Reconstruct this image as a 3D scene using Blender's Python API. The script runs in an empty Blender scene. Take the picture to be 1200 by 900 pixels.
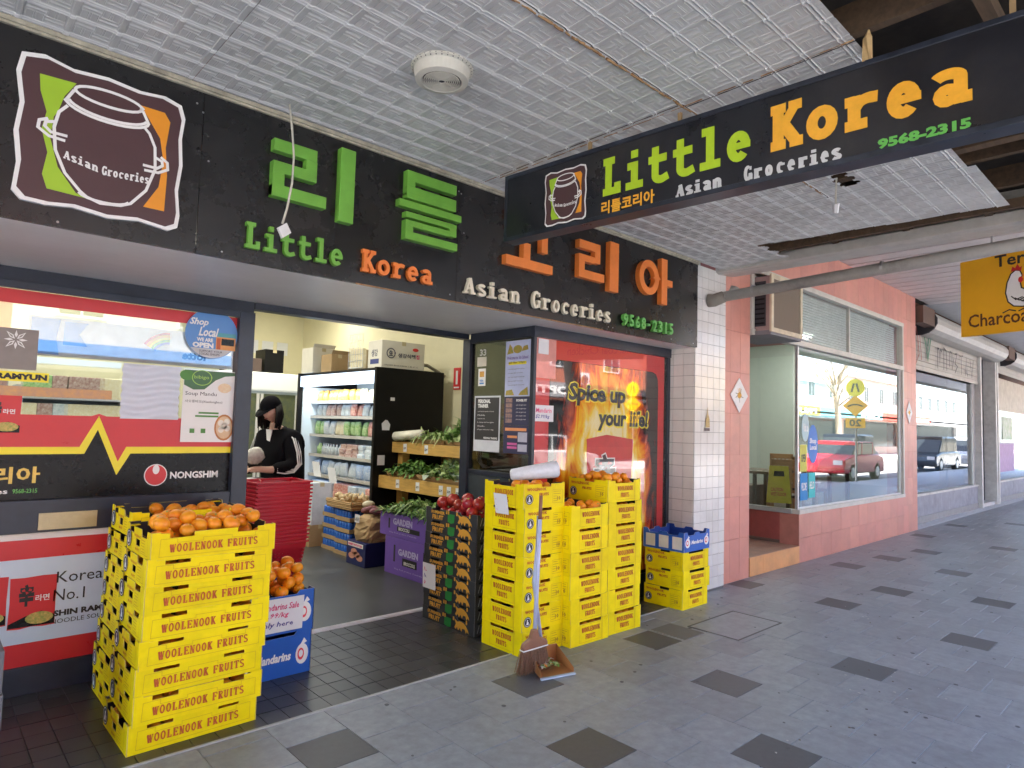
import bpy, bmesh, math, random
from math import sin, cos, pi, radians
from mathutils import Vector, Matrix
random.seed(7)
S = bpy.context.scene
COL = S.collection
# ------------------------------------------------------------ camera, sky, sun, exposure
YAW, PIT, ROL = 0.745784, 0.0636304, 0.028245
cam = bpy.data.cameras.new('camera'); cam.sensor_width = 36; cam.lens = 762.86/1200*36
cam.clip_start = 0.02; cam.clip_end = 2000
camo = bpy.data.objects.new('camera', cam); COL.objects.link(camo); S.camera = camo
_f = Vector((sin(YAW)*cos(PIT), cos(YAW)*cos(PIT), sin(PIT)))
_r = Vector((cos(YAW), -sin(YAW), 0)); _u = _r.cross(_f)
_r2 = _r*cos(ROL)+_u*sin(ROL); _u2 = -_r*sin(ROL)+_u*cos(ROL)
camo.matrix_world = Matrix(((_r2.x, _u2.x, -_f.x, 0), (_r2.y, _u2.y, -_f.y, 0), (_r2.z, _u2.z, -_f.z, 1.6), (0, 0, 0, 1)))
W = bpy.data.worlds.new('World'); S.world = W; W.use_nodes = True
SUN_EL, SUN_AZ = radians(60), radians(-38)      # azimuth measured from +Y towards +X
nt = W.node_tree; bg = nt.nodes['Background']
sky = nt.nodes.new('ShaderNodeTexSky'); sky.sky_type = 'NISHITA'; sky.sun_disc = False
sky.sun_elevation = SUN_EL; sky.sun_rotation = SUN_AZ; sky.ozone_density = .35; sky.dust_density = 2.2; sky.air_density = .8
nt.links.new(sky.outputs[0], bg.inputs[0]); bg.inputs[1].default_value = 0.15
sun = bpy.data.lights.new('sun', 'SUN'); sun.energy = 5; sun.angle = radians(0.5); sun.color = (1, .93, .82)
suno = bpy.data.objects.new('sun', sun); COL.objects.link(suno)
_d = Vector((sin(SUN_AZ)*cos(SUN_EL), cos(SUN_AZ)*cos(SUN_EL), sin(SUN_EL)))
suno.rotation_euler = _d.to_track_quat('Z', 'Y').to_euler(); suno.location = (0, 0, 30)
S.view_settings.view_transform = 'Standard'; S.view_settings.look = 'None'; S.view_settings.gamma = 1
S.view_settings.use_curve_mapping = False; S.view_settings.exposure = 3.3
S.cycles.use_denoising = True; S.cycles.max_bounces = 8; S.cycles.diffuse_bounces = 4
S.cycles.glossy_bounces = 3; S.cycles.transparent_max_bounces = 10; S.cycles.sample_clamp_indirect = 6
S.cycles.caustics_reflective = False; S.cycles.caustics_refractive = False

# ------------------------------------------------------------ materials
MATS = {}
def mat(name, col, rough=.6, metal=0, var=.12, scale=8, bump=.0, bscale=60, emit=0, col2=None, spec=.5, stretch=None, dirt=0, orand=0, world=False):
    if name in MATS: return MATS[name]
    m = bpy.data.materials.new(name); m.use_nodes = True; n = m.node_tree.nodes; l = m.node_tree.links
    b = n['Principled BSDF']; b.inputs['Roughness'].default_value = rough; b.inputs['Metallic'].default_value = metal
    b.inputs['Specular IOR Level'].default_value = spec
    tc = n.new('ShaderNodeTexCoord'); mp = n.new('ShaderNodeMapping'); l.new(n.new('ShaderNodeNewGeometry').outputs['Position'] if world else tc.outputs['Object'], mp.inputs[0])
    if stretch: mp.inputs['Scale'].default_value = stretch
    if len(col) == 3: col = (*col, 1)
    no = n.new('ShaderNodeTexNoise'); no.inputs['Scale'].default_value = scale; no.inputs['Detail'].default_value = 6; no.inputs['Roughness'].default_value = .65
    l.new(mp.outputs[0], no.inputs[0])
    rp = n.new('ShaderNodeValToRGB'); rp.color_ramp.elements[0].position = .3; rp.color_ramp.elements[1].position = .7
    c2 = (*col2, 1) if col2 else tuple(min(1, c*(1+var)) for c in col[:3])+(1,)
    c1 = col if col2 else tuple(c*(1-var) for c in col[:3])+(1,)
    rp.color_ramp.elements[0].color = c1; rp.color_ramp.elements[1].color = c2
    l.new(no.outputs[0], rp.inputs[0]); out = rp.outputs[0]
    if dirt:
        n2 = n.new('ShaderNodeTexNoise'); n2.inputs['Scale'].default_value = scale*.35; n2.inputs['Detail'].default_value = 8; n2.inputs['Roughness'].default_value = .75
        l.new(mp.outputs[0], n2.inputs[0]); r2 = n.new('ShaderNodeValToRGB'); r2.color_ramp.elements[0].position = .5; r2.color_ramp.elements[1].position = .72
        r2.color_ramp.elements[0].color = (0, 0, 0, 1); r2.color_ramp.elements[1].color = (dirt, dirt, dirt, 1)
        mx = n.new('ShaderNodeMix'); mx.data_type = 'RGBA'; mx.inputs[7].default_value = (.06, .05, .04, 1)
        l.new(n2.outputs[0], r2.inputs[0]); l.new(r2.outputs[0], mx.inputs[0]); l.new(out, mx.inputs[6]); out = mx.outputs[2]
    if orand:
        oi = n.new('ShaderNodeObjectInfo'); hs = n.new('ShaderNodeHueSaturation'); m1 = n.new('ShaderNodeMapRange'); m1.inputs[3].default_value = 1-orand; m1.inputs[4].default_value = 1+orand*.6
        m2 = n.new('ShaderNodeMapRange'); m2.inputs[3].default_value = .5-orand*.04; m2.inputs[4].default_value = .5+orand*.04
        ml = n.new('ShaderNodeMath'); ml.operation = 'FRACT'; m0 = n.new('ShaderNodeMath'); m0.operation = 'MULTIPLY'; m0.inputs[1].default_value = 7.31
        l.new(oi.outputs['Random'], m1.inputs[0]); l.new(oi.outputs['Random'], m0.inputs[0]); l.new(m0.outputs[0], ml.inputs[0]); l.new(ml.outputs[0], m2.inputs[0])
        l.new(m1.outputs[0], hs.inputs['Value']); l.new(m2.outputs[0], hs.inputs['Hue']); l.new(out, hs.inputs['Color']); out = hs.outputs[0]
    l.new(out, b.inputs['Base Color'])
    if rough > .15:
        mr = n.new('ShaderNodeMapRange'); mr.inputs[3].default_value = max(.03, rough-.1); mr.inputs[4].default_value = min(1, rough+.12)
        l.new(no.outputs[0], mr.inputs[0]); l.new(mr.outputs[0], b.inputs['Roughness'])
    if bump:
        nb = n.new('ShaderNodeTexNoise'); nb.inputs['Scale'].default_value = bscale; nb.inputs['Detail'].default_value = 5
        l.new(mp.outputs[0], nb.inputs[0])
        bu = n.new('ShaderNodeBump'); bu.inputs['Strength'].default_value = min(1, bump*10); bu.inputs['Distance'].default_value = .01*bump*10
        l.new(nb.outputs[0], bu.inputs['Height']); l.new(bu.outputs[0], b.inputs['Normal'])
    if emit:
        l.new(out, b.inputs['Emission Color']); b.inputs['Emission Strength'].default_value = emit
    MATS[name] = m; return m
def glass(name, tint=(.93, .96, .95), ior=1.5, boost=1.6, rough=0.0):
    if name in MATS: return MATS[name]
    m = bpy.data.materials.new(name); m.use_nodes = True; n = m.node_tree.nodes; l = m.node_tree.links; n.clear()
    o = n.new('ShaderNodeOutputMaterial'); mx = n.new('ShaderNodeMixShader'); t = n.new('ShaderNodeBsdfTransparent'); g = n.new('ShaderNodeBsdfGlossy')
    t.inputs[0].default_value = (*tint, 1); g.inputs[0].default_value = (.97, .98, 1, 1); g.inputs[1].default_value = rough
    ge = n.new('ShaderNodeNewGeometry'); dp_ = n.new('ShaderNodeVectorMath'); dp_.operation = 'DOT_PRODUCT'; l.new(ge.outputs['Incoming'], dp_.inputs[0]); l.new(ge.outputs['True Normal'], dp_.inputs[1])
    def M(op, a, v, flip=False):
        q = n.new('ShaderNodeMath'); q.operation = op; q.use_clamp = op == 'ADD'
        l.new(a, q.inputs[1 if flip else 0]); q.inputs[0 if flip else 1].default_value = v; return q.outputs[0]
    c = M('ABSOLUTE', dp_.outputs['Value'], 0); k = M('POWER', M('SUBTRACT', c, 1, True), 5)
    f = M('ADD', M('MULTIPLY', k, .96), .045*boost)
    l.new(f, mx.inputs[0]); l.new(t.outputs[0], mx.inputs[1]); l.new(g.outputs[0], mx.inputs[2]); l.new(mx.outputs[0], o.inputs[0])
    MATS[name] = m; return m
YEL = mat('yellow_card', (.93, .74, .002), .5, var=.07, scale=9, bump=.012, bscale=60, dirt=.13, orand=.07, spec=.22, world=True)
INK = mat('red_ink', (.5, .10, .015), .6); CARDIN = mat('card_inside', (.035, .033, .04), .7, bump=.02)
CARDE = mat('card_edge', (.62, .5, .12), .8); INKK = mat('black_ink', (.02, .02, .022), .5); WHT = mat('white_print', (.8, .8, .78), .5, var=.03)
NAVY = mat('navy_frame', (.022, .028, .045), .32, var=.25, scale=6, bump=.004, bscale=30, dirt=.15)
BLKP = mat('black_panel', (.013, .013, .0135), .26, var=.3, scale=3, bump=.0015, bscale=7, dirt=.25)
GRN = mat('green_letter', (.16, .42, .055), .4, var=.12, dirt=.12); ORA = mat('orange_letter', (.82, .22, .04), .4, var=.1, dirt=.12)
CREAM = mat('cream_letter', (.72, .67, .52), .45, var=.1, dirt=.2); PGRN = mat('phone_green', (.13, .42, .09), .4, var=.08)
BROWN = mat('logo_brown', (.075, .035, .038), .4, var=.05); LIME = mat('logo_lime', (.34, .55, .03), .4, var=.05); LORA = mat('logo_orange', (.78, .3, .02), .4, var=.05)
WALLC = mat('cream_wall', (.74, .69, .47), .6, var=.04, scale=3)
REDP = mat('red_print', (.6, .025, .03), .3, var=.04); YELP = mat('yellow_print', (.86, .72, .02), .35, var=.03); BLKF = mat('black_print', (.005, .005, .006), .25, spec=.25, var=.3, scale=20)
PALE = mat('pale_print', (.56, .66, .78), .35, var=.03); STEEL = mat('steel', (.5, .5, .5), .3, .9, var=.1); ALU = mat('aluminium', (.62, .62, .63), .35, .7, var=.08, scale=14)
WOOD = mat('honey_pine', (.55, .33, .085), .5, var=.2, scale=5, stretch=(1, 1, 9), bump=.01)
ORF = mat('mandarin_skin', (.92, .27, .008), .38, col2=(.98, .40, .015), scale=14, bump=.03, bscale=200, orand=.10); STEM = mat('mandarin_stem', (.45, .4, .08), .7)
LEAF = mat('leaf_green', (.06, .16, .025), .5, col2=(.16, .3, .06), scale=9); LEAF2 = mat('pale_leaf', (.3, .42, .13), .5, col2=(.5, .6, .3), scale=12)
CARTON = mat('brown_carton', (.38, .26, .13), .75, var=.1, bump=.01); WCARTON = mat('white_carton', (.66, .63, .55), .7, var=.05)
GLS = glass('shop_glass'); GLSD = glass('dark_glass', (.42, .45, .44), 1.5, 2.2)

# ------------------------------------------------------------ mesh builder
class MB:
    def __init__(s): s.v = []; s.f = []; s.m = []
    def add(s, vs, fs, m=0):
        k = len(s.v); s.v += [tuple(v) for v in vs]; s.f += [tuple(i+k for i in f) for f in fs]; s.m += ([m]*len(fs) if isinstance(m, int) else list(m)); return s
    def box(s, x0, y0, z0, x1, y1, z1, m=0):
        v = [(x, y, z) for z in (z0, z1) for y in (y0, y1) for x in (x0, x1)]
        return s.add(v, [(0, 2, 3, 1), (4, 5, 7, 6), (0, 1, 5, 4), (2, 6, 7, 3), (0, 4, 6, 2), (1, 3, 7, 5)], m)
    def tbox(s, x0, y0, z0, x1, y1, z1, e, m=0, em=None):   # box with chamfered top edge
        v = [(x0, y0, z0), (x1, y0, z0), (x1, y1, z0), (x0, y1, z0), (x0, y0, z1-e), (x1, y0, z1-e), (x1, y1, z1-e), (x0, y1, z1-e), (x0+e, y0+e, z1), (x1-e, y0+e, z1), (x1-e, y1-e, z1), (x0+e, y1-e, z1)]
        f = [(3, 2, 1, 0), (0, 1, 5, 4), (1, 2, 6, 5), (2, 3, 7, 6), (3, 0, 4, 7), (4, 5, 9, 8), (5, 6, 10, 9), (6, 7, 11, 10), (7, 4, 8, 11), (8, 9, 10, 11)]
        return s.add(v, f, m)
    def prism(s, pts, o, u, v, t, mf=0, mb=None, me=None):
        o, u, v = Vector(o), Vector(u), Vector(v); n = u.cross(v).normalized(); k = len(pts)
        mb = mf if mb is None else mb; me = mf if me is None else me
        A = [o+u*a+v*b for a, b in pts]; B = [p-n*t for p in A]
        ar = sum(pts[i][0]*pts[(i+1) % k][1]-pts[(i+1) % k][0]*pts[i][1] for i in range(k))
        fr = tuple(range(k)); fs = [fr if ar > 0 else fr[::-1]]; ms = [mf]
        if t:
            bk = tuple(range(k, 2*k)); fs.append(bk[::-1] if ar > 0 else bk); ms.append(mb)
            for i in range(k):
                j = (i+1) % k; q = (i, i+k, j+k, j); fs.append(q if ar > 0 else q[::-1]); ms.append(me)
        return s.add(A+(B if t else []), fs, ms)
    def tube(s, pts, r, seg=8, m=0, caps=True, sq=1):
        pts = [Vector(p) for p in pts]; rs = r if isinstance(r, (list, tuple)) else [r]*len(pts); k = len(s.v); rings = []
        up = Vector((0, 0, 1))
        for i, p in enumerate(pts):
            t = (pts[min(i+1, len(pts)-1)]-pts[max(i-1, 0)]).normalized()
            a = t.cross(up)
            if a.length < .05: a = t.cross(Vector((0, 1, 0)))
            a.normalize(); b = a.cross(t).normalized()
            rings.append([p+(a*cos(2*pi*j/seg)+b*sin(2*pi*j/seg)*sq)*rs[i] for j in range(seg)])
        vs = [q for g in rings for q in g]; fs = []
        for i in range(len(pts)-1):
            for j in range(seg): fs.append((i*seg+j, i*seg+(j+1) % seg, (i+1)*seg+(j+1) % seg, (i+1)*seg+j))
        if caps: fs.append(tuple(range(seg))[::-1]); fs.append(tuple((len(pts)-1)*seg+j for j in range(seg)))
        return s.add(vs, fs, m)
    def lathe(s, c, prof, seg=16, m=0, ax=(0, 0, 1)):
        c = Vector(c); ax = Vector(ax).normalized(); a = ax.orthogonal().normalized(); b = ax.cross(a); vs = []; fs = []
        for r, h in prof:
            for j in range(seg): vs.append(c+ax*h+(a*cos(2*pi*j/seg)+b*sin(2*pi*j/seg))*r)
        for i in range(len(prof)-1):
            for j in range(seg): fs.append((i*seg+j, i*seg+(j+1) % seg, (i+1)*seg+(j+1) % seg, (i+1)*seg+j))
        fs.append(tuple(range(seg))[::-1]); fs.append(tuple((len(prof)-1)*seg+j for j in range(seg)))
        return s.add(vs, fs, m)
    def ball(s, c, r, sc=(1, 1, 1), seg=12, rg=8, m=0, jit=0):
        vs = [(c[0], c[1], c[2]+r*sc[2])]; fs = []
        for i in range(1, rg):
            a = pi*i/rg
            for j in range(seg):
                q = r*(1+random.uniform(-jit, jit)); vs.append((c[0]+q*sc[0]*sin(a)*cos(2*pi*j/seg), c[1]+q*sc[1]*sin(a)*sin(2*pi*j/seg), c[2]+q*sc[2]*cos(a)))
        vs.append((c[0], c[1], c[2]-r*sc[2])); L = len(vs)-1
        for j in range(seg): fs.append((0, 1+j, 1+(j+1) % seg)); fs.append((L, 1+(rg-2)*seg+(j+1) % seg, 1+(rg-2)*seg+j))
        for i in range(rg-2):
            for j in range(seg): fs.append((1+i*seg+j, 1+(i+1)*seg+j, 1+(i+1)*seg+(j+1) % seg, 1+i*seg+(j+1) % seg))
        return s.add(vs, fs, m)
    def leaf(s, p, d, L, w, m=0, droop=.3):
        p = Vector(p); d = Vector(d).normalized(); a = d.cross(Vector((0, 0, 1)))
        if a.length < .1: a = Vector((1, 0, 0))
        a.normalize(); q = p+d*L*.5+Vector((0, 0, L*.08)); e = p+d*L-Vector((0, 0, L*droop))
        return s.add([p-a*w*.15, p+a*w*.15, q+a*w*.5, q-a*w*.5, e+a*w*.12, e-a*w*.12], [(0, 1, 2, 3), (3, 2, 4, 5)], m)
    def stroke(s, pts, w, o, u, v, t=0, z=0, m=0, closed=False, me=None):
        P = [Vector(p) for p in pts]; n = len(P); Lf = []; Rt = []
        for i, p in enumerate(P):
            a = P[(i-1) % n] if (closed or i > 0) else None; b = P[(i+1) % n] if (closed or i < n-1) else None
            d1 = (p-a).normalized() if a is not None else None; d2 = (b-p).normalized() if b is not None else None
            if d1 is None: d1 = d2
            if d2 is None: d2 = d1
            nn = Vector((-(d1+d2).y, (d1+d2).x))
            if nn.length < 1e-6: nn = Vector((-d1.y, d1.x))
            nn.normalize(); c = max(.5, nn.dot(Vector((-d1.y, d1.x))))
            Lf.append(p+nn*w/2/c); Rt.append(p-nn*w/2/c)
        o, u, v = Vector(o), Vector(u), Vector(v); N = u.cross(v).normalized()
        g = lambda q, dz: o+u*q.x+v*q.y+N*dz
        vs = [g(q, z) for q in Lf]+[g(q, z) for q in Rt]; fs = []
        rng = range(n if closed else n-1)
        for i in rng: j = (i+1) % n; fs.append((i, n+i, n+j, j))
        ms = [m]*len(fs)
        if t:
            vs += [g(q, z-t) for q in Lf]+[g(q, z-t) for q in Rt]; me = m if me is None else me
            for i in rng:
                j = (i+1) % n; fs += [(2*n+i, i, j, 2*n+j), (n+i, 3*n+i, 3*n+j, n+j)]; ms += [me, me]
            if not closed: fs += [(0, 2*n, 3*n, n), (n-1, 2*n-1, 4*n-1, 3*n-1)]; ms += [me, me]
        return s.add(vs, fs, ms)
    def mesh(s, name, mats, smooth=False):
        me = bpy.data.meshes.new(name); me.from_pydata(s.v, [], s.f)
        for m in (mats if isinstance(mats, (list, tuple)) else [mats]): me.materials.append(m)
        me.polygons.foreach_set('material_index', s.m)
        if smooth: me.polygons.foreach_set('use_smooth', [True]*len(s.f))
        me.update(); return me
def wm(o):
    m = o.matrix_basis.copy()
    while o.parent: o = o.parent; m = o.matrix_basis @ m
    return m
def tag(o, label=None, cat=None, group=None, kind=None):
    if label: o['label'] = label
    if cat: o['category'] = cat
    if group: o['group'] = group
    if kind: o['kind'] = kind
    return o
def thing(name, label, cat, loc=(0, 0, 0), rz=0, group=None):
    o = bpy.data.objects.new(name, None); COL.objects.link(o); o.empty_display_size = .1
    o.matrix_basis = Matrix.Translation(loc) @ Matrix.Rotation(rz, 4, 'Z'); return tag(o, label, cat, group)
def link(name, me, parent=None, M=None):
    o = bpy.data.objects.new(name, me); COL.objects.link(o)
    if parent: o.parent = parent
    if M is not None: o.matrix_basis = M
    return o
def part(p, name, mb, mats, local=False, smooth=False, bevel=0, label=None):
    if not local and p is not None:
        M = wm(p).inverted(); mb.v = [tuple(M @ Vector(v)) for v in mb.v]
    o = link(name, mb.mesh(name, mats, smooth), p)
    if bevel: b = o.modifiers.new('bevel', 'BEVEL'); b.width = bevel; b.segments = 2; b.limit_method = 'ANGLE'
    if label: o['label'] = label
    return o
def solo(name, label, cat, mb, mats, group=None, kind=None, smooth=False, bevel=0):
    xs, ys, zs = zip(*mb.v); c = Vector(((min(xs)+max(xs))/2, (min(ys)+max(ys))/2, min(zs)))
    mb.v = [tuple(Vector(v)-c) for v in mb.v]
    o = link(name, mb.mesh(name, mats, smooth), None, Matrix.Translation(c))
    if bevel: b = o.modifiers.new('bevel', 'BEVEL'); b.width = bevel; b.segments = 2; b.limit_method = 'ANGLE'
    return tag(o, label, cat, group, kind)
def struct(name, mb, mats, **k): o = link(name, mb.mesh(name, mats, k.get('smooth', False))); o['kind'] = 'structure'; return o
def copy_tree(o, M=None, parent=None, label=None, group=None):
    c = o.copy(); COL.objects.link(c); c.parent = parent
    if M is not None: c.matrix_basis = M
    if label: c['label'] = label
    if group: c['group'] = group
    for ch in KIDS.get(o.name, []): copy_tree(ch, None, c)
    return c
KIDS = {}
def index_kids():
    KIDS.clear()
    for o in bpy.data.objects:
        if o.parent: KIDS.setdefault(o.parent.name, []).append(o)
def TR(x, y, z, rz=0, rx=0, ry=0): return Matrix.Translation((x, y, z)) @ Matrix.Rotation(rz, 4, 'Z') @ Matrix.Rotation(ry, 4, 'Y') @ Matrix.Rotation(rx, 4, 'X')
_O = 'zeroth first second third fourth fifth sixth seventh eighth ninth tenth eleventh twelfth thirteenth fourteenth fifteenth sixteenth seventeenth eighteenth nineteenth'.split()
def nth(i):
    if i < 20: return _O[i]
    t = {2: 'twent', 3: 'thirt', 4: 'fort', 5: 'fift'}[i//10]; return t+'ieth' if i % 10 == 0 else t+'y-'+_O[i % 10]
# ------------------------------------------------------------ writing
TC = {}
def tmesh(s, m, ext=0.0, bold=0.0, res=2, shear=0):
    k = (s, m.name, ext, bold, shear)
    if k in TC: return TC[k]
    c = bpy.data.curves.new('lettering', 'FONT'); c.body = s; c.size = 1; c.extrude = ext; c.offset = bold; c.resolution_u = res; c.shear = shear; c.space_line = .95
    o = bpy.data.objects.new('tmp', c); COL.objects.link(o)
    me = bpy.data.meshes.new_from_object(o.evaluated_get(bpy.context.evaluated_depsgraph_get())); bpy.data.objects.remove(o)
    me.name = 'lettering'; me.materials.clear(); me.materials.append(m)
    xs = [v.co.x for v in me.vertices] or [0, 1]; ys = [v.co.y for v in me.vertices] or [0, 1]
    TC[k] = (me, min(xs), max(xs), min(ys), max(ys)); return TC[k]
def frame(o, u, v):
    u = Vector(u).normalized(); v = Vector(v).normalized(); n = u.cross(v)
    return Matrix(((u.x, v.x, n.x, o[0]), (u.y, v.y, n.y, o[1]), (u.z, v.z, n.z, o[2]), (0, 0, 0, 1)))
UX, UZ, UYM = (1, 0, 0), (0, 0, 1), (0, -1, 0)
def txt(p, s, m, o, u, v, w, h, ext=0.0, bold=0.0, shear=0, name='lettering', local=False, res=2):
    me, x0, x1, y0, y1 = tmesh(s, m, ext, bold, res, shear)
    sx, sy = w/max(1e-6, x1-x0), h/max(1e-6, y1-y0)
    M = frame(o, u, v) @ Matrix.Diagonal((sx, sy, sy if ext else 1, 1)) @ Matrix.Translation((-x0, -y0, 0))
    if p is not None and not local: M = wm(p).inverted() @ M
    return link(name, me, p, M)
def arc(cx, cy, rx, ry, a0, a1, n=10): return [(cx+rx*cos(radians(a0+(a1-a0)*i/n)), cy+ry*sin(radians(a0+(a1-a0)*i/n))) for i in range(n+1)]
def glyph(c, tv, th):
    b, t, x = th/2, 1-th/2, .7-th/2; tm = (tv+th)/2
    G = {
     'L': [([(.2, 0), (.2, 1)], tv), ([(.04, t), (.38, t)], th), ([(.04, b), (.56, b)], th), ([(.56-th/2, 0), (.56-th/2, .3)], th)],
     'i': [([(.3, 0), (.3, .7)], tv), ([(.1, x), (.3, x)], th), ([(.06, b), (.54, b)], th), ([(.3, .8), (.3, 1)], tv)],
     't': [([(.22, .92)]+arc(.37, .2, .15, .2-tv*.35, 180, 300, 8)+[(.56, .13)], tv*.95), ([(.04, x), (.52, x)], th)],
     'l': [([(.3, 0), (.3, 1)], tv), ([(.1, t), (.3, t)], th), ([(.06, b), (.54, b)], th)],
     'e': [(arc(.3, .35, .26-tv/2, .35-th/2, 0, 318, 18), tm), ([(.06, .36), (.3+.26-tv/2+tm/2, .36)], th*.8)],
     'c': [(arc(.32, .35, .27-tv/2, .35-th/2, 45, 315, 16), tm), ([(.48, .48), (.48, .64)], tm)],
     'K': [([(.17, 0), (.17, 1)], tv), ([(.03, t), (.31, t)], th), ([(.03, b), (.31, b)], th), ([(.2, .4), (.48, t)], tm*.9), ([(.28, .52), (.5, b)], tv), ([(.36, t), (.6, t)], th), ([(.38, b), (.62, b)], th)],
     'o': [(arc(.3, .35, .28-tv/2, .35-th/2, 0, 360, 18), tm)],
     'r': [([(.19, 0), (.19, .7)], tv), ([(.04, x), (.2, x)], th), ([(.04, b), (.4, b)], th), ([(.2, .42)]+arc(.42, .42, .2, .28-tm/2, 150, 70, 6)+[(.56, .58)], tm)],
     'a': [(arc(.28, .5, .17, .2-th/2, 160, 0, 10)+[(.45, 0.0)], tv*.9), ([(.45, b), (.6, b)], th), (arc(.27, .2, .21-tm/2, .22-tm/2, 0, 360, 12), tm*.9)],
     'n': [([(.15, 0), (.15, .7)], tv), ([(.02, x), (.16, x)], th), ([(.02, b), (.28, b)], th), ([(.16, .46)]+arc(.31, .46, .15, .24-th/2, 170, 0, 8)+[(.46, 0)], tv*.9), ([(.34, b), (.6, b)], th)],
     's': [(arc(.3, .52, .17, .18-th/2, 20, 200, 7)+arc(.3, .18, .18, .18-th/2, 60, -160, 8), tm)],
     'A': [([(.3, t), (.1, b)], tm*.6), ([(.3, t), (.47, b)], tv), ([(.18, .32), (.42, .32)], th*.8), ([(.0, b), (.21, b)], th), ([(.36, b), (.62, b)], th)],
     'G': [(arc(.31, .5, .29-tv/2, .5-th/2, 50, 325, 18), tm), ([(.5, .04), (.5, .42)], tv*.9), ([(.38, .42), (.6, .42)], th), ([(.5, .7), (.5, .95)], th)],
     'W': [([(.06, t), (.2, 0)], tv), ([(.2, 0), (.32, .85)], tm*.5), ([(.3, .9), (.44, 0)], tv), ([(.44, 0), (.58, t)], tm*.5), ([(-.02, t), (.16, t)], th), ([(.24, .93), (.4, .93)], th), ([(.5, t), (.66, t)], th)],
     'O': [(arc(.31, .5, .31-tv/2, .5-th/2, 0, 360, 20), tm)],
     'E': [([(.17, 0), (.17, 1)], tv), ([(.03, t), (.54, t)], th), ([(.03, b), (.56, b)], th), ([(.17, .5), (.42, .5)], th), ([(.54, .75), (.54, 1)], th), ([(.56, 0), (.56, .27)], th), ([(.42, .38), (.42, .62)], th)],
     'F': [([(.17, 0), (.17, 1)], tv), ([(.03, t), (.54, t)], th), ([(.03, b), (.33, b)], th), ([(.17, .5), (.42, .5)], th), ([(.54, .72), (.54, 1)], th), ([(.42, .38), (.42, .62)], th)],
     'N': [([(.14, 0), (.14, 1)], tm*.6), ([(.14, t), (.48, .03)], tv), ([(.5, 0), (.5, 1)], tm*.6), ([(.0, t), (.2, t)], th), ([(.02, b), (.26, b)], th), ([(.38, t), (.62, t)], th)],
     'R': [([(.17, 0), (.17, 1)], tv), ([(.03, b), (.33, b)], th), ([(.03, t), (.3, t)]+arc(.3, .75, .2, .25-th/2, 85, -90, 8)+[(.17, .5)], tm*.8), ([(.28, .5), (.5, .05)], tv), ([(.42, b), (.62, b)], th)],
     'U': [([(.15, t), (.15, .3)]+arc(.31, .3, .16, .3-th/2, 180, 360, 8)+[(.47, t)], tm), ([(.02, t), (.28, t)], th), ([(.38, t), (.6, t)], th)],
     'I': [([(.3, 0), (.3, 1)], tv), ([(.14, t), (.46, t)], th), ([(.14, b), (.46, b)], th)],
     'T': [([(.3, 0), (.3, 1)], tv), ([(.02, t), (.58, t)], th), ([(.14, b), (.46, b)], th), ([(.04, .74), (.04, 1)], th), ([(.56, .74), (.56, 1)], th)],
     'S': [(arc(.3, .73, .2, .27-th/2, 20, 210, 8)+arc(.3, .25, .22, .25-th/2, 60, -160, 9), tm)],
     'C': [(arc(.32, .5, .3-tv/2, .5-th/2, 50, 310, 18), tm), ([(.52, .7), (.52, .97)], th)],
     'h': [([(.15, 0), (.15, 1)], tv), ([(.02, t), (.16, t)], th), ([(.02, b), (.28, b)], th), ([(.16, .46)]+arc(.31, .46, .15, .24-th/2, 170, 0, 8)+[(.46, 0)], tv*.9), ([(.34, b), (.6, b)], th)]}
    return G.get(c, [])
ADV = {'i': .5, 'l': .5, 'I': .46, 'W': .74, 't': .56, 's': .54}
def word(p, s, m, o, u, v, w, h, tv=.15, th=.15, ext=0, lead=.08, letters=False, mono=False, name='letter', local=False, me=None, curve=0):
    """slab-serif writing; letters=True makes every letter an object of its own"""
    adv = [(.62 if mono else ADV.get(c, .62)) if c != ' ' else .4 for c in s]; tot = sum(adv)+lead*(len(s)-1); x = 0
    u, v = Vector(u), Vector(v); n = u.cross(v).normalized(); o = Vector(o); allm = MB(); mats = [m, me or m]; sc = w/tot
    for i, c in enumerate(s):
        if c != ' ':
            mb = MB() if letters else allm
            dx = (adv[i]-.62)/2
            for k, (pts, t) in enumerate(glyph(c, tv, th)):
                q = [((x+dx+a)*sc, b*h-curve*math.sin(pi*min(1, (x+dx+a)/tot))) for a, b in pts]
                # stroke width in mean scale
                cl = len(q) > 6 and abs(q[0][0]-q[-1][0])+abs(q[0][1]-q[-1][1]) < 1e-5; mb.stroke(q[:-1] if cl else q, t*(sc+h)/2, o, u, v, ext, .0004*k+(.0006 if not ext else 0), 0, closed=cl, me=1)
            if letters:
                M = frame(o+u*(x*sc), u, v)
                Mi = M.inverted(); mb.v = [tuple(Mi @ Vector(q)) for q in mb.v]
                ob = link(name, mb.mesh(name, mats), p, (M if (local or p is None) else wm(p).inverted() @ M))
        x += adv[i]+lead
    if not letters and allm.v: return part(p, 'lettering', allm, mats, local=local)
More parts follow.
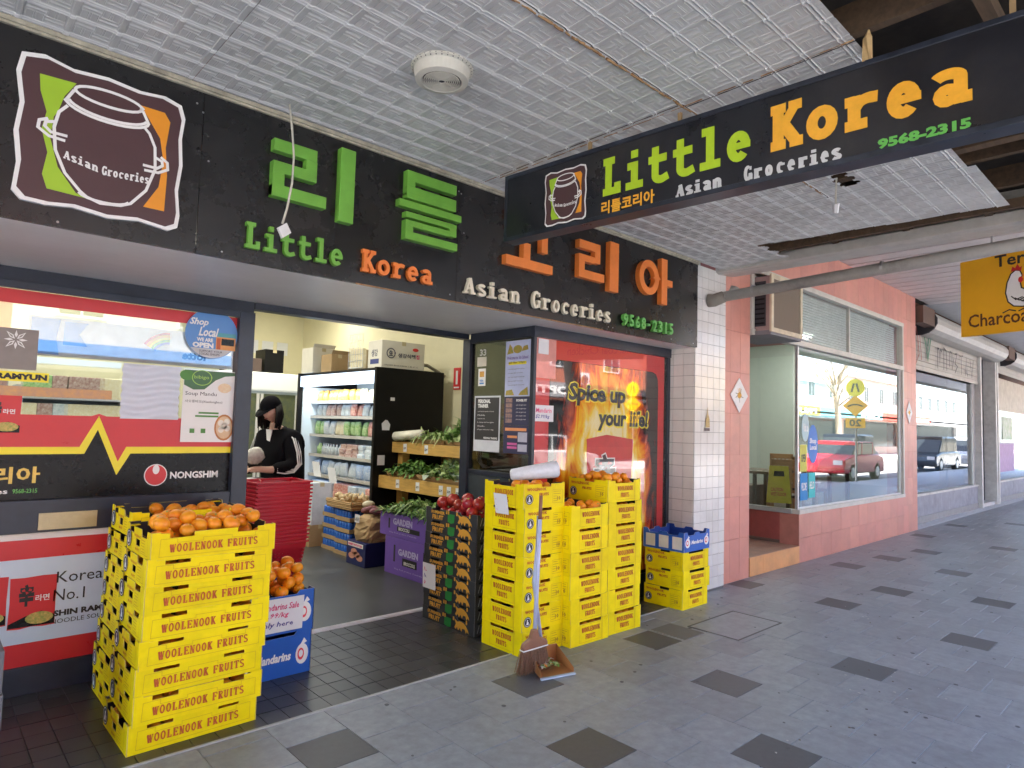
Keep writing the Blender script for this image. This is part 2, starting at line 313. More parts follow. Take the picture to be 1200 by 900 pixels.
# ============================================================ SETTING: ground
GREY = mat('paver_stone', (.262, .282, .30), .42, var=.2, scale=14, bump=.008, bscale=240, dirt=.2, orand=.09, world=True)
GREY2 = mat('paver_stone_b', (.24, .258, .276), .42, var=.2, scale=11, bump=.008, bscale=240, dirt=.22, orand=.09, world=True)
GREYK = mat('dark_paver_stone', (.09, .094, .102), .45, orand=.2, world=True, var=.2, scale=30, bump=.006, bscale=260)
GROUT = mat('grout', (.55, .56, .58), .9, var=.2, scale=20)
STILE = mat('porch_tile_stone', (.038, .039, .042), .32, orand=.25, world=True, var=.35, scale=9, bump=.006, bscale=200, dirt=.3); SGROUT = mat('porch_grout', (.12, .12, .12), .9, var=.2)
ASPH = mat('asphalt', (.17, .17, .175), .9, var=.2, scale=30, bump=.01, bscale=400)
struct('ground', MB().box(-300, -300, -.6, 300, 300, -.2), mat('ground_soil', (.16, .15, .12), .9))
struct('road', MB().box(-80, -8.6, -.3, 160, -1.45, -.13), ASPH)
mk = MB()
for i in range(22): mk.box(-40+i*9, -5.05, -.13, -36+i*9, -4.93, -.126)
for i in range(9): mk.box(21.6, -8.2+i*.78, -.13, 24.4, -7.8+i*.78, -.126)
struct('road_markings', mk, mat('road_paint', (.7, .7, .68), .8))
struct('kerb', MB().box(-80, -1.45, -.3, 160, -1.25, -.004).box(-80, -8.8, -.3, 160, -8.6, 0), mat('kerb_concrete', (.5, .5, .48), .85, bump=.01))
pave = struct('pavement', MB().box(-80, -1.25, -.3, 160, 3.395, -.006).box(5.705, 3.395, -.3, 160, 3.60, -.006).box(12.94, 3.60, -.3, 160, 3.80, -.004).box(-80, -14.0, -.3, 160, -8.8, -.006), GROUT)
PX, PY0, DX, DY = 2.45, 2.012, .3315, .3185
dark = [(2.63, 2.17), (3.94, 2.18), (3.29, 1.53), (1.63, 2.97), (2.95, 2.98), (4.28, 3.0), (4.93, 1.69), (6.3, 1.37), (6.68, 2.54), (7.75, 2.4), (8.5, 3.07), (9.6, 2.9), (10.65, 2.73), (9.15, 2.03), (11.75, 2.2), (8.05, 1.53), (14.2, 3.28), (12.2, 3.4), (15.4, 2.75), (6.67, 3.33), (5.6, .7), (1.0, 1.2), (4.6, .6), (12.6, 1.5), (10.3, 1.1), (9.3, .4), (-.6, 2.3), (-1.9, 1.4), (13.6, 2.1)]
near, far = [], MB()
k0 = -12
for k in range(-12, 62):
    x = PX+k*DX; off = 0 if k % 2 == 0 else DY/2
    for j in range(-12, 7):
        y = PY0+off+j*DY; y1 = min(y+DY, 3.393 if x < 5.72 else 3.549)
        if y1-y < .04: continue
        near.append((x, y, y1, any(abs(a-x-DX/2) < DX/2 and abs(b-y-DY/2) < DY*.51 for a, b in dark)))
        if any(a > x and a < x+DX and b > y and b < y+DY for a, b in dark): near[-1] = (*near[-1][:3], True)
def inview(x, y):
    d = Vector((x, y, -1.6)); z = d.dot(_f); return z > .3 and abs(d.dot(_r2)/z) < .82 and abs(d.dot(_u2)/z) < .62
near = [n for n in near]; near.sort(key=lambda n: (not inview(n[0]+.16, n[1]+.16), (n[0]**2+n[1]**2)))
PMC = {}
for i, (x, y, y1, dk) in enumerate(near):
    g = GREYK if dk else (GREY if (int(x*7)+int(y*5)) % 3 else GREY2); full = abs((y1-y)-DY) < .001
    a, b = DX-.0025, y1-y-.0045
    if i < 290:
        key = (dk, g.name, round(b, 3)); 
        if key not in PMC: PMC[key] = MB().tbox(0, 0, -.03, a, b, 0, .0012).mesh('paver', g)
        o = link('paver', PMC[key], pave, Matrix.Translation((x+.0012, y+.0022, random.uniform(-.0012, .0006))) @ Matrix.Rotation(random.uniform(-.0015, .0015), 4, 'X'))
    else:
        far.tbox(x+.0012, y+.0022, -.03, x+a, y+b, random.uniform(-.001, .0005), .0012, 2 if dk else (0 if g is GREY else 1))
o = part(pave, 'far_pavers', far, [GREY, GREY2, GREYK]); o['kind'] = 'stuff'
# raised service pit lids in the pavement
pit = MB().box(4.80, 2.548, -.004, 5.51, 2.972, .0006); part(pave, 'pit_lid', pit, GREY)
part(pave, 'pit_frame', MB().box(4.785, 2.535, -.004, 5.525, 2.547, .003).box(4.785, 2.973, -.004, 5.525, 2.985, .003).box(4.785, 2.547, -.004, 4.799, 2.973, .003).box(5.511, 2.547, -.004, 5.525, 2.973, .003), mat('pit_steel', (.10, .10, .10), .5, .5))
part(pave, 'access_lid', MB().tbox(4.47, 2.80, -.004, 4.74, 3.12, .0035, .003), mat('lid_stone', (.15, .15, .14), .6, dirt=.4))
lt = MB(); RR = random.Random(11)
for i in range(34):
    cx_, cy_ = RR.choice(((4.75, 1.55), (4.9, 1.35), (5.3, 1.25), (3.6, 1.6), (6.4, 2.2))); px_, py_ = RR.gauss(cx_, .22), RR.gauss(cy_, .13); r_ = RR.uniform(.003, .010); n_ = 5
    lt.prism([(px_+r_*RR.uniform(.5, 1.3)*cos(2*pi*t/n_), py_+r_*RR.uniform(.5, 1.3)*sin(2*pi*t/n_)) for t in range(n_)], (0, 0, .0035), UX, (0, 1, 0), .002, RR.choice((0, 0, 1)))
gm_ = MB()
for i in range(150):
    px_, py_ = RR.uniform(1.0, 11), RR.uniform(-.2, 3.3); r_ = RR.uniform(.006, .015); gm_.prism([(px_+r_*RR.uniform(.8, 1.15)*cos(pi*t/4), py_+r_*RR.uniform(.8, 1.15)*sin(pi*t/4)) for t in range(8)], (0, 0, .0022), UX, (0, 1, 0), .0015)
solo('gum_spots', 'flattened dark gum spots trodden into the pavement', 'gum', gm_, mat('gum_dark', (.11, .11, .115), .7), kind='stuff')
solo('litter', 'small scraps and bird droppings scattered on the pavement to the right', 'litter', lt, [mat('litter_pale', (.45, .45, .43)), mat('litter_brown', (.12, .08, .05))], kind='stuff')
# porch of small dark tiles between the pavement and the shop door
porch = struct('porch_floor', MB().box(-3, 3.41, -.3, 5.70, 4.66, -.006), SGROUT)
part(porch, 'edge_strip', MB().box(-3, 3.393, -.2, 5.62, 3.41, .004), mat('edge_stone', (.42, .42, .4), .8))
st = []
for k in range(-22, 42):
    for j in range(8):
        x, y = .640+k*.1215, 3.414+j*.1545
        if x > 5.58: continue
        st.append((x, y, (x-1.6)**2+(y-3)**2 if x > -.2 else 99))
st.sort(key=lambda q: q[2]); m1 = MB().tbox(0, 0, -.02, .1175, min(.1505, .15), 0, .001).mesh('tile', STILE); fr = MB()
for i, (x, y, d) in enumerate(st):
    if i < 290: link('tile', m1, porch, Matrix.Translation((x, y, random.uniform(-.001, .0008))) @ Matrix.Rotation(random.uniform(-.004, .004), 4, 'Y'))
    else: fr.tbox(x, y, -.02, x+.1175, y+.15, random.uniform(-.001, .0005), .001)
o = part(porch, 'far_tiles', fr, STILE); o['kind'] = 'stuff'
trk = MB().box(.4, 4.655, -.01, 5.5, 4.72, .004)
for a in (4.664, 4.684, 4.704): trk.box(.4, a, .004, 5.5, a+.006, .010)
part(porch, 'door_track', trk, mat('track_bright', (.75, .76, .78), .35, .15))
struct('shop_floor', MB().box(-4, 4.72, -.3, 5.3, 11.5, 0), mat('shop_vinyl', (.05, .052, .05), .35, var=.3, scale=3, bump=.003, bscale=40, dirt=.3))
# ============================================================ pressed-tin awning ceiling
TIN = mat('tin_paint', (.57, .575, .565), .38, var=.14, scale=1.6, bump=.003, bscale=24, dirt=.28)
TINR = mat('tin_rust', (.34, .36, .38), .42, col2=(.30, .19, .09), scale=6, bump=.004, bscale=40)
RUST = mat('rust', (.22, .10, .04), .9, col2=(.45, .30, .15), scale=30, bump=.01)
CX, CY = .1715, .157
def tin(u, v):                        # embossed relief of one cell, in metres below the sheet
    h = 0.0
    for d in (u-.045, u-.0, 1-u): h = max(h, 0)
    # double bead along x (at v edges), flat strap along y (at u edges), studs where they cross
    e = min(v, 1-v)
    h += .0046*math.exp(-((e-.06)/.014)**2) - .003*math.exp(-(e/.02)**2)
    f = min(u, 1-u); h +=   .003*(1 if f < .06 else 0)
    h += .004*math.exp(-((f/.07)**2+(e/.09)**2))
    # woven bars inside the cell
    if e > .12 and f > .09:
        a, b = (u-.09)/.82, (v-.12)/.76; q = (int(a*2)+int(b*2)) % 2; c = (a*4 % 1) if q else (b*4 % 1)
        h += .0014*(1 if abs(abs(c-.5)-.36) < .012 else 0)+.0006*(abs(c-.5) < .36)
    return h
_ed = [.09+.82*e for e in (.035, .215, .285, .465, .535, .715, .785, .965)]
_fu = sorted([0, .03, .056, .064, .088]+[e+d for e in _ed for d in (-.01, 0, .01)]+[.912, .936, .944, .97])
_fv = sorted([0, .02, .04, .06, .08, .105]+[.12+.76*(e-.09)/.82+d for e in _ed for d in (-.01, 0, .01)]+[.895, .92, .94, .96, .98])
_cu = [0, .06, .09, .3, .5, .7, .91, .94]; _cv = [0, .03, .06, .09, .3, .5, .7, .91, .94, .97]
def tin_sheet(x0, x1, y0, y1, fine=True, cut=None, zf=None):
    def lines(a, b, o, c, L):
        r = [a]; k = math.floor((a-o)/c)
        while o+k*c < b:
            r += [o+(k+t)*c for t in L if a+.001 < o+(k+t)*c < b-.001]; k += 1
        return r+[b]
    X_, Y_ = lines(x0, x1, 1.262, CX, _fu if fine else _cu), lines(y0, y1, 1.827, CY, _fv if fine else _cv); mb = MB(); nx, ny = len(X_), len(Y_); T = {}
    for y in Y_:
        v = round(((y-1.827)/CY) % 1, 3)
        for x in X_:
            u = round(((x-1.262)/CX) % 1, 3)
            if (u, v) not in T: T[u, v] = tin(u, v)
            mb.v.append((x, y, 3.28-T[u, v]+.005*sin(x*2.1+1)*sin(y*3)+(zf(x, y) if zf else 0)))
    for j in range(ny-1):
        for i in range(nx-1):
            if cut and cut((X_[i]+X_[i+1])/2, (Y_[j]+Y_[j+1])/2): continue
            a = j*nx+i; mb.f.append((a, a+nx, a+nx+1, a+1)); mb.m.append(0)
    return mb
ceil_ = struct('awning_ceiling', MB().box(-6, -1.25, 3.62, 6.46, 3.45, 3.68), mat('roof_iron', (.035, .028, .022), .9, var=.4, bump=.02))
hole = lambda x, y: (x > 5.50+.012*sin(y*9)+.10*(2.9-y) and y < 2.74+.03*sin(x*31)) or ((x-4.45)**2/.02+(y-1.62)**2/.0035 < 1+.5*sin(x*60))
part(ceil_, 'ceiling_sheet', tin_sheet(-2.35, .935, .985, 1.825, False), TIN); part(ceil_, 'ceiling_sheet', tin_sheet(-2.35, -.352, 1.829, 3.45, False), TIN); part(ceil_, 'ceiling_sheet', tin_sheet(-.35, .935, 1.829, 3.45), TIN)
part(ceil_, 'ceiling_sheet', tin_sheet(.937, 2.82, 1.829, 3.45), TIN)
part(ceil_, 'ceiling_sheet', tin_sheet(.937, 2.86, .985, 1.825, True, lambda x, y: y < 1.0), TIN)
part(ceil_, 'ceiling_sheet', tin_sheet(2.823, 4.71, 1.829, 3.45, True, hole, lambda x, y: -.003), TIN); part(ceil_, 'ceiling_sheet', tin_sheet(2.862, 4.71, .985, 1.825, True, lambda x, y: hole(x, y) or y < 1.0, lambda x, y: -.003), TIN)
part(ceil_, 'ceiling_sheet', tin_sheet(4.712, 6.16, .96, 3.45, True, hole), TIN)
sr = MB()
for i in range(60):
    x = 1.60+i*.023
    if random.random() < .8: sr.tube([(x, 1.834+random.uniform(-.004, .004), 3.2735), (x+.03, 1.833+random.uniform(-.003, .003), 3.2735)], random.uniform(.003, .0075), 5)
for i in range(40):
    x = 2.8+i*.045
    if random.random() < .75: sr.tube([(x, 1.826+random.uniform(-.006, .006), 3.273), (x+.04, 1.826+random.uniform(-.003, .003), 3.273)], random.uniform(.002, .005), 5)
for i in range(50):
    y = 1.0+i*.045
    if random.random() < .8: sr.tube([(2.842+random.uniform(-.004, .004), y, 3.273), (2.842, y+.05, 3.273)], random.uniform(.001, .0035), 5)
part(ceil_, 'rusty_seams', sr, RUST)
# framing seen through the holes
TIMB = mat('old_timber', (.10, .062, .035), .85, var=.35, scale=4, stretch=(1, 6, 6), bump=.01)
for i in range(8): part(ceil_, 'batten', MB().box(-2, -1.15+i*.57, 3.33, 6.15, -1.10+i*.57, 3.40), TIMB)
for i in range(12): part(ceil_, 'joist', MB().box(-1.6+i*.66, -1.22, 3.41, -1.55+i*.66, 3.44, 3.56), TIMB)
part(ceil_, 'joist', MB().box(4.45, .2, 3.30, 4.53, 3.2, 3.36), TIMB); part(ceil_, 'joist', MB().box(5.82, .5, 3.29, 5.87, 3.1, 3.36), TIMB)
part(ceil_, 'edge_fascia', MB().box(-6, -1.3, 3.35, 6.3, -1.25, 3.72), mat('awning_fascia', (.45, .44, .42), .6, dirt=.4))
# batten torn and hanging, ceiling rose, loose cord
dr = thing('ceiling_vent', 'round off-white louvred vent fixed to the pressed-tin ceiling', 'vent', (1.745, 2.437, 3.275))
OFFW = mat('old_plastic', (.62, .6, .52), .45, var=.06, dirt=.15)
part(dr, 'housing', MB().lathe((0, 0, 0), [(.098, 0), (.098, -.006), (.088, -.010), (.083, -.042), (.064, -.046), (.060, -.040)], 40), OFFW, local=True, smooth=False)
for i in range(8): 
    r = .012+i*.0062; mb = MB().stroke(arc(0, 0, r, r, 0, 350, 26), .0032, (0, 0, -.046), UX, UYM, .004, closed=True); part(dr, 'grille_ring', mb, OFFW, local=True)
part(dr, 'grille_back', MB().lathe((0, 0, -.0405), [(.0595, 0), (.0595, -.001)], 24), CARDIN, local=True)
sp = MB()
for i in range(34):
    a = 2*pi*i/34; sp.add([(.092*cos(a-.02), .092*sin(a-.02), -.0095), (.099*cos(a-.02), .099*sin(a-.02), -.0035), (.099*cos(a+.02), .099*sin(a+.02), -.0035), (.092*cos(a+.02), .092*sin(a+.02), -.0095)], [(0, 1, 2, 3)])
part(dr, 'slots', sp, CARDIN, local=True)
for i in range(4): part(dr, 'spoke', MB().tube([(.058*cos(i*pi/2), .058*sin(i*pi/2), -.044), (.01*cos(i*pi/2), .01*sin(i*pi/2), -.044)], .002, 5), OFFW, local=True)
for c_ in [o for o in bpy.data.objects if o.parent is dr]: c_.matrix_basis = Matrix.Scale(1.5, 4)
cd = thing('dangling_wire', 'dirty white cord with a small box hanging in front of the fascia', 'wire', (1.37, 3.30, 3.2))
part(cd, 'cable', MB().tube([(1.386, 3.31, 3.275), (1.402, 3.30, 3.15), (1.420, 3.30, 3.0), (1.415, 3.295, 2.85), (1.392, 3.29, 2.70), (1.372, 3.29, 2.62)], .006, 6), mat('cable_white', (.6, .57, .48), .5), smooth=True)
part(cd, 'junction_box', MB().prism([(-.028, 0), (.0, -.05), (.045, -.012), (.018, .036)], (1.372, 3.275, 2.59), UX, UZ, .022), mat('box_white', (.78, .78, .77), .4), bevel=.002)
# ============================================================ unseen building mass over the shops, added to block the sun
BR = mat('upper_brick_unseen', (.30, .12, .08), .85, var=.2, scale=12)
struct('upper_storey_unseen', MB().box(-14, 3.62, 3.75, 6.15, 14, 8.6).box(6.15, 3.72, 4.10, 44, 14, 8.9), BR)
# ============================================================ fascia of the grocery
fa = thing('shop_fascia', 'black shop fascia with raised Korean and English lettering', 'fascia sign', (0, 3.45, 2.42))
for a, b in ((-3.2, -.62), (-.617, 1.002), (1.005, 2.648), (2.651, 4.30), (4.303, 5.655)): part(fa, 'fascia_panel', MB().box(a, 3.45, 2.418, b, 3.475, 3.262), BLKP, bevel=.0015)
part(fa, 'top_trim', MB().box(-3.2, 3.425, 3.255, 5.66, 3.45, 3.275).box(-3.2, 3.435, 3.243, 5.66, 3.45, 3.255), mat('trim_cream', (.42, .39, .30), .6, var=.3, scale=20, dirt=.5))
part(fa, 'fascia_edge', MB().box(1.9, 3.446, 2.412, 4.2, 3.452, 2.420), RUST)
sw = MB()
for x, z in ((.97, 3.178), (1.001, 3.141), (2.645, 3.176), (2.667, 3.165), (.43, 2.44), (1.13, 2.45), (2.60, 2.46), (3.9, 2.44), (4.27, 2.45), (4.33, 2.45), (5.2, 2.45), (5.58, 2.45), (1.04, 2.9), (2.7, 2.9)): sw.lathe((x, 3.45, z), [(.0055, 0), (.004, .003)], 8, ax=(0, -1, 0))
part(fa, 'screws', sw, STEEL)
FY = 3.40
def strokes(pts, w, col, name='letter'): part(fa, name, MB().stroke(pts, w, (0, FY, 0), UX, UZ, .048, 0, 0), col)
def bars(L, col):      # raised block letter made of bars in the fascia plane
    mb = MB()
    for i, (x0, z0, x1, z1) in enumerate(L): mb.box(x0, FY-.0004*i, z0, x1, 3.449, z1)
    part(fa, 'letter', mb, col, bevel=.002)
w = .066
bars([(1.352, 3.112-w, 1.6, 3.112), (1.536, 2.94, 1.602, 3.112-w), (1.352, 2.94-.012, 1.602, 2.99), (1.352, 2.80, 1.418, 2.928), (1.352, 2.795, 1.665, 2.862), (1.745, 2.748, 1.838, 3.183)], GRN)
bars([(2.20, 3.118, 2.59, 3.184), (2.20, 3.04, 2.59, 3.085), (2.20, 3.085, 2.262, 3.118), (2.20, 2.975+.05, 2.262, 3.04), (2.2, 3.005, 2.59, 3.04+.0), ], GRN)
bars([(2.15, 2.945, 2.638, 2.99)], GRN)
bars([(2.20, 2.885, 2.60, 2.92), (2.545, 2.835, 2.60, 2.885), (2.20, 2.83, 2.545, 2.868), (2.20, 2.795, 2.258, 2.83), (2.20, 2.745, 2.61, 2.795)], GRN)
bars([(3.05, 2.75, 3.53, 2.82), (3.22, 2.82, 3.29, 2.94), (3.08, 3.10, 3.47, 3.165), (3.405, 2.90, 3.47, 3.10), (3.08, 3.0, 3.405, 3.05)], ORA)
w = .068
bars([(3.83, 3.10-w, 4.09, 3.10), (4.022, 2.94, 4.09, 3.10-w), (3.83, 2.93, 4.022, 2.985), (3.83, 2.862, 3.898, 2.93), (3.83, 2.795, 4.145, 2.862), (4.215, 2.742, 4.332, 3.162)], ORA)
part(fa, 'letter', MB().stroke(arc(4.775, 2.955, .117, .125, 0, 360, 28), .062, (0, FY, 0), UX, UZ, .048, closed=True), ORA)
bars([(4.965, 2.742, 5.055, 3.165), (5.055, 2.92, 5.14, 2.98)], ORA)
word(fa, 'Little', GRN, (1.232, 3.42, 2.492), UX, UZ, .57, .138, .165, .15, .028, letters=True, mono=True, lead=.06)
word(fa, 'Korea', ORA, (1.918, 3.42, 2.492), UX, UZ, .52, .133, .165, .15, .028, letters=True, mono=True, lead=.06)
word(fa, 'Asian', CREAM, (2.70, 3.42, 2.487), UX, UZ, .52, .112, .2, .1, .028, letters=True, lead=.12)
word(fa, 'Groceries', CREAM, (3.34, 3.42, 2.482), UX, UZ, .93, .122, .2, .1, .028, letters=True, lead=.1)
for i, c in enumerate('9568-2315'): txt(fa, c, PGRN, (4.42+i*.0855+(.018 if c == '1' else 0), 3.42, 2.48+(.04 if c == '-' else 0)), UX, UZ, .045 if c == '-' else (.028 if c == '1' else .062), .02 if c == '-' else .105, .12, .03, name='letter')
# kimchi-jar emblem with wavy outline, used on both signs
def emblem(p, o, u, v, sx, sz, t=.012):
    wob = [(.02, .97), (.14, 1.0), (.3, .965), (.5, .985), (.7, .965), (.86, .985), (.97, .955), (1.0, .86), (.985, .7), (1.0, .5), (.98, .3), (1.0, .12), (.99, .03), (.93, -.005), (.74, .02), (.55, -.005), (.35, .02), (.2, 0), (.07, .005), (.02, .06), (.035, .25), (.01, .45), (.03, .65), (.0, .85)]
    P = [(a*sx, b*sz) for a, b in wob]; Q = [((a-.5)*.95*sx+.5*sx, (b-.49)*.95*sz+.49*sz) for a, b in wob]; u, v, o = Vector(u), Vector(v), Vector(o); n = u.cross(v).normalized()
    part(p, 'emblem_board', MB().prism(P, o+n*t, u, v, t), WHT, label='white wavy-edged backing of the jar emblem')
    part(p, 'emblem_ground', MB().prism(Q, o+n*(t+.001), u, v, .0008), BROWN)
    k = min(sx, sz)
    part(p, 'green_panel', MB().prism([(a*sx, b*sz) for a, b in ((.12, .86), (.32, .87), (.26, .76), (.22, .6), (.2, .5), (.23, .35), (.3, .2), (.42, .1), (.2, .11), (.17, .2), (.19, .35), (.15, .5), (.17, .62), (.13, .75))], o+n*(t+.002), u, v, .0008), LIME)
    part(p, 'orange_panel', MB().prism([(a*sx, b*sz) for a, b in ((.70, .86), (.86, .86), (.9, .8), (.88, .6), (.9, .4), (.895, .13), (.76, .13), (.85, .3), (.87, .5), (.84, .66), (.76, .78))], o+n*(t+.002), u, v, .0008), LORA)
    jar = [(.32, .79), (.26, .70), (.21, .6), (.2, .45), (.25, .27), (.36, .12), (.62, .12), (.76, .25), (.83, .42), (.82, .58), (.76, .70), (.71, .78)]
    part(p, 'jar', MB().prism([(a*sx, b*sz) for a, b in jar], o+n*(t+.0028), u, v, .0006), BROWN)
    li = MB(); EZ = [0]; W_ = .0105*k/.55; S2 = lambda L: [(a*sx, b*sz) for a, b in L]
    for L, c in ((arc(.515, .83, .2, .055, 0, 360, 24), True), ([(.31, .82), (.27, .74)]+arc(.515, .74, .245, .075, 180, 360, 14)+[(.72, .82)], False), (arc(.515, .76, .235, .075, 190, 350, 14), False), ([(.28, .70), (.235, .64), (.215, .53), (.23, .38), (.29, .24), (.38, .14), (.42, .11), (.5, .085), (.62, .10), (.68, .13), (.77, .25), (.82, .42), (.81, .58), (.77, .67), (.74, .70)], False), (arc(.52, .14, .15, .045, 190, 350, 8), False), ([(.29, .49), (.2, .49), (.165, .52), (.17, .55), (.215, .565)], False), ([(.28, .455), (.19, .46), (.13, .50), (.135, .55), (.18, .575)], False), ([(.74, .43), (.83, .43), (.865, .46), (.86, .49), (.81, .51)], False), ([(.75, .395), (.84, .40), (.9, .44), (.895, .49), (.85, .52)], False)):
        EZ[0] += .0004; li.stroke(S2(L), W_, o, u, v, 0, t+.0035+EZ[0], closed=c)
    part(p, 'emblem_lines', li, WHT)
    word(p, 'Asian', WHT, o+u*(.275*sx)+v*(.335*sz)+n*(t+.0075), u-v*.20, v, .20*sx, .06*sz, .22, .16, lead=.08)
    word(p, 'Groceries', WHT, o+u*(.495*sx)+v*(.285*sz)+n*(t+.0075), u+v*.05, v, .29*sx, .065*sz, .22, .16, lead=.06)
emblem(fa, (.245, 3.45, 2.50), UX, UZ, .67, .66, .02)
# ============================================================ soffit, side tiling, header
SOF = mat('soffit_paint', (.74, .75, .75), .35, var=.05, scale=3, dirt=.08)
struct('porch_soffit', MB().box(-3.2, 3.476, 2.424, 5.69, 4.66, 2.46), SOF)
TILEW = mat('white_wall_tile', (.72, .71, .68), .16, var=.05, scale=3, dirt=.2, orand=.06, world=True); TG = mat('tile_grout', (.16, .16, .16), .9)
pier = thing('tiled_pier', 'pier faced with glossy white wall tiles between the two shops', 'pier', (5.99, 3.6, 0))
part(pier, 'core', MB().box(5.694, 3.5, -.1, 6.275, 4.4, 3.27), TG)
tm = {}
def wtile(w, h):
    k = (round(w, 3), round(h, 3))
    if k not in tm: tm[k] = MB().prism([(0, 0), (w, 0), (w, h), (0, h)], (0, 0, 0), UX, UZ, .008).mesh('tile', TILEW)
    return tm[k]
for i in range(5):
    for j in range(29):
        x = 5.694+i*.1165; z = .02+j*.112
        link('tile', wtile(.113, .1085), pier, wm(pier).inverted() @ Matrix.Translation((x, 3.492+random.uniform(0, .001), z)))
for i in range(3):
    for j in range(22):
        y = 3.86-(i)*.12; link('tile', wtile(.1165, .1085), pier, wm(pier).inverted() @ Matrix.Translation((5.686+random.uniform(0, .001), y, .02+j*.112)) @ Matrix.Rotation(-pi/2, 4, 'Z'))
solo('shrine_picture', 'small gold and brown printed pagoda picture stuck on the white tiled pier', 'sticker', MB().prism([(0, 0), (.1, 0), (.1, .03), (0, .03)], (5.86, 3.483, 1.60), UX, UZ, .001, 1).prism([(.02, .035), (.10, .035), (.095, .12), (.07, .17), (.06, .24), (.05, .17), (.025, .12)], (5.86, 3.483, 1.60), UX, UZ, .001, 0), [mat('gold_print', (.62, .45, .1), .4, col2=(.25, .16, .08), scale=60), BROWN])
for i, (dx, dz) in enumerate(((.0, .34), (.1, .33), (.185, .325))): pass
# left shop window wall ------------------------------------------------
lw = thing('front_window', 'wide left shop window in a navy frame with red and black film', 'window', (-.8, 4.66, 0))
part(lw, 'frame', MB().box(-3.2, 4.63, 2.343, 1.76, 4.70, 2.424).box(-3.2, 4.604, 2.30, 1.654, 4.629, 2.345).box(1.655, 4.60, .0, 1.76, 4.70, 2.343).box(-3.2, 4.61, .91, 1.655, 4.69, 1.095).box(-3.2, 4.625, 0, 1.655, 4.69, .156), NAVY, bevel=.002)
part(lw, 'sill_panel', MB().box(-3.2, 4.65, .156, 1.655, 4.68, .91), WHT)
part(lw, 'film', MB().box(-3.2, 4.640, .76, 1.655, 4.649, .868).box(-3.2, 4.640, .157, 1.655, 4.649, .285), REDP, label='red film bands of the window')
part(lw, 'film', MB().box(-3.2, 4.640, .2855, 1.655, 4.6485, .7595), PALE, label='pale blue printed board under the window')
GO = mat('gold_print2', (.75, .52, .1), .35)
part(lw, 'glass', MB().box(-3.2, 4.664, 1.095, 1.655, 4.670, 2.343), GLS)
part(lw, 'film', MB().box(-3.2, 4.655, 2.22, 1.655, 4.659, 2.30), REDP, label='red film band across the top of the glass')
bl = [(-3.2, 1.095), (1.655, 1.095), (1.655, 1.36), (1.0, 1.36), (.975, 1.24), (.86, 1.53), (.78, 1.36), (-3.2, 1.36)]
part(lw, 'film', MB().prism(bl, (0, 4.655, 0), UX, UZ, .003), BLKF, label='black film along the foot of the glass')
part(lw, 'film', MB().prism([(-3.2, 1.37), (.78, 1.37), (.86, 1.545), (.972, 1.255), (1.02, 1.37), (1.655, 1.37), (1.655, 1.585), (.90, 1.585), (.86, 1.6), (.82, 1.585), (-3.2, 1.585)], (0, 4.6535, 0), UX, UZ, .001), REDP, label='red film band with jagged lower edge')
part(lw, 'film', MB().stroke([(-3.2, 1.377), (.782, 1.377), (.859, 1.545), (.974, 1.265), (1.03, 1.377), (1.655, 1.377)], .042, (0, 4.651, 0), UX, UZ, .001), YELP, label='yellow zigzag stripe')
txt(lw, '리틀코리아', GO, (.02, 4.6525, 1.19), UX, UZ, .565, .095, bold=.03)
txt(lw, 'Asian Groceries', WHT, (.03, 4.6525, 1.134), UX, UZ, .41, .028, bold=.02); txt(lw, '9568-2315', PGRN, (.462, 4.6525, 1.134), UX, UZ, .115, .026, bold=.02)
part(lw, 'logo', MB().prism([(a, b) for a, b in arc(1.195, 1.217, .068, .07, 0, 345, 24)], (0, 4.6525, 0), UX, UZ, .001), WHT)
part(lw, 'logo', MB().prism([(a, b) for a, b in arc(1.195, 1.217, .062, .064, 0, 345, 24)], (0, 4.6515, 0), UX, UZ, .001).prism(arc(1.195, 1.252, .02, .03, 0, 340, 16), (0, 4.6505, 0), UX, UZ, .001, 1), [REDP, WHT])
txt(lw, 'NONGSHIM', WHT, (1.28, 4.6525, 1.19), UX, UZ, .30, .046, bold=.035)
part(lw, 'mail_slot', MB().box(.587, 4.598, .925, .875, 4.61, 1.02).box(.64, 4.594, .945, .83, 4.598, 1.0), mat('brass', (.45, .38, .24), .35, .7))
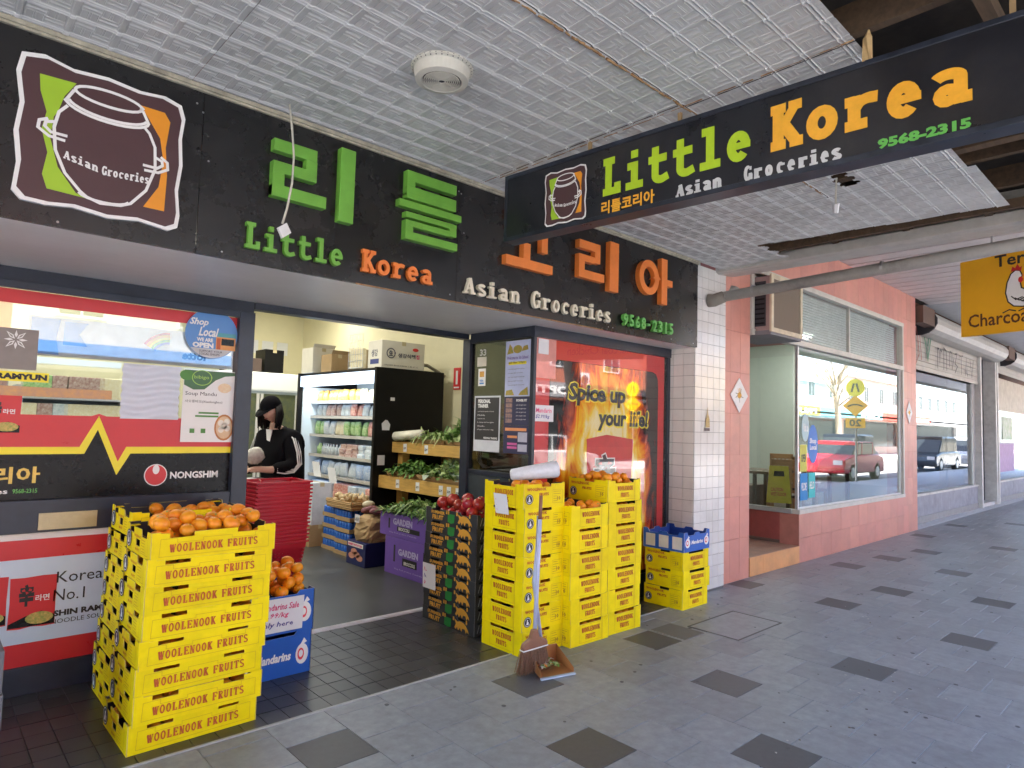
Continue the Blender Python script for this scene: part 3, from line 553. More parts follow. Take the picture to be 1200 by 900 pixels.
# printed board: noodle packet and words
txt(lw, 'Korea\'s', INKK, (.70, 4.6385, .605), UX, UZ, .285, .068); txt(lw, 'No.1', INKK, (.69, 4.6385, .50), UX, UZ, .155, .066)
txt(lw, 'SHIN RAMYUN', INKK, (.695, 4.6385, .412), UX, UZ, .36, .035, bold=.05); txt(lw, 'NOODLE SOUP', INKK, (.685, 4.6385, .37), UX, UZ, .28, .026)
def packet(p, x, z, w, h, y, big=True):
    wav = [(0, 0), (w*.25, -.004), (w*.5, .004), (w*.75, -.003), (w, 0), (w*.985, h*.5), (w, h), (w*.7, h*1.01), (w*.3, h*.99), (0, h), (w*.02, h*.5)]
    part(p, 'packet_print', MB().prism(wav, (x, y, z), UX, UZ, .0006), REDP)
    part(p, 'packet_print', MB().prism([(a*w, b*h) for a, b in ((.01, .02), (.99, .02), (.99, .2), (.7, .3), (.4, .24), (.01, .1))], (x, y-.001, z), UX, UZ, .0005), BLKF)
    part(p, 'packet_print', MB().prism([(a*w, b*h) for a, b in arc(.66, .17, .3, .12, 0, 340, 16)], (x, y-.002, z), UX, UZ, .0005), mat('noodle_print', (.7, .45, .14), .5, col2=(.2, .3, .06), scale=70))
    txt(p, '辛', INKK, (x+w*.2, y-.002, z+h*.42), UX, UZ, w*.32, h*.44, bold=.06); txt(p, '라면', WHT, (x+w*.55, y-.0022, z+h*.5), UX, UZ, w*.3, h*.13, bold=.02)
packet(lw, .482, .372, .222, .285, 4.6385); packet(lw, .24, .40, .235, .27, 4.6385)
packet(lw, .29, 1.475, .185, .22, 4.6525)
txt(lw, 'SHIN RAMYUN', INKK, (.20, 4.6505, 1.783), UX, UZ, .385, .035, bold=.06); part(lw, 'name_plate', MB().box(.19, 4.652, 1.773, .593, 4.6525, 1.828), YELP)
part(lw, 'name_plate', MB().box(.36, 4.652, 1.69, .92, 4.6525, 1.745), mat('wood_print', (.66, .36, .13), .5, col2=(.5, .3, .2), scale=40), label='faded orange strip print')
fl = MB()
for i in range(8):
    a = i*pi/4; fl.stroke([(.425+.012*cos(a), 2.01+.012*sin(a)), (.425+.03*cos(a+.25), 2.01+.03*sin(a+.25)), (.425+.058*cos(a), 2.01+.058*sin(a)), (.425+.03*cos(a-.25), 2.01+.03*sin(a-.25))], .006, (0, 4.65, 0), UX, UZ, 0, closed=True) if i % 2 else fl.prism([(.425+.012*cos(a), 2.01+.012*sin(a)), (.425+.03*cos(a+.25), 2.01+.03*sin(a+.25)), (.425+.055*cos(a), 2.01+.055*sin(a)), (.425+.03*cos(a-.25), 2.01+.03*sin(a-.25))][::-1], (0, 4.65, 0), UX, UZ, .0005)
part(lw, 'flower_decal', fl, WHT)
part(lw, 'flower_ground_reflection', MB().box(.29, 4.652, 1.84, .53, 4.6525, 2.075), mat('grey_painted_reflection', (.26, .23, .21), .5))  # brick reflection behind the flower, painted in as a flat patch
# papers in the left window
PAP = mat('paper', (.72, .73, .76), .6, var=.03); MAN = mat('menu_green', (.07, .17, .08), .5)
wp = MB()
for j in range(25):
    for i in range(13): wp.v.append((.968+.335*i/12+.004*sin(j*1.7), 4.648-.006*(1+sin(j*1.15+1.3*sin(i*.5)))-.003*sin(i*1.1), 1.575+.348*j/24))
wp.f = [(j*13+i, j*13+i+1, j*13+i+14, j*13+i+13) for j in range(24) for i in range(12)]; wp.m = [0]*len(wp.f)
solo('paper_sheet', 'blank wrinkled white sheet stuck in the middle of the left window', 'paper', wp, mat('glossy_paper', (.62, .66, .74), .2, var=.03), smooth=True)
ps = thing('soup_poster', 'soup dumpling poster with green top in the left window', 'poster', (1.49, 4.645, 1.43))
part(ps, 'sheet', MB().box(1.325, 4.643, 1.430, 1.668, 4.645, 1.915), WHT)
part(ps, 'header_print', MB().prism([(0, .0), (.06, -.03), (.13, -.025), (.2, .04), (.26, .07), (.335, .08), (.335, .1), (0, .1)], (1.329, 4.642, 1.81), UX, UZ, .0005), MAN)
part(ps, 'badge', MB().prism(arc(1.345, 1.875, .045, .035, 0, 340, 16), (0, 4.6415, 0), UX, UZ, .0005, 0).stroke(arc(1.44, 1.862, .062, .05, 0, 360, 20), .005, (0, 4.641, 0), UX, UZ, 0, closed=True, m=1), [mat('badge_green', (.08, .25, .05), .5), mat('lime_line', (.35, .6, .12), .5)])
txt(ps, 'bibigo', mat('lime_line', (.35, .6, .12)), (1.39, 4.641, 1.848), UX, UZ, .095, .03, bold=.01)
txt(ps, 'Soup Mandu', INKK, (1.34, 4.642, 1.735), UX, UZ, .2, .032); txt(ps, '사오롱바오(Xiaolongbao)', INKK, (1.34, 4.642, 1.69), UX, UZ, .24, .022)
part(ps, 'bowl_print', MB().prism(arc(1.60, 1.53, .064, .09, 0, 340, 20), (0, 4.642, 0), UX, UZ, .0005, 0).prism(arc(1.60, 1.53, .053, .077, 0, 340, 20), (0, 4.6412, 0), UX, UZ, .0005, 1), [mat('steamer', (.5, .2, .06), .5), mat('steamer_in', (.7, .5, .3), .5)])
dm = MB()
for dx, dz in ((-.022, .03), (.018, .04), (-.02, -.015), (.02, -.005), (.0, .01)): dm.prism(arc(1.6+dx, 1.53+dz, .02, .022, 0, 330, 10), (0, 4.6405, 0), UX, UZ, .0004)
part(ps, 'dumpling_print', dm, mat('dumpling', (.8, .74, .62), .5))
part(ps, 'dumpling_print', MB().prism(arc(1.59, 1.80, .045, .033, 0, 340, 14), (0, 4.641, 0), UX, UZ, .0004), mat('dumpling2', (.78, .5, .28), .5, col2=(.8, .7, .5), scale=50))
part(ps, 'green_lines', MB().box(1.43, 4.6418, 1.62, 1.56, 4.642, 1.632).box(1.41, 4.6418, 1.598, 1.56, 4.642, 1.61).box(1.38, 4.6418, 1.49, 1.41, 4.642, 1.52).box(1.45, 4.6418, 1.49, 1.48, 4.642, 1.52), mat('badge_green', (.08, .25, .05)))
cs = thing('shop_local_sticker', 'round blue shop local sticker at the top of the left window', 'sticker', (1.486, 4.64, 2.0))
BLU = mat('sticker_blue', (.10, .27, .60), .4, var=.03)
part(cs, 'disc', MB().prism(arc(1.486, 2.165, .171, .168, 0, 354, 48), (0, 4.640, 0), UX, UZ, .001, 0, me=0).prism(arc(1.486, 2.165, .168, .165, 218, 322, 20), (0, 4.6392, 0), UX, UZ, .0003, 1), [BLU, mat('sticker_grey', (.55, .56, .58))])
txt(cs, 'Shop', WHT, (1.34, 4.638, 2.205), UX, UZ, .12, .06, bold=.03, shear=.3); txt(cs, 'Local', WHT, (1.40, 4.638, 2.145), UX, UZ, .13, .062, bold=.03, shear=.3)
txt(cs, 'WE ARE', WHT, (1.39, 4.638, 2.108), UX, UZ, .105, .026, bold=.05); txt(cs, 'OPEN', WHT, (1.365, 4.638, 2.066), UX, UZ, .135, .036, bold=.06)
part(cs, 'shop_drawing', MB().box(1.515, 4.638, 2.062, 1.645, 4.6385, 2.15, 0).box(1.55, 4.637, 2.095, 1.635, 4.6375, 2.14, 1).box(1.52, 4.637, 2.064, 1.545, 4.6375, 2.14, 2).box(1.525, 4.6365, 2.15, 1.645, 4.637, 2.178, 3), [mat('drawing_orange', (.75, .35, .12)), BLKF, mat('drawing_red', (.5, .12, .05)), mat('drawing_teal', (.1, .35, .4))])
txt(cs, 'SUPPORT YOUR\nLOCAL SHOPS', INKK, (1.41, 4.638, 2.018), UX, UZ, .15, .034)
# opening header and right post
hd = thing('door_frame', 'navy aluminium frame round the open shop entrance', 'door frame', (2.7, 4.66, 0))
part(hd, 'header', MB().box(1.763, 4.62, 2.375, 3.72, 4.72, 2.422), NAVY, bevel=.002); part(hd, 'post', MB().box(3.715, 4.60, 0, 3.785, 4.70, 2.374), NAVY, bevel=.002)
# right display window ---------------------------------------------------
rw = thing('display_window', 'right shop window with fiery red noodle advertisement', 'window', (4.75, 3.80, 0))
part(rw, 'frame', MB().box(3.72, 3.765, 2.335, 5.69, 3.86, 2.423).box(3.72, 3.861, 2.335, 3.80, 4.60, 2.423).box(3.725, 3.775, 0, 3.755, 3.815, 2.335).box(5.64, 3.775, 0, 5.69, 3.85, 2.335).box(3.755, 3.775, 0, 5.64, 3.85, .22).box(3.73, 3.86, 0, 3.79, 4.60, .15).box(3.73, 3.86, 1.16, 3.775, 4.60, 1.20), NAVY, bevel=.002)
part(rw, 'glass', MB().prism([(3.756, .22), (5.64, .22), (5.64, 2.335), (3.756, 2.335)], (0, 3.7835, 0), UX, UZ, 0), glass('display_glass', (.97, .97, .97), 1.5, 1.5)); part(rw, 'side_glass', MB().box(3.747, 3.816, 1.2, 3.752, 4.6, 2.335), GLSD)
part(rw, 'side_panel', MB().box(3.745, 3.816, .15, 3.755, 4.6, 1.16), mat('smoked_panel', (.05, .06, .065), .15))
# fire print
def fire_mat():
    m = bpy.data.materials.new('fire_print'); m.use_nodes = True; n = m.node_tree.nodes; l = m.node_tree.links; b = n['Principled BSDF']; b.inputs['Roughness'].default_value = .04; b.inputs['Specular IOR Level'].default_value = 1
    tc = n.new('ShaderNodeTexCoord'); sx = n.new('ShaderNodeSeparateXYZ'); l.new(tc.outputs['Generated'], sx.inputs[0])
    no = n.new('ShaderNodeTexNoise'); no.inputs['Scale'].default_value = 5; no.inputs['Detail'].default_value = 9; no.inputs['Distortion'].default_value = 1.2
    mp = n.new('ShaderNodeMapping'); mp.inputs['Scale'].default_value = (2.4, 1, 1.0); l.new(tc.outputs['Generated'], mp.inputs[0]); l.new(mp.outputs[0], no.inputs[0])
    def M(op, a, b_=None, v=None):
        q = n.new('ShaderNodeMath'); q.operation = op; l.new(a, q.inputs[0])
        if b_ is not None: l.new(b_, q.inputs[1])
        if v is not None: q.inputs[1].default_value = v
        return q.outputs[0]
    cx = M('ABSOLUTE', M('SUBTRACT', sx.outputs[0], v=.5)); e = M('MULTIPLY', cx, v=2.15); e = M('POWER', e, v=2.3)
    zt = M('MULTIPLY', M('POWER', sx.outputs[2], v=2.4), v=.62)
    d = M('SUBTRACT', M('SUBTRACT', M('ADD', M('MULTIPLY', no.outputs[0], v=1.5), v=.42), e), zt)
    r = n.new('ShaderNodeValToRGB'); E = r.color_ramp.elements; E[0].position = .12; E[0].color = (.012, .01, .012, 1); E[1].position = .95; E[1].color = (.95, .85, .45, 1)
    for p_, c in ((.28, (.25, .02, .01, 1)), (.42, (.75, .12, .01, 1)), (.6, (.9, .4, .02, 1)), (.78, (.95, .68, .06, 1))): q = E.new(p_); q.color = c
    l.new(d, r.inputs[0]); l.new(r.outputs[0], b.inputs['Base Color']); return m
FIRE = fire_mat(); y = 3.792
part(rw, 'poster_backing', MB().box(3.757, y+.0012, .22, 5.635, y+.004, 2.334), BLKF)
part(rw, 'fire_print', MB().prism([(3.935, .25), (5.495, .25), (5.495, 1.99), (5.48, 2.10), (5.45, 2.145), (5.40, 2.165), (4.02, 2.165), (3.935, 2.05)], (0, y, 0), UX, UZ, .001), FIRE)
part(rw, 'film', MB().prism([(3.757, .22), (3.93, .22), (3.93, 2.05), (4.02, 2.17), (5.40, 2.17), (5.46, 2.15), (5.49, 2.10), (5.50, 2.0), (5.50, .22), (5.60, .22), (5.60, 2.334), (3.757, 2.334)], (0, y-.001, 0), UX, UZ, .001), REDP, label='red border of the fiery advertisement')
part(rw, 'film', MB().box(3.757, y-.004, 2.0, 4.0, y-.003, 2.334), mat('pink_print', (.75, .32, .3), .4), label='faded pink top corner of the advertisement')
yy = y-.003
for s, x, z, w_, h_ in (('Spice up', 4.17, 1.79, .80, .20), ('your life!', 4.57, 1.575, .76, .20)):
    txt(rw, s, YELP, (x-.012, yy+.0008, z-.014), UX, UZ, w_+.03, h_+.025, bold=.09, shear=.08); txt(rw, s, INKK, (x, yy, z), UX, UZ, w_, h_, bold=.04, shear=.08)
part(rw, 'packet_print', MB().prism([(4.44, 1.0), (5.06, .95), (5.10, 1.50), (4.70, 1.54), (4.42, 1.50)], (0, yy+.0012, 0), UX, UZ, .0005), mat('packet_red', (.55, .02, .02), .35))
txt(rw, '辛', WHT, (4.515, yy+.0008, 1.02), UX, UZ, .33, .36, bold=.07); txt(rw, '辛', INKK, (4.53, yy, 1.035), UX, UZ, .30, .33, bold=.04); txt(rw, '라면', INKK, (4.84, yy, 1.07), UX, UZ, .16, .07, bold=.03)
def price(name, label, x, z, w_, h_, lines, y=3.780, u=UX, o=None, tilt=0, col2=None):
    t = thing(name, label, 'price sign', (x, y, z) if o is None else o)
    M = Vector(u); vv = (Vector(UZ)+M*tilt).normalized(); oo = Vector((x, y, z) if o is None else o); n = M.cross(vv).normalized()
    part(t, 'card', MB().prism([(0, 0), (w_, 0), (w_, h_), (0, h_)], oo, M, vv, .002), PAP)
    for i, (s, f, c) in enumerate(lines):
        k = len(lines); hh = h_*.72/k
        txt(t, s, c, oo+n*.001+M*(w_*.1)+vv*(h_-h_*.10-(i+1)*h_*.8/k+h_*.04), M, vv, w_*f, hh*.8, bold=.012, shear=.2, res=1)
    return t
INKP = mat('pink_marker', (.7, .05, .2), .6); INKB = mat('blue_marker', (.04, .04, .3), .6)
price('price_sign', 'mandarin price card stuck on the corner of the fiery window', 3.74, 1.64, .235, .135, [('Mandarin', .8, INKP), ('$2.99/kg', .7, INKB)], y=3.780)
solo('notice', 'small white typed notice in the top left corner of the fiery window', 'notice', MB().box(3.78, 3.780, 2.20, 3.90, 3.782, 2.325), PAP)
solo('door_switch', 'small cream switch box at the top right of the fiery window frame', 'switch', MB().box(5.70, 3.76, 2.06, 5.74, 3.80, 2.22), mat('switch_cream', (.6, .52, .28), .5), bevel=.003)
# posters on the side glass (facing -x)
U = (0, -1, 0)
def sheet(name, label, cat, y0, z0, w_, h_, m): 
    t = thing(name, label, cat, (3.744, y0-w_/2, z0)); part(t, 'sheet', MB().prism([(0, 0), (w_, 0), (w_, h_), (0, h_)], (3.742, y0, z0), U, UZ, .001), m); return t
t = sheet('event_poster', 'pale blue cartoon food poster at the top of the entrance side glass', 'poster', 4.14, 1.845, .305, .475, mat('pale_blue_paper', (.50, .55, .78), .5))
FOOD = mat('food_print', (.6, .3, .06), .5, col2=(.15, .3, .06), scale=50)
part(t, 'food_print', MB().prism(arc(.15, .40, .055, .035, 0, 340, 14), (3.7405, 4.14, 1.845), U, UZ, .0004).prism([(.02, .36), (.1, .37), (.08, .42), (.05, .45)], (3.7405, 4.14, 1.845), U, UZ, .0004).prism([(.2, .38), (.28, .39), (.27, .43), (.22, .42)], (3.7405, 4.14, 1.845), U, UZ, .0004).prism([(.01, .01), (.12, .01), (.09, .06), (.02, .05)], (3.7405, 4.14, 1.845), U, UZ, .0004).prism([(.17, .01), (.29, .01), (.28, .08), (.2, .04)], (3.7405, 4.14, 1.845), U, UZ, .0004), FOOD)
part(t, 'yellow_line', MB().prism([(.04, .27), (.26, .27), (.26, .295), (.04, .295)], (3.7405, 4.14, 1.845), U, UZ, .0004), YELP)
txt(t, 'Welcome to 5th School', mat('violet_ink', (.15, .06, .3)), (3.740, 4.12, 2.16), U, UZ, .26, .028, bold=.02); txt(t, 'until 10am / 3.30pm', INKK, (3.740, 4.10, 2.12), U, UZ, .2, .022, bold=.02)
for i in range(5): txt(t, 'open every day for food and fun', INKK, (3.740, 4.10, 2.07-i*.034), U, UZ, .2-.02*(i % 2), .014, res=1)
t = sheet('trainer_poster', 'black personal trainer poster low on the entrance side glass', 'poster', 4.54, 1.365, .35, .49, mat('grey_white', (.6, .62, .66)))
part(t, 'print', MB().prism([(.015, .1), (.335, .1), (.335, .475), (.015, .475)], (3.7405, 4.54, 1.365), U, UZ, .0004), mat('poster_black', (.03, .03, .032), .5))
txt(t, 'PERSONAL\nTRAINER', WHT, (3.740, 4.49, 1.75), U, UZ, .17, .075, bold=.05); txt(t, 'PERSONAL TRAINING', WHT, (3.740, 4.40, 1.475), U, UZ, .18, .018, bold=.03)
for i, s in enumerate(('get fit and strong with us this year', 'Mobile', 'strength and cardio', 'boxing and weights', 'Studio', 'all ages welcome today')): txt(t, s, WHT, (3.740, 4.49, 1.71-i*.032), U, UZ, .22 if i in (0, 3, 5) else .1, .013, res=1)
t = sheet('schedule_poster', 'dark timetable poster with pink and orange blocks on the side glass', 'poster', 4.14, 1.365, .305, .235, mat('navy_print', (.03, .03, .08), .5))
BL = MB(); cols = [mat('pk', (.6, .12, .35)), mat('or', (.75, .3, .12)), mat('gy', (.45, .45, .55))]
for a, b, c, d, m in ((.02, .19, .28, .215, 1), (.05, .13, .17, .15, 1), (.05, .07, .17, .09, 0), (.05, .04, .17, .06, 0), (.18, .02, .29, .08, 2), (.18, .1, .29, .18, 2)): BL.prism([(a, b), (c, b), (c, d), (a, d)], (3.7405, 4.14, 1.365), U, UZ, .0004, m)
part(t, 'blocks', BL, cols)
t = sheet('team_poster', 'navy poster of portraits above the timetable poster', 'poster', 4.14, 1.603, .305, .237, mat('navy_print', (.03, .03, .08), .5))
BL = MB()
for i in range(5): BL.prism([(.02, .02+i*.043), (.10, .02+i*.043), (.10, .055+i*.043), (.02, .055+i*.043)], (3.7405, 4.14, 1.603), U, UZ, .0004)
part(t, 'portraits', BL, mat('skin_print', (.45, .26, .18), .5, col2=(.12, .1, .14), scale=60)); txt(t, 'POWER FIT', WHT, (3.740, 3.99, 1.80), U, UZ, .13, .022, bold=.05)
for i in range(5): txt(t, 'join our gym team', WHT, (3.740, 3.99, 1.765-i*.03), U, UZ, .12, .013, res=1)
t = sheet('payment_sticker', 'white payment card sticker on the entrance side glass', 'sticker', 4.50, 1.945, .10, .155, WHT)
part(t, 'card_logos', MB().prism([(.02, .08), (.08, .08), (.08, .13), (.02, .13)], (3.7405, 4.50, 1.945), U, UZ, .0004, 0).prism([(.02, .015), (.08, .015), (.08, .03), (.02, .03)], (3.7405, 4.50, 1.945), U, UZ, .0004, 1), [mat('cardred', (.5, .12, .03), .5, col2=(.7, .5, .05), scale=60), BLU])
txt(t, 'VISA', BLU, (3.7403, 4.48, 1.982), U, UZ, .055, .02, bold=.05)
t = sheet('hours_sticker', 'cream opening-hours sticker under the house number', 'sticker', 4.52, 2.12, .125, .085, mat('cream_paper', (.6, .56, .48)))
t = thing('house_number', 'white house number 33 on the entrance side glass', 'number', (3.745, 4.44, 2.22)); txt(t, '33', mat('num', (.5, .5, .48)), (3.743, 4.49, 2.215), U, UZ, .09, .06, bold=.03)
# ============================================================ PROJECTING SIGN
A0 = Vector((2.735, 3.082, 0)); SU = Vector((.0832, -.9965, 0)).normalized()
N_ = SU.cross(Vector(UZ))
sg = thing('hanging_sign', 'black under-awning sign reading Little Korea in green and orange', 'sign', (2.85, 1.5, 2.77))
SGP = mat('sign_black', (.012, .013, .018), .28, var=.4, scale=3, bump=.002, bscale=9, dirt=.4); SGF = mat('sign_frame', (.02, .025, .038), .3, var=.5, scale=9, bump=.01, bscale=30)
def sbox(u0, z0, u1, z1, d0, d1): return MB().prism([(u0, z0), (u1, z0), (u1, z1), (u0, z1)], A0-N_*d0, SU, UZ, d1-d0)
part(sg, 'panel', sbox(.02, 2.80, 3.68, 3.18, .006, .10), SGP)
part(sg, 'frame_bar', sbox(0, 2.775, 3.7, 2.80, 0, .11), SGF, bevel=.002); part(sg, 'frame_bar', sbox(0, 3.18, 3.7, 3.205, 0, .11), SGF, bevel=.002); part(sg, 'frame_bar', sbox(0, 2.80, .02, 3.18, 0, .11), SGF, bevel=.002); part(sg, 'frame_bar', sbox(3.68, 2.80, 3.7, 3.18, 0, .11), SGF, bevel=.002)
for a in (.62, 1.2, 2.6): part(sg, 'hanger', MB().prism([(a, 3.2), (a+.02, 3.2), (a+.02, 3.285), (a, 3.285)], A0-N_*.05, SU, UZ, .015), mat('hanger_tan', (.35, .24, .12), .8))
so = A0-N_*.004
LG = mat('lime_sign_letter', (.42, .62, .02), .4, var=.06, scale=30); OG = mat('amber_sign_letter', (.85, .42, .03), .4, var=.1, scale=20); GWT = mat('sign_grey_white', (.55, .57, .58), .45)
emblem(sg, A0-N_*.0035+SU*.335+Vector((0, 0, 2.805)), SU, UZ, .315, .335, .0015)
word(sg, 'Little', LG, so+SU*.755+Vector((0, 0, 2.905)), SU, UZ, .87, .215, .2, .19, lead=.02, mono=True)
word(sg, 'Korea', OG, so+SU*1.70+Vector((0, 0, 2.91)), SU, UZ, .79, .215, .22, .2, lead=.02, mono=True)
txt(sg, '리틀코리아', OG, so+SU*.755+Vector((0, 0, 2.802)), SU, UZ, .34, .075, bold=.03)
word(sg, 'Asian', GWT, so+SU*1.22+Vector((0, 0, 2.80)), SU, UZ, .25, .066, .3, .14, lead=.06); word(sg, 'Groceries', GWT, so+SU*1.575+Vector((0, 0, 2.80)), SU, UZ, .44, .07, .3, .14, lead=.06)
txt(sg, '9568-2315', mat('sign_green', (.12, .45, .08), .4), so+SU*2.155+Vector((0, 0, 2.80)), SU, UZ, .325, .045, bold=.05)
solo('torn_batten', 'pale splintered batten sticking up behind the hanging sign', 'timber', MB().tube([(2.93, .98, 3.2), (2.935, .975, 3.31), (2.93, .97, 3.345)], [.024, .02, .004], 5), mat('raw_timber', (.55, .38, .18), .8))
hk = thing('dangling_hook', 'small white fitting dangling from the tin ceiling', 'hook', (4.35, 1.65, 3.05)); part(hk, 'wire', MB().tube([(4.35, 1.64, 3.275), (4.36, 1.65, 3.17), (4.34, 1.64, 3.10)], .006, 5), mat('cable_white', (.6, .57, .48))); part(hk, 'fitting', MB().tube([(4.34, 1.64, 3.10), (4.36, 1.65, 3.045)], [.022, .016], 6), WHT)
# ============================================================ CRATES
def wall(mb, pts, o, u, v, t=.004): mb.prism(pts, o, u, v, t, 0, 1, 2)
def flat(mb, pts, w, o, u, v, z=.0008, m=0, c=False): mb.stroke(pts, w, o, u, v, 0, z, m, closed=c)
LOGOM = [INKK, WHT]
def logo(mb, x, z, r, o, u, v):
    o, u, v = Vector(o), Vector(u), Vector(v); n = u.cross(v).normalized()
    mb.prism(arc(x, z, r, r, 0, 340, 18), o+n*.0008, u, v, 0, 0); mb.stroke(arc(x, z, r*.8, r*.8, 0, 360, 16), r*.09, o, u, v, 0, .0012, 1, closed=True)
    mb.prism([(x-.35*r, z-.5*r), (x+.3*r, z-.5*r), (x+.25*r, z), (x+.05*r, z+.1*r), (x+.12*r, z+.45*r), (x-.15*r, z+.5*r), (x-.2*r, z)], o+n*.0013, u, v, 0, 1)
def crate_long(lab, loc, rz, group):     # wide fruit tray .61 x .46 x .128
    W_, D_, H_ = .61, .455, .1275
    t = thing('fruit_crate', lab, 'crate', loc, rz, group); b = MB()
    def prof(L, a, c, h=H_): return [(0, 0), (L, 0), (L, h+.010), (L*.9, h+.010), (L*.9, h+.004), (L*c[1], h+.004), (L*c[1], h-.019), (L*c[0], h-.019), (L*c[0], h+.004), (L*a[1], h+.004), (L*a[1], h-.019), (L*a[0], h-.019), (L*a[0], h+.004), (L*.07, h+.004), (L*.07, h+.010), (0, h+.010)]
    wall(b, prof(W_, (.135, .325), (.675, .845)), (0, 0, 0), UX, UZ); wall(b, prof(W_, (.135, .325), (.675, .845)), (W_, D_, 0), (-1, 0, 0), UZ)
    for o, u in (((0, D_, 0), (0, -1, 0)), ((W_, 0, 0), (0, 1, 0))):
        hz0, hz1, a, c = .042, .078, .40, .56
        wall(b, [(0, 0), (D_*a, 0), (D_*a, H_+.004), (D_*.3, H_+.004), (D_*.3, H_-.03), (D_*.12, H_-.03), (D_*.1, H_+.008), (0, H_+.008)], o, u, UZ)
        wall(b, [(D_*c, 0), (D_, 0), (D_, H_+.008), (D_*.85, H_+.008), (D_*.82, H_-.03), (D_*.62, H_-.03), (D_*.6, H_+.004), (D_*c, H_+.004)], o, u, UZ)
        wall(b, [(D_*a, 0), (D_*c, 0), (D_*c, hz0), (D_*a, hz0)], o, u, UZ); wall(b, [(D_*a, hz1), (D_*c, hz1), (D_*c, H_+.004), (D_*a, H_+.004)], o, u, UZ)
    b.box(.004, .004, .002, W_-.004, D_-.004, .006, 1)
    # corner gussets
    for x, y in ((.004, .004), (W_-.05, .004), (.004, D_-.05), (W_-.05, D_-.05)): b.prism([(x, y), (x+.046, y), (x+.046, y+.046), (x, y+.046)], (0, 0, H_-.004), UX, (0, 1, 0), .003, 0)
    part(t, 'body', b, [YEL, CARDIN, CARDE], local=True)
    word(t, 'WOOLENOOK FRUITS', INK, (.085, 0, .038), UX, UZ, .43, .040, .21, .11, lead=.1, local=True)
    li = MB(); fl_ = [(.04, .02), (.045, .105), (.12, .105), (.12, .085), (.24, .085), (.24, .1), (.38, .1), (.38, .085), (.50, .085), (.50, .105), (.572, .105), (.572, .02)]
    flat(li, fl_, .0013, (0, 0, 0), UX, UZ, c=True); part(t, 'printed_outline', li, mat('outline_ink', (.45, .25, .02)), local=True)
    lg = MB(); logo(lg, .055, .062, .046, (0, D_, 0), (0, -1, 0), UZ); logo(lg, .055, .062, .046, (W_, 0, 0), UYP, UZ); part(t, 'round_logo', lg, LOGOM, local=True)
    tx = txt(t, 'WOOLENOOK', INK, (-.001, D_-.16, .086), (0, -1, 0), UZ, .12, .014, bold=.03, local=True, res=1); txt(t, 'FRUITS', INK, (-.001, D_-.19, .020), (0, -1, 0), UZ, .07, .013, bold=.03, local=True, res=1)
    lb = MB(); [flat(lb, [(.30, .03+i*.014), (.30+.03+.05*random.random(), .03+i*.014)], .002, (0, D_, 0), (0, -1, 0), UZ) for i in range(6)]; flat(lb, [(.29, .02), (.41, .02), (.41, .11), (.29, .11)], .0015, (0, D_, 0), (0, -1, 0), UZ, c=True)
    part(t, 'label_print', lb, mat('outline_ink', (.45, .25, .02)), local=True); return t
UYP = (0, 1, 0)
def crate_square(lab, loc, rz, group):   # squarer, taller tray .425 x .41 x .17
    W_, D_, H_ = .425, .41, .1695
    t = thing('fruit_crate', lab, 'crate', loc, rz, group); b = MB()
    def pf(L, a, c): return [(0, 0), (L, 0), (L, H_+.006), (L*.93, H_+.006), (L*.93, H_), (L*c, H_), (L*c, H_-.021), (L*a, H_-.021), (L*a, H_), (L*.07, H_), (L*.07, H_+.006), (0, H_+.006)]
    wall(b, pf(W_, .22, .79), (0, 0, 0), UX, UZ); wall(b, pf(W_, .22, .79), (W_, D_, 0), (-1, 0, 0), UZ)
    wall(b, pf(D_, .42, .66), (0, D_, 0), (0, -1, 0), UZ); wall(b, pf(D_, .42, .66), (W_, 0, 0), UYP, UZ)
    b.box(.004, .004, .002, W_-.004, D_-.004, .006, 1)
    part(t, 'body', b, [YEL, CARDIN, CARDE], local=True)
    OI = mat('outline_ink', (.45, .25, .02))
    word(t, 'WOOLENOOK', INK, (.118, 0, .088), UX, UZ, .2, .036, .21, .13, lead=.06, local=True); word(t, 'FRUITS', INK, (.16, 0, .036), UX, UZ, .11, .035, .21, .13, lead=.06, local=True)
    li = MB(); flat(li, [(.095, .018), (.335, .018), (.335, .142), (.095, .142)], .0013, (0, 0, 0), UX, UZ, c=True); flat(li, [(.345, 0), (.345, .168)], .003, (0, 0, 0), UX, UZ)
    for o, u in (((0, D_, 0), (0, -1, 0)), ((W_, 0, 0), UYP)):
        flat(li, [(.285, .03), (.385, .03), (.385, .125), (.285, .125)], .0015, o, u, UZ, c=True)
        for i in range(5): flat(li, [(.292, .112-i*.017), (.292+random.uniform(.03, .085), .112-i*.017)], .003, o, u, UZ)
    part(t, 'printed_outline', li, OI, local=True)
    lg = MB()
    for o, u in (((0, D_, 0), (0, -1, 0)), ((W_, 0, 0), UYP)): logo(lg, .055, .066, .036, o, u, UZ)
    part(t, 'round_logo', lg, LOGOM, local=True)
    for o, u in (((-.001, D_-.03, .122), (0, -1, 0)), ((W_+.001, .03, .122), UYP)):
        txt(t, 'WOOLENOOK', INK, o, u, UZ, .19, .024, bold=.04, local=True, res=1)
        txt(t, 'FRUITS', INK, Vector(o)+Vector(u)*.12-Vector((0, 0, .036)), u, UZ, .095, .022, bold=.04, local=True, res=1)
        txt(t, '10', OI, Vector(o)+Vector(u)*.30-Vector((0, 0, .075)), u, UZ, .035, .03, bold=.04, local=True, res=1)
    return t
ORD = ['lowest', 'second', 'third', 'fourth', 'fifth', 'sixth', 'seventh', 'eighth', 'ninth']
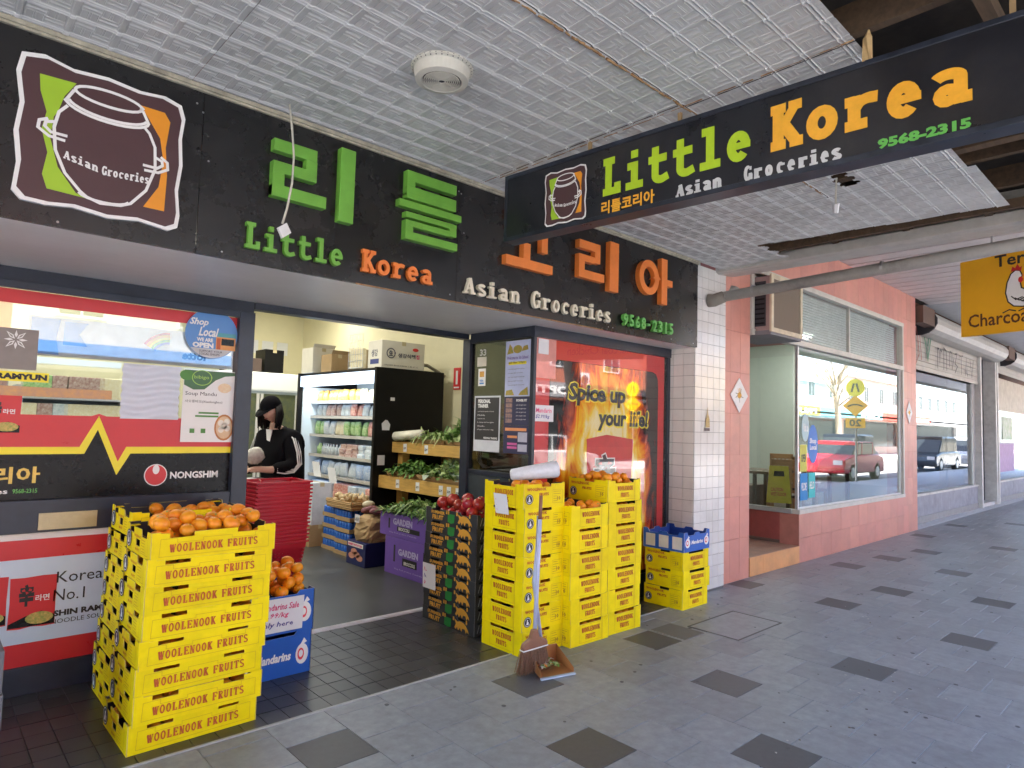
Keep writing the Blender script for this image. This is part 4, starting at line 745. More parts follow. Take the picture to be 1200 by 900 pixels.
def jitter(t):
    for c in bpy.data.objects:
        if c.parent is t and c.name.startswith('body'):
            for v in c.data.vertices: v.co += Vector((random.gauss(0, .0007), random.gauss(0, .0007), random.gauss(0, .0009) if v.co.z > .01 else 0))
        elif c.parent is t:
            m_ = (.305, .228) if t in protos['l'] else (.2125, .205); c.matrix_basis = Matrix.Translation((m_[0], m_[1], 0)) @ Matrix.Diagonal((1.009, 1.011, 1, 1)) @ Matrix.Translation((-m_[0], -m_[1], 0)) @ c.matrix_basis
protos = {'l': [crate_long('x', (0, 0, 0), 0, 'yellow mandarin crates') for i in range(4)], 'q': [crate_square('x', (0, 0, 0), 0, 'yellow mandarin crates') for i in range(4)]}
for L0 in protos.values():
    for t in L0: jitter(t)
index_kids(); used = []
def put(kind, lab, x, y, z, rz):
    pr = random.choice(protos[kind]); M = TR(x, y, z, rz, random.uniform(-.004, .004), random.uniform(-.004, .004))
    if pr not in used: used.append(pr); pr.matrix_basis = M; pr['label'] = lab; return pr
    return copy_tree(pr, M, label=lab)
def stack(kind, n, x, y, rz, where, lean=(0, 0), top=None, pitch=None):
    pitch = pitch or (.1275 if kind == 'l' else .1695)
    for i in range(n):
        w_ = 'topmost' if i == n-1 else (ORD[i] if i else 'lowest'); jx, jy, jr = random.uniform(-.006, .006), random.uniform(-.006, .006), random.uniform(-.02, .02)
        if i == n-1 and top: jx, jy, jr = top
        put(kind, f'yellow fruit crate, {w_} of the {where}' if i in (0, n-1) else f'yellow fruit crate, {w_} from the ground in the {where}', x+lean[0]*i+jx, y+lean[1]*i+jy, i*pitch+.001, rz+jr)
    return n*pitch
stack('l', 8, .852, 3.508, 0, 'wide front stack', (.0065, -.001), (.0, 0, .0))
stack('l', 8, .885, 4.04, 0, 'wide rear stack', (.006, .0), (.01, 0, .01), pitch=.1325)
stack('q', 7, 3.20, 3.725, -pi/2, 'stack behind the broom', (-.001, -.002))
stack('q', 6, 3.615, 3.215, 0, 'shortest of the three tall stacks', (-.002, .001))
stack('q', 7, 4.055, 3.235, 0, 'tall stack farthest right', (.001, .001), (-.012, .0, .015))
stack('q', 3, 5.155, 3.262, 0, 'low stack by the white tiled pier')
for L0 in protos.values():
    for t in L0: assert t in used
# blue trays ------------------------------------------------------------
BLUE = mat('blue_card', (.012, .10, .46), .4, var=.06); BLUE2 = mat('dark_blue_card', (.01, .05, .28), .5)
def blue_tray(name, lab, loc, W_, D_, H_, rz=0, words=True, tall=False):
    t = thing(name, lab, 'box', loc, rz, 'blue fruit boxes'); b = MB()
    def pf(L): return [(0, 0), (L, 0), (L, H_), (L*.88, H_), (L*.85, H_-.03), (L*.62, H_-.03), (L*.58, H_-.01), (L*.42, H_-.01), (L*.38, H_-.03), (L*.15, H_-.03), (L*.12, H_), (0, H_)]
    if tall: pf = lambda L: [(0, 0), (L, 0), (L, H_), (L*.8, H_), (L*.76, H_-.022), (L*.22, H_-.022), (L*.18, H_), (0, H_)]
    b.prism(pf(W_), (0, 0, 0), UX, UZ, .004, 0, 1, 2); b.prism(pf(W_), (W_, D_, 0), (-1, 0, 0), UZ, .004, 0, 1, 2); b.prism(pf(D_), (0, D_, 0), (0, -1, 0), UZ, .004, 0, 1, 2); b.prism(pf(D_), (W_, 0, 0), UYP, UZ, .004, 0, 1, 2); b.box(.004, .004, .002, W_-.004, D_-.004, .006, 1)
    part(t, 'body', b, [BLUE, BLUE2, mat('pale_edge', (.5, .55, .7))], local=True)
    dc = MB()
    for x in (.06, W_-.06):
        dc.prism(arc(x, H_*.45, .042, H_*.24, 0, 340, 16), (0, -.001, 0), UX, UZ, 0, 0); dc.prism(arc(x-.008, H_*.45, .022, H_*.14, 0, 340, 14), (0, -.002, 0), UX, UZ, 0, 1); dc.prism(arc(x-.008, H_*.46, .014, H_*.085, 0, 340, 12), (0, -.003, 0), UX, UZ, 0, 0); dc.prism([(x-.02, H_*.62), (x+.03, H_*.72), (x+.01, H_*.82)], (0, -.002, 0), UX, UZ, 0, 0)
    part(t, 'fruit_logo', dc, [WHT, mat('cherry_print', (.7, .06, .08))], local=True)
    txt(t, 'Mandarins', WHT, (W_*.27, -.001, H_*.36), UX, UZ, W_*.46, H_*.2, bold=.04, shear=.2, local=True)
    return t
bt = blue_tray('blue_tray', 'empty blue fruit tray on the low yellow stack by the tiled pier', (5.13, 3.24, .512), .45, .43, .175, .03)
lb = MB()
for a in (.03, .17, .31): lb.prism([(a, .02), (a+.10, .02), (a+.10, .13), (a, .13)], (-.001, .43, 0), (0, -1, 0), UZ, 0)
part(bt, 'side_labels', lb, mat('label_grey', (.62, .6, .57), .7), local=True)
ba = blue_tray('mandarin_box', 'lower blue box of the pair under the heaped mandarins', (1.50, 3.985, 0), .49, .40, .265, 0, tall=True)
bb = blue_tray('mandarin_box', 'upper blue box heaped with mandarins beside the yellow crates', (1.505, 3.98, .266), .49, .40, .255, 0, tall=True)
price('price_sign', 'large handwritten mandarin sale sign on the front of the blue boxes', 1.60, .285, .315, .205, [('Mandarins Sale', .8, INKP), ('$1.99/kg', .6, INKP), ('only here', .7, INKB)], y=3.968, tilt=.03)
# black nectarine trays --------------------------------------------------
BCARD = mat('black_card', (.03, .032, .036), .5, var=.3); GOLD = mat('gold_card_print', (.62, .31, .035), .5); GPR = mat('green_card_print', (.02, .22, .04), .5)
bt0 = thing('stone_fruit_tray', 'x', 'tray', (0, 0, 0), 0, 'black stone fruit trays'); b = MB(); W_, D_, H_ = .30, .67, .1
def pf(L): return [(0, 0), (L, 0), (L, H_+.004), (L*.9, H_+.004), (L*.88, H_-.018), (L*.7, H_-.018), (L*.68, H_), (L*.3, H_), (L*.28, H_-.018), (L*.12, H_-.018), (L*.1, H_+.004), (0, H_+.004)]
for o, u, L in (((0, 0, 0), UX, W_), ((W_, D_, 0), (-1, 0, 0), W_), ((0, D_, 0), (0, -1, 0), D_), ((W_, 0, 0), UYP, D_)): b.prism(pf(L), o, u, UZ, .004, 0, 0, 1)
b.box(.004, .004, .002, W_-.004, D_-.004, .006); part(bt0, 'body', b, [BCARD, mat('grey_edge', (.2, .2, .2))], local=True)
txt(bt0, 'SUMMER', GOLD, (-.001, D_-.07, .058), (0, -1, 0), UZ, .19, .026, bold=.05, local=True, res=1); txt(bt0, 'FRUIT', GOLD, (-.001, D_-.09, .012), (0, -1, 0), UZ, .15, .038, bold=.05, local=True, res=1)
g = MB(); g.prism([(.30, .012), (.345, .0), (.385, .012), (.39, .075), (.30, .075)], (-.0015, D_, 0), (0, -1, 0), UZ, 0, 0)
tg = [(.43, .02), (.45, .05), (.43, .085), (.47, .07), (.50, .08), (.54, .075), (.57, .06), (.60, .03), (.61, .005), (.585, .02), (.575, .0), (.56, .03), (.53, .03), (.52, .002), (.50, .03), (.48, .005), (.465, .03), (.45, .01)]
g.prism(tg, (-.0015, D_, 0), (0, -1, 0), UZ, 0, 1)
for a in (.275, .41, .30, .57): g.prism([(a, .07), (a+.018, .07), (a+.018, .098), (a, .098)], (-.002, D_, 0), (0, -1, 0), UZ, 0, 1)
part(bt0, 'tiger_and_leaf_print', g, [GPR, GOLD], local=True)
cr = MB(); [flat(cr, [(.03+.03*i, .02), (.05+.03*i, .08)], .004, (0, 0, 0), UX, UZ) for i in range(8)]; part(bt0, 'end_print', cr, mat('grey_painted_reflection3', (.4, .4, .42)), local=True); index_kids()
for i in range(9):
    lab = f'black fruit tray with gold printing, {"topmost" if i == 8 else ORD[i]} of its stack'
    M = TR(3.228+random.uniform(-.003, .003), 3.838+random.uniform(-.004, .004), i*.1005, random.uniform(-.006, .006))
    if i == 0: bt0.matrix_basis = M; bt0['label'] = lab
    else: copy_tree(bt0, M, label=lab)
price('price_sign', 'handwritten stone fruit price sign hanging on the black trays', 3.2, .3, .175, .20, [('PEACH', .7, INKP), ('Nectarine', .8, INKB), ('$4.99', .6, INKP)], u=(0, -1, 0), o=(3.215, 4.50, .25), tilt=-.05)
price('price_sign', 'slanted handwritten price card on the yellow stack behind the broom', 3.2, .95, .14, .145, [('MURCOTT', .75, INKP), ('MANDARIN', .8, INKB), ('$2.99kg', .7, INKP)], u=(0, -1, 0), o=(3.178, 3.575, .965), tilt=-.22)
# ============================================================ FRUIT
NECT = mat('nectarine_skin', (.27, .006, .018), .22, col2=(.46, .05, .03), scale=9, orand=.2)
def fruit(name, lab, cat, pts, group, r, m, sc=(1, 1, .84), stem=True):
    ms = MB().ball((0, 0, 0), r, sc, 14, 9, 0, .012).mesh(name, m, True); sm = MB().lathe((0, 0, r*sc[2]*.985), [(r*.16, -.002), (r*.14, .0015), (r*.04, .002)], 8).mesh('stem', STEM)
    pts = sorted(pts, key=lambda p: p[0]*.74-p[1]*.67)
    for i, (x, y, z) in enumerate(pts):
        M = TR(x, y, z, random.uniform(0, 6.28), random.uniform(-.9, .9), random.uniform(-.7, .7)) @ Matrix.Scale(random.uniform(.84, 1.10), 4)
        o = link(name, ms, None, M); tag(o, lab+', '+nth(i+1)+' from the left', cat, group)
        if stem: link('stem', sm, o)
def heap(x0, x1, y0, y1, z, r, n, peak=0, bias=None):
    P = []; tries = 0
    while len(P) < n and tries < 9000:
        tries += 1; x, y = random.uniform(x0+r, x1-r), random.uniform(y0+r, y1-r)
        if bias and random.random() > bias(x, y): continue
        zz = z
        for (a, b, c) in P:
            d = math.hypot(a-x, b-y)
            if d < 1.75*r: zz = max(zz, c+math.sqrt(max(0, (1.8*r)**2-d*d))*.92)
        if zz < z+peak+1e-6: P.append((x, y, zz))
    return P
fruit('mandarin', 'mandarin on top of the wide front stack', 'mandarin', heap(.91, 1.49, 3.52, 3.84, .975, .041, 38, .10, lambda x, y: 1 if x < 1.24 else .22), 'mandarins in the front stack', .041, ORF)
fruit('mandarin', 'mandarin on top of the wide rear stack', 'mandarin', heap(1.10, 1.53, 4.06, 4.46, .985, .041, 26, .05), 'mandarins in the rear stack', .041, ORF)
fruit('mandarin', 'mandarin heaped on the upper blue box', 'mandarin', heap(1.53, 1.99, 4.0, 4.36, .50, .042, 46, .14), 'mandarins on the blue box', .042, ORF)
fruit('mandarin', 'mandarin on top of the tall stack farthest right', 'mandarin', heap(4.07, 4.45, 3.25, 3.62, 1.145, .038, 26, .075), 'mandarins in the third stack', .038, ORF)
fruit('mandarin', 'mandarin on top of the shortest of three tall stacks', 'mandarin', heap(3.63, 4.01, 3.24, 3.6, .965, .038, 20, .04), 'mandarins in the middle stack', .038, ORF)
fruit('mandarin', 'mandarin behind the plastic roll on the broom stack', 'mandarin', heap(3.22, 3.60, 3.33, 3.70, 1.125, .038, 16, .04), 'mandarins in the broom stack', .038, ORF)
fruit('nectarine', 'red nectarine piled on the stack of black trays', 'nectarine', heap(3.24, 3.52, 3.86, 4.46, .87, .05, 26, .11), 'nectarines on the black trays', .05, NECT, (1, 1, .94))
# fruit glimpsed through the hand slots
for nm, x, y, W_, D_, n, pt, l0 in (('wide front stack', .875, 3.53, .50, .36, 7, .1275, 'l'), ('broom stack', 3.22, 3.34, .36, .36, 6, .1695, 'q'), ('middle stack', 3.64, 3.24, .36, .36, 5, .1695, 'q'), ('third stack', 4.08, 3.26, .36, .36, 6, .1695, 'q')):
    mb = MB()
    for i in range(n):
        for a in range(int(W_/.08)+1):
            for b in (0, 1, int(D_/.08)): mb.ball((x+.03+a*.08+random.uniform(-.01, .01)+(.0065*i if l0 == 'l' else 0), y+.03+b*.08, pt*(i+1)-.055), .038, (1, 1, .85), 8, 6)
    solo('packed_mandarins', 'mandarins packed inside the closed crates of the '+nm, 'mandarins', mb, ORF, kind='stuff', smooth=True)
# plastic bag roll on the broom stack
rl = thing('bag_roll', 'white roll of plastic bags lying on the crates behind the broom', 'bag roll', (3.50, 3.4, 1.22))
PLA = mat('plastic_roll', (.72, .75, .8), .3, var=.08, scale=30, bump=.006, bscale=90); r0 = []
ax0, ax1 = Vector((3.30, 3.56, 1.235)), Vector((3.60, 3.36, 1.285)); dd = (ax1-ax0)
part(rl, 'roll', MB().tube([ax0+dd*t for t in (0, .03, .3, .6, .9, .97, 1)], [.03, .042, .05, .056, .064, .062, .05], 20), PLA, smooth=True)
part(rl, 'core', MB().tube([ax1-dd*.02, ax1+dd*.012], .02, 14), mat('core_card', (.4, .36, .3)))
# broom and dustpan --------------------------------------------------------
bm = thing('broom', 'brown upright broom with bristles standing in the dustpan', 'broom', (3.08, 3.08, 0))
HB = mat('handle_blue_white', (.50, .55, .75), .3); BRN = mat('broom_brown', (.26, .12, .07), .45); BRS = mat('bristle', (.24, .13, .08), .7, var=.3, scale=90)
bx = Vector((3.085, 3.06, 0)); tp = Vector((3.20, 3.14, 1.13))
part(bm, 'handle', MB().tube([bx+(tp-bx)*.24, bx+(tp-bx)*.86], .014, 12), HB, smooth=True); part(bm, 'grip', MB().tube([bx+(tp-bx)*.86, tp], [.0125, .0125], 12), BRN, smooth=True)
u_ = Vector((1, -.15, .02)).normalized()
part(bm, 'broom_head', MB().prism([(-.098, 0), (.098, .01), (.098, .03), (.088, .048), (.032, .068), (.018, .12), (-.018, .12), (-.036, .068), (-.088, .04), (-.098, .02)], Vector((3.09, 3.045, .155)), u_, UZ, .04), BRN, bevel=.006)
part(bm, 'binding', MB().prism([(-.10, 0), (.10, .01), (.10, .016), (-.10, .006)], Vector((3.09, 3.043, .150)), u_, UZ, .045), WHT)
bs = MB()
for i in range(420):
    a, b = random.uniform(-.094, .094), random.uniform(0, .04); p = Vector((3.09, 3.045, .156))+u_*a+Vector((0, b, 0)); e = p+u_*(a*.24-.012+random.uniform(-.012, .012))+Vector((0, random.uniform(-.02, .02), -.135-random.uniform(0, .018)))
    bs.tube([p, (p+e)/2+Vector((random.uniform(-.003, .003), 0, 0)), e], [.0019, .0019, .001], 3, caps=False)
part(bm, 'bristles', bs, BRS)['kind'] = 'stuff'
dp = thing('dustpan', 'brown upright dustpan with a pale lip and food scraps', 'dustpan', (3.15, 2.98, 0))
DPB = mat('dustpan_brown', (.36, .15, .05), .35, var=.1); q0, q1 = Vector((3.04, 2.945, .012)), Vector((3.285, 2.885, .012)); f_ = (q1-q0).normalized(); bk = Vector((.10, .245, 0))*.9
r0_, r1_ = q0+bk+f_*.02, q1+bk-f_*.02
mb = MB(); up = Vector((0, 0, 1)); mb.add([q0, q1, r1_, r0_, q0-up*.008, q1-up*.008, r1_-up*.008, r0_-up*.008], [(0, 1, 2, 3), (7, 6, 5, 4), (0, 4, 5, 1)])
for a, b, ha, hb in ((q0, r0_, .028, .11), (r0_, r1_, .11, .11), (r1_, q1, .11, .028)):
    d = (b-a).normalized().cross(up)*.004; mb.add([a-up*.008, b-up*.008, b+up*hb, a+up*ha, a-up*.008+d, b-up*.008+d, b+up*hb+d, a+up*ha+d], [(0, 1, 2, 3), (7, 6, 5, 4), (3, 2, 6, 7), (0, 4, 5, 1), (0, 3, 7, 4), (1, 5, 6, 2)])
part(dp, 'pan', mb, DPB, bevel=.002)
part(dp, 'lip', MB().add([q0-f_*.004, q1+f_*.004, q1+f_*.004-bk*.1, q0-f_*.004-bk*.1, q0-f_*.004-up*.012, q1+f_*.004-up*.012, q1+f_*.004-bk*.1-up*.009, q0-f_*.004-bk*.1-up*.009], [(3, 2, 1, 0), (3, 7, 6, 2), (4, 5, 6, 7), (0, 1, 5, 4), (0, 4, 7, 3), (1, 2, 6, 5)]), mat('lip_blue', (.45, .55, .68), .35))
part(dp, 'handle', MB().tube([(r0_+r1_)/2+up*.05, Vector((3.165, 3.155, .55)), Vector((3.195, 3.155, .99))], .012, 10), HB, smooth=True)
sc_ = MB()
for i in range(60):
    t = random.random(); p = q0+bk*random.uniform(.35, .9)+f_*random.uniform(.03, .17)+up*.02; sc_.leaf(p, (random.uniform(-1, 1), random.uniform(-1, 1), random.uniform(0, .6)), .045, .024, random.choice((0, 0, 1, 2, 3)))
solo('food_scraps', 'green and orange vegetable scraps swept into the dustpan', 'scraps', sc_, [LEAF2, LEAF, ORF, WHT], kind='stuff')
# yellow and grey crates cut by the left frame edge
e1 = stack('q', 1, -.055, 3.50, 0, 'corner pile at the left edge of the photo') if False else 0
ge = thing('grey_crate', 'grey fruit crate at the far left edge on a yellow crate', 'crate', (.1, 3.6, 0))
part(ge, 'body', MB().box(-.06, 3.52, .25, .372, 3.9, .40).box(-.06, 3.52, .405, .366, 3.9, .585), mat('grey_card', (.14, .14, .15), .6), bevel=.004)
ge2 = thing('yellow_crate', 'yellow crate below the grey crate at the far left edge', 'crate', (.1, 3.6, 0)); part(ge2, 'body', MB().box(-.06, 3.52, .10, .368, 3.9, .248), YEL, bevel=.003); part(ge2, 'base', MB().box(-.06, 3.53, 0, .36, 3.9, .098), BCARD)
# red shopping baskets --------------------------------------------------------
RB = mat('basket_red', (.50, .01, .035), .3, var=.08)
def basket():
    t = thing('shopping_basket', 'x', 'basket', (0, 0, 0), 0, 'nested red shopping baskets'); b = MB(); a0, b0, a1, b1, H_ = .165, .125, .205, .155, .26
    b.box(-a0, -b0, 0, a0, b0, .006)
    for sx, L0, L1, o0, o1, ax in ((1, a0, a1, b0, b1, 'x'), (-1, a0, a1, b0, b1, 'x'), (1, b0, b1, a0, a1, 'y'), (-1, b0, b1, a0, a1, 'y')):
        def P(s, h):   # s in -1..1 along wall, h 0..1 up
            L = L0+(L1-L0)*h; o = o0+(o1-o0)*h; return (s*L, sx*o, h*H_) if ax == 'x' else (sx*o, s*L, h*H_)
        n = 13
        for i in range(n+1):
            s = -1+2*i/n; w = .022; b.add([P(max(-1, s-w), 0), P(min(1, s+w), 0), P(min(1, s+w), .8), P(max(-1, s-w), .8)], [(0, 1, 2, 3)])
        for j in range(8):
            h = j*.1; b.add([P(-1, h), P(1, h), P(1, h+.045), P(-1, h+.045)], [(0, 1, 2, 3)])
        b.add([P(-1, .8), P(1, .8), P(1, 1), P(-1, 1)], [(0, 1, 2, 3)])
    part(t, 'body', b, RB, local=True)
    r = MB()
    for s in (-1, 1): r.box(-a1-.014, s*b1-.007, H_-.014, a1+.014, s*b1+.007, H_).box(s*a1-.007, -b1, H_-.014, s*a1+.007, b1, H_-.0002)
    part(t, 'rim', r, RB, local=True, bevel=.003); return t
bk0 = basket()
hn = part(bk0, 'handle', MB().tube([(-.16, -.12, .262), (-.14, -.04, .27), (.14, -.04, .27), (.16, -.12, .262)], .006, 6), RB, local=True); index_kids()
for i in range(17):
    lab = 'red plastic shopping basket, ' + ('topmost of the nested pile' if i == 16 else ('lowest of the nested pile' if i == 0 else nth(17-i)+' from the top of the nested pile'))
    M = TR(2.17+random.uniform(-.004, .004)+.001*i, 5.12, .36+i*.0295, .06+random.uniform(-.02, .02)) @ Matrix.Scale(1.08, 4)
    if i == 0: bk0.matrix_basis = M; bk0['label'] = lab
    else: copy_tree(bk0, M, label=lab)
solo('basket_stand', 'dark stand carrying the pile of red baskets', 'stand', MB().box(2.0, 4.98, 0, 2.34, 5.26, .36), BCARD)
# ============================================================ GROCERY INTERIOR
it = struct('shop_walls', MB().box(5.3, 4.70, 0, 5.4, 11.6, 3.7).box(-4.1, 4.70, 0, -4, 11.6, 3.7).box(-4, 11.5, 0, 5.3, 11.6, 3.7).box(5.69, 3.87, 0, 5.75, 4.7, 3.0).box(5.4, 4.66, 0, 5.75, 4.7, 3.0), WALLC)
part(it, 'bulkhead', MB().box(-4, 4.74, 2.98, 5.3, 4.86, 3.62), WALLC)
for j in range(19): part(it, 'wall_board', MB().tbox(0, 0, 0, .010, 1, 1, 0) if False else MB().box(5.292, 5.0, .35+j*.11, 5.2995, 11.4, .35+j*.11+.102), WALLC)
ce = struct('shop_ceiling', MB().box(-4, 4.74, 3.62, 5.3, 11.5, 3.68), mat('shop_ceiling_white', (.72, .70, .60), .7))
for i in range(9): part(ce, 'ceiling_batten', MB().box(-4+i*1.15, 4.9, 3.608, -3.975+i*1.15, 11.4, 3.619), mat('batten_grey', (.25, .25, .22), .7))
TUBE = mat('tube_light', (1, .98, .94), .5, emit=2.2, var=0)
def tube_light(x, y, L, ax, lab):
    t = thing('fluorescent_light', lab, 'ceiling light', (x, y, 3.55)); a = (L/2, .03) if ax == 'x' else (.03, L/2)
    part(t, 'housing', MB().box(x-a[0], y-a[1], 3.56, x+a[0], y+a[1], 3.605), WHT); part(t, 'tube', MB().box(x-a[0]*.97, y-a[1]*.6, 3.535, x+a[0]*.97, y+a[1]*.6, 3.558), TUBE)
    L_ = bpy.data.lights.new('tube_lamp', 'AREA'); L_.shape = 'RECTANGLE'; L_.size = a[0]*2; L_.size_y = a[1]*2; L_.energy = 3.6; L_.color = (1, .96, .82)
    o = bpy.data.objects.new('tube_lamp', L_); COL.objects.link(o); o.parent = t; o.location = (0, 0, -.03)
for k, (x, y, L, ax, w_) in enumerate([(.9, 6.2, 1.5, 'x', 'nearest the left window'), (2.9, 6.4, 1.5, 'x', 'above the shop entrance'), (.2, 8.0, 1.5, 'y', 'running towards the back on the left'), (2.4, 8.6, 1.5, 'x', 'in the middle of the shop'), (-1.6, 7.5, 1.5, 'x', 'far left in the shop'), (1.6, 10.4, 1.5, 'x', 'near the back wall'), (4.2, 9.6, 1.5, 'x', 'above the back of the open fridge')]): tube_light(x, y, L, ax, 'lit white fluorescent tube '+w_)
# open fridge -----------------------------------------------------------------
FB = mat('fridge_black', (.004, .004, .005), .45, spec=.25, var=.3); FW = mat('fridge_white', (.62, .70, .76), .35, var=.02); GLOW = mat('fridge_lamp', (.62, .78, 1), .4, emit=.22, var=0)
X, Y0, Y1, X1 = 4.15, 6.88, 8.93, 5.10
fg = thing('open_fridge', 'tall black open-front fridge with lit shelves of packets', 'fridge', (4.6, 7.9, 0))
part(fg, 'side_panel', MB().box(X-.06, Y0-.05, 0, X1, Y0, 2.26), FB, bevel=.005); part(fg, 'side_panel', MB().box(X-.06, Y1, 0, X1, Y1+.05, 2.26), FB)
part(fg, 'top', MB().box(X, Y0, 2.20, X1, Y1, 2.26), FB); part(fg, 'back', MB().box(X1-.08, Y0, .3, X1, Y1, 2.2), FW)
part(fg, 'lit_header', MB().box(X-.04, Y0, 2.07, X+.03, Y1, 2.22), GLOW); part(fg, 'base', MB().box(X-.05, Y0, 0, X1, Y1, .34), FB)
part(fg, 'inner_side', MB().box(X, Y1-.02, .34, X1-.08, Y1, 2.07), FW); part(fg, 'inner_side', MB().box(X, Y0, .34, X1-.08, Y0+.02, 2.07), FW)
SH = [.55, .84, 1.12, 1.40, 1.66, 1.87]
for z in SH:
    part(fg, 'shelf', MB().box(X+.14, Y0+.02, z-.02, X1-.08, Y1-.02, z), ALU); part(fg, 'price_rail', MB().box(X+.125, Y0+.02, z-.035, X+.14, Y1-.02, z+.005), mat('rail_grey', (.42, .40, .36), .5))
    part(fg, 'shelf_lamp', MB().box(X+.17, Y0+.04, z-.034, X+.20, Y1-.04, z-.022), GLOW)
L_ = bpy.data.lights.new('fridge_lamp', 'AREA'); L_.shape = 'RECTANGLE'; L_.size = .1; L_.size_y = 1.9; L_.energy = 1.6; L_.color = (.82, .93, 1)
o = bpy.data.objects.new('fridge_lamp', L_); COL.objects.link(o); o.parent = fg; o.matrix_basis = wm(fg).inverted() @ Matrix.Translation((X+.02, (Y0+Y1)/2, 2.05)) @ Matrix.Rotation(radians(-35), 4, 'Y')
for s in ((Y0+.35, 1.62, .06, .045, WHT), (Y0+.35, 1.36, .1, .12, PAP), (Y0+.35, .95, .1, .14, mat('list_pink', (.7, .6, .58)))): pass
ns = MB().prism([(4.30, 1.86), (4.36, 1.86), (4.36, 1.90), (4.30, 1.90)], (0, Y0-.052, 0), UX, UZ, .001).prism([(4.20, 1.50), (4.30, 1.50), (4.31, 1.57), (4.27, 1.62), (4.24, 1.625), (4.19, 1.58)], (0, Y0-.052, 0), UX, UZ, .001).prism([(4.15, 1.08), (4.25, 1.08), (4.25, 1.20), (4.15, 1.20)], (0, Y0-.052, 0), UX, UZ, .001)
part(fg, 'side_notes', ns, PAP)
# packets on the shelves: every packet its own thing
PK = [mat('pack_'+n, c, .35, col2=c2, scale=38) for n, c, c2 in (('orange', (.75, .3, .04), (.85, .6, .2)), ('white', (.7, .72, .74), (.4, .5, .55)), ('green', (.12, .4, .08), (.6, .7, .4)), ('red', (.55, .08, .07), (.8, .6, .5)), ('blue', (.15, .32, .6), (.7, .75, .8)), ('cream', (.72, .62, .36), (.8, .76, .6)), ('brown', (.3, .12, .1), (.6, .5, .45)))]
CN = ['orange', 'white', 'green', 'red', 'blue', 'cream', 'brown']
def pouch(w_, h_, d_):
    mb = MB(); n = 6
    for j, (zz, q) in enumerate(((0, .25), (.12, .9), (.5, 1), (.85, .7), (1, .06))):
        for i in range(2*n):
            s = (i/(n-1) if i < n else (2*n-1-i)/(n-1)); sd = 1 if i < n else -1
            mb.v.append((sd*d_/2*q*(.35+.65*sin(pi*(.08+.84*s))), (s-.5)*w_*(1 if j in (0, 4) else .97), zz*h_))
    for j in range(4):
        for i in range(2*n): a = j*2*n+i; b = j*2*n+(i+1) % (2*n); mb.f.append((a, b, b+2*n, a+2*n)); mb.m.append(0)
    mb.f.append(tuple(range(4*2*n, 5*2*n))); mb.m.append(0); return mb
pm = {}
def packet_obj(kind, c, w_, h_, d_):
    k = (kind, c, round(w_, 2), round(h_, 2))
    if k not in pm: pm[k] = (pouch(w_, h_, d_) if kind == 'p' else MB().tbox(-d_/2, -w_/2, 0, d_/2, w_/2, h_, .008) if kind == 'b' else MB().lathe((0, 0, 0), [(w_/2, 0), (w_/2, h_*.6), (w_/2*.9, h_*.68), (w_*.2, h_*.82), (w_*.18, h_), ], 10)).mesh('packet', PK[c], kind != 'b')
    return pm[k]
SN = ['bottom', 'second', 'third', 'fourth', 'fifth', 'top']
ROWN = {}
rows = [(.55, 'b', [1, 4, 1, 3], .2, .10, 2), (.84, 'p', [5, 4, 1, 1, 4], .19, .19, 1), (1.12, 'b', [6, 1, 6, 1], .15, .055, 3), (1.40, 'p', [0, 3, 2, 2, 5, 1, 2], .13, .19, 1), (1.66, 'p', [4, 1, 3, 1, 6, 1], .13, .165, 1), (1.87, 'p', [1, 5, 0, 0, 0], .14, .16, 1)]
for ri, (z, kd, cs_, w_, h_, st_) in enumerate(rows):
    y = Y0+.10; i = 0
    while y < Y1-.08:
        f = (y-Y0)/(Y1-Y0); c = cs_[min(len(cs_)-1, int(f*len(cs_)))] if kd == 'p' else random.choice(cs_)
        if kd == 'b' and f > .55 and ri == 2: kk, c, ww, hh = 'c', (2 if f > .9 else 1), .07, .15
        else: kk, ww, hh = kd, w_, h_
        for s in range(st_ if kk != 'c' else 1):
            o = link({'p': 'food_packet', 'b': 'food_tray', 'c': 'drink_bottle'}[kk], packet_obj(kk, c, ww, hh, .09 if kk == 'p' else .2), None, TR(X+.24+random.uniform(-.02, .02), y, z+s*hh*1.02, random.uniform(-.15, .15), random.uniform(-.12, .12) if kk == 'p' else 0, random.uniform(-.1, .22) if kk == 'p' else 0))
            nm = {'p': 'plump packet', 'b': 'flat tray', 'c': 'bottle'}[kk]
            tag(o, f'{CN[c]} {nm} on the {SN[ri]} shelf of the open fridge, {nth(len(ROWN.setdefault(ri, [])) + 1)} from the right', 'packet' if kk == 'p' else ('food tray' if kk == 'b' else 'bottle'), 'goods in the open fridge')
            ROWN[ri].append(1)
            if kk == 'c': break
        y += ww*1.06+random.uniform(0, .01); i += 1
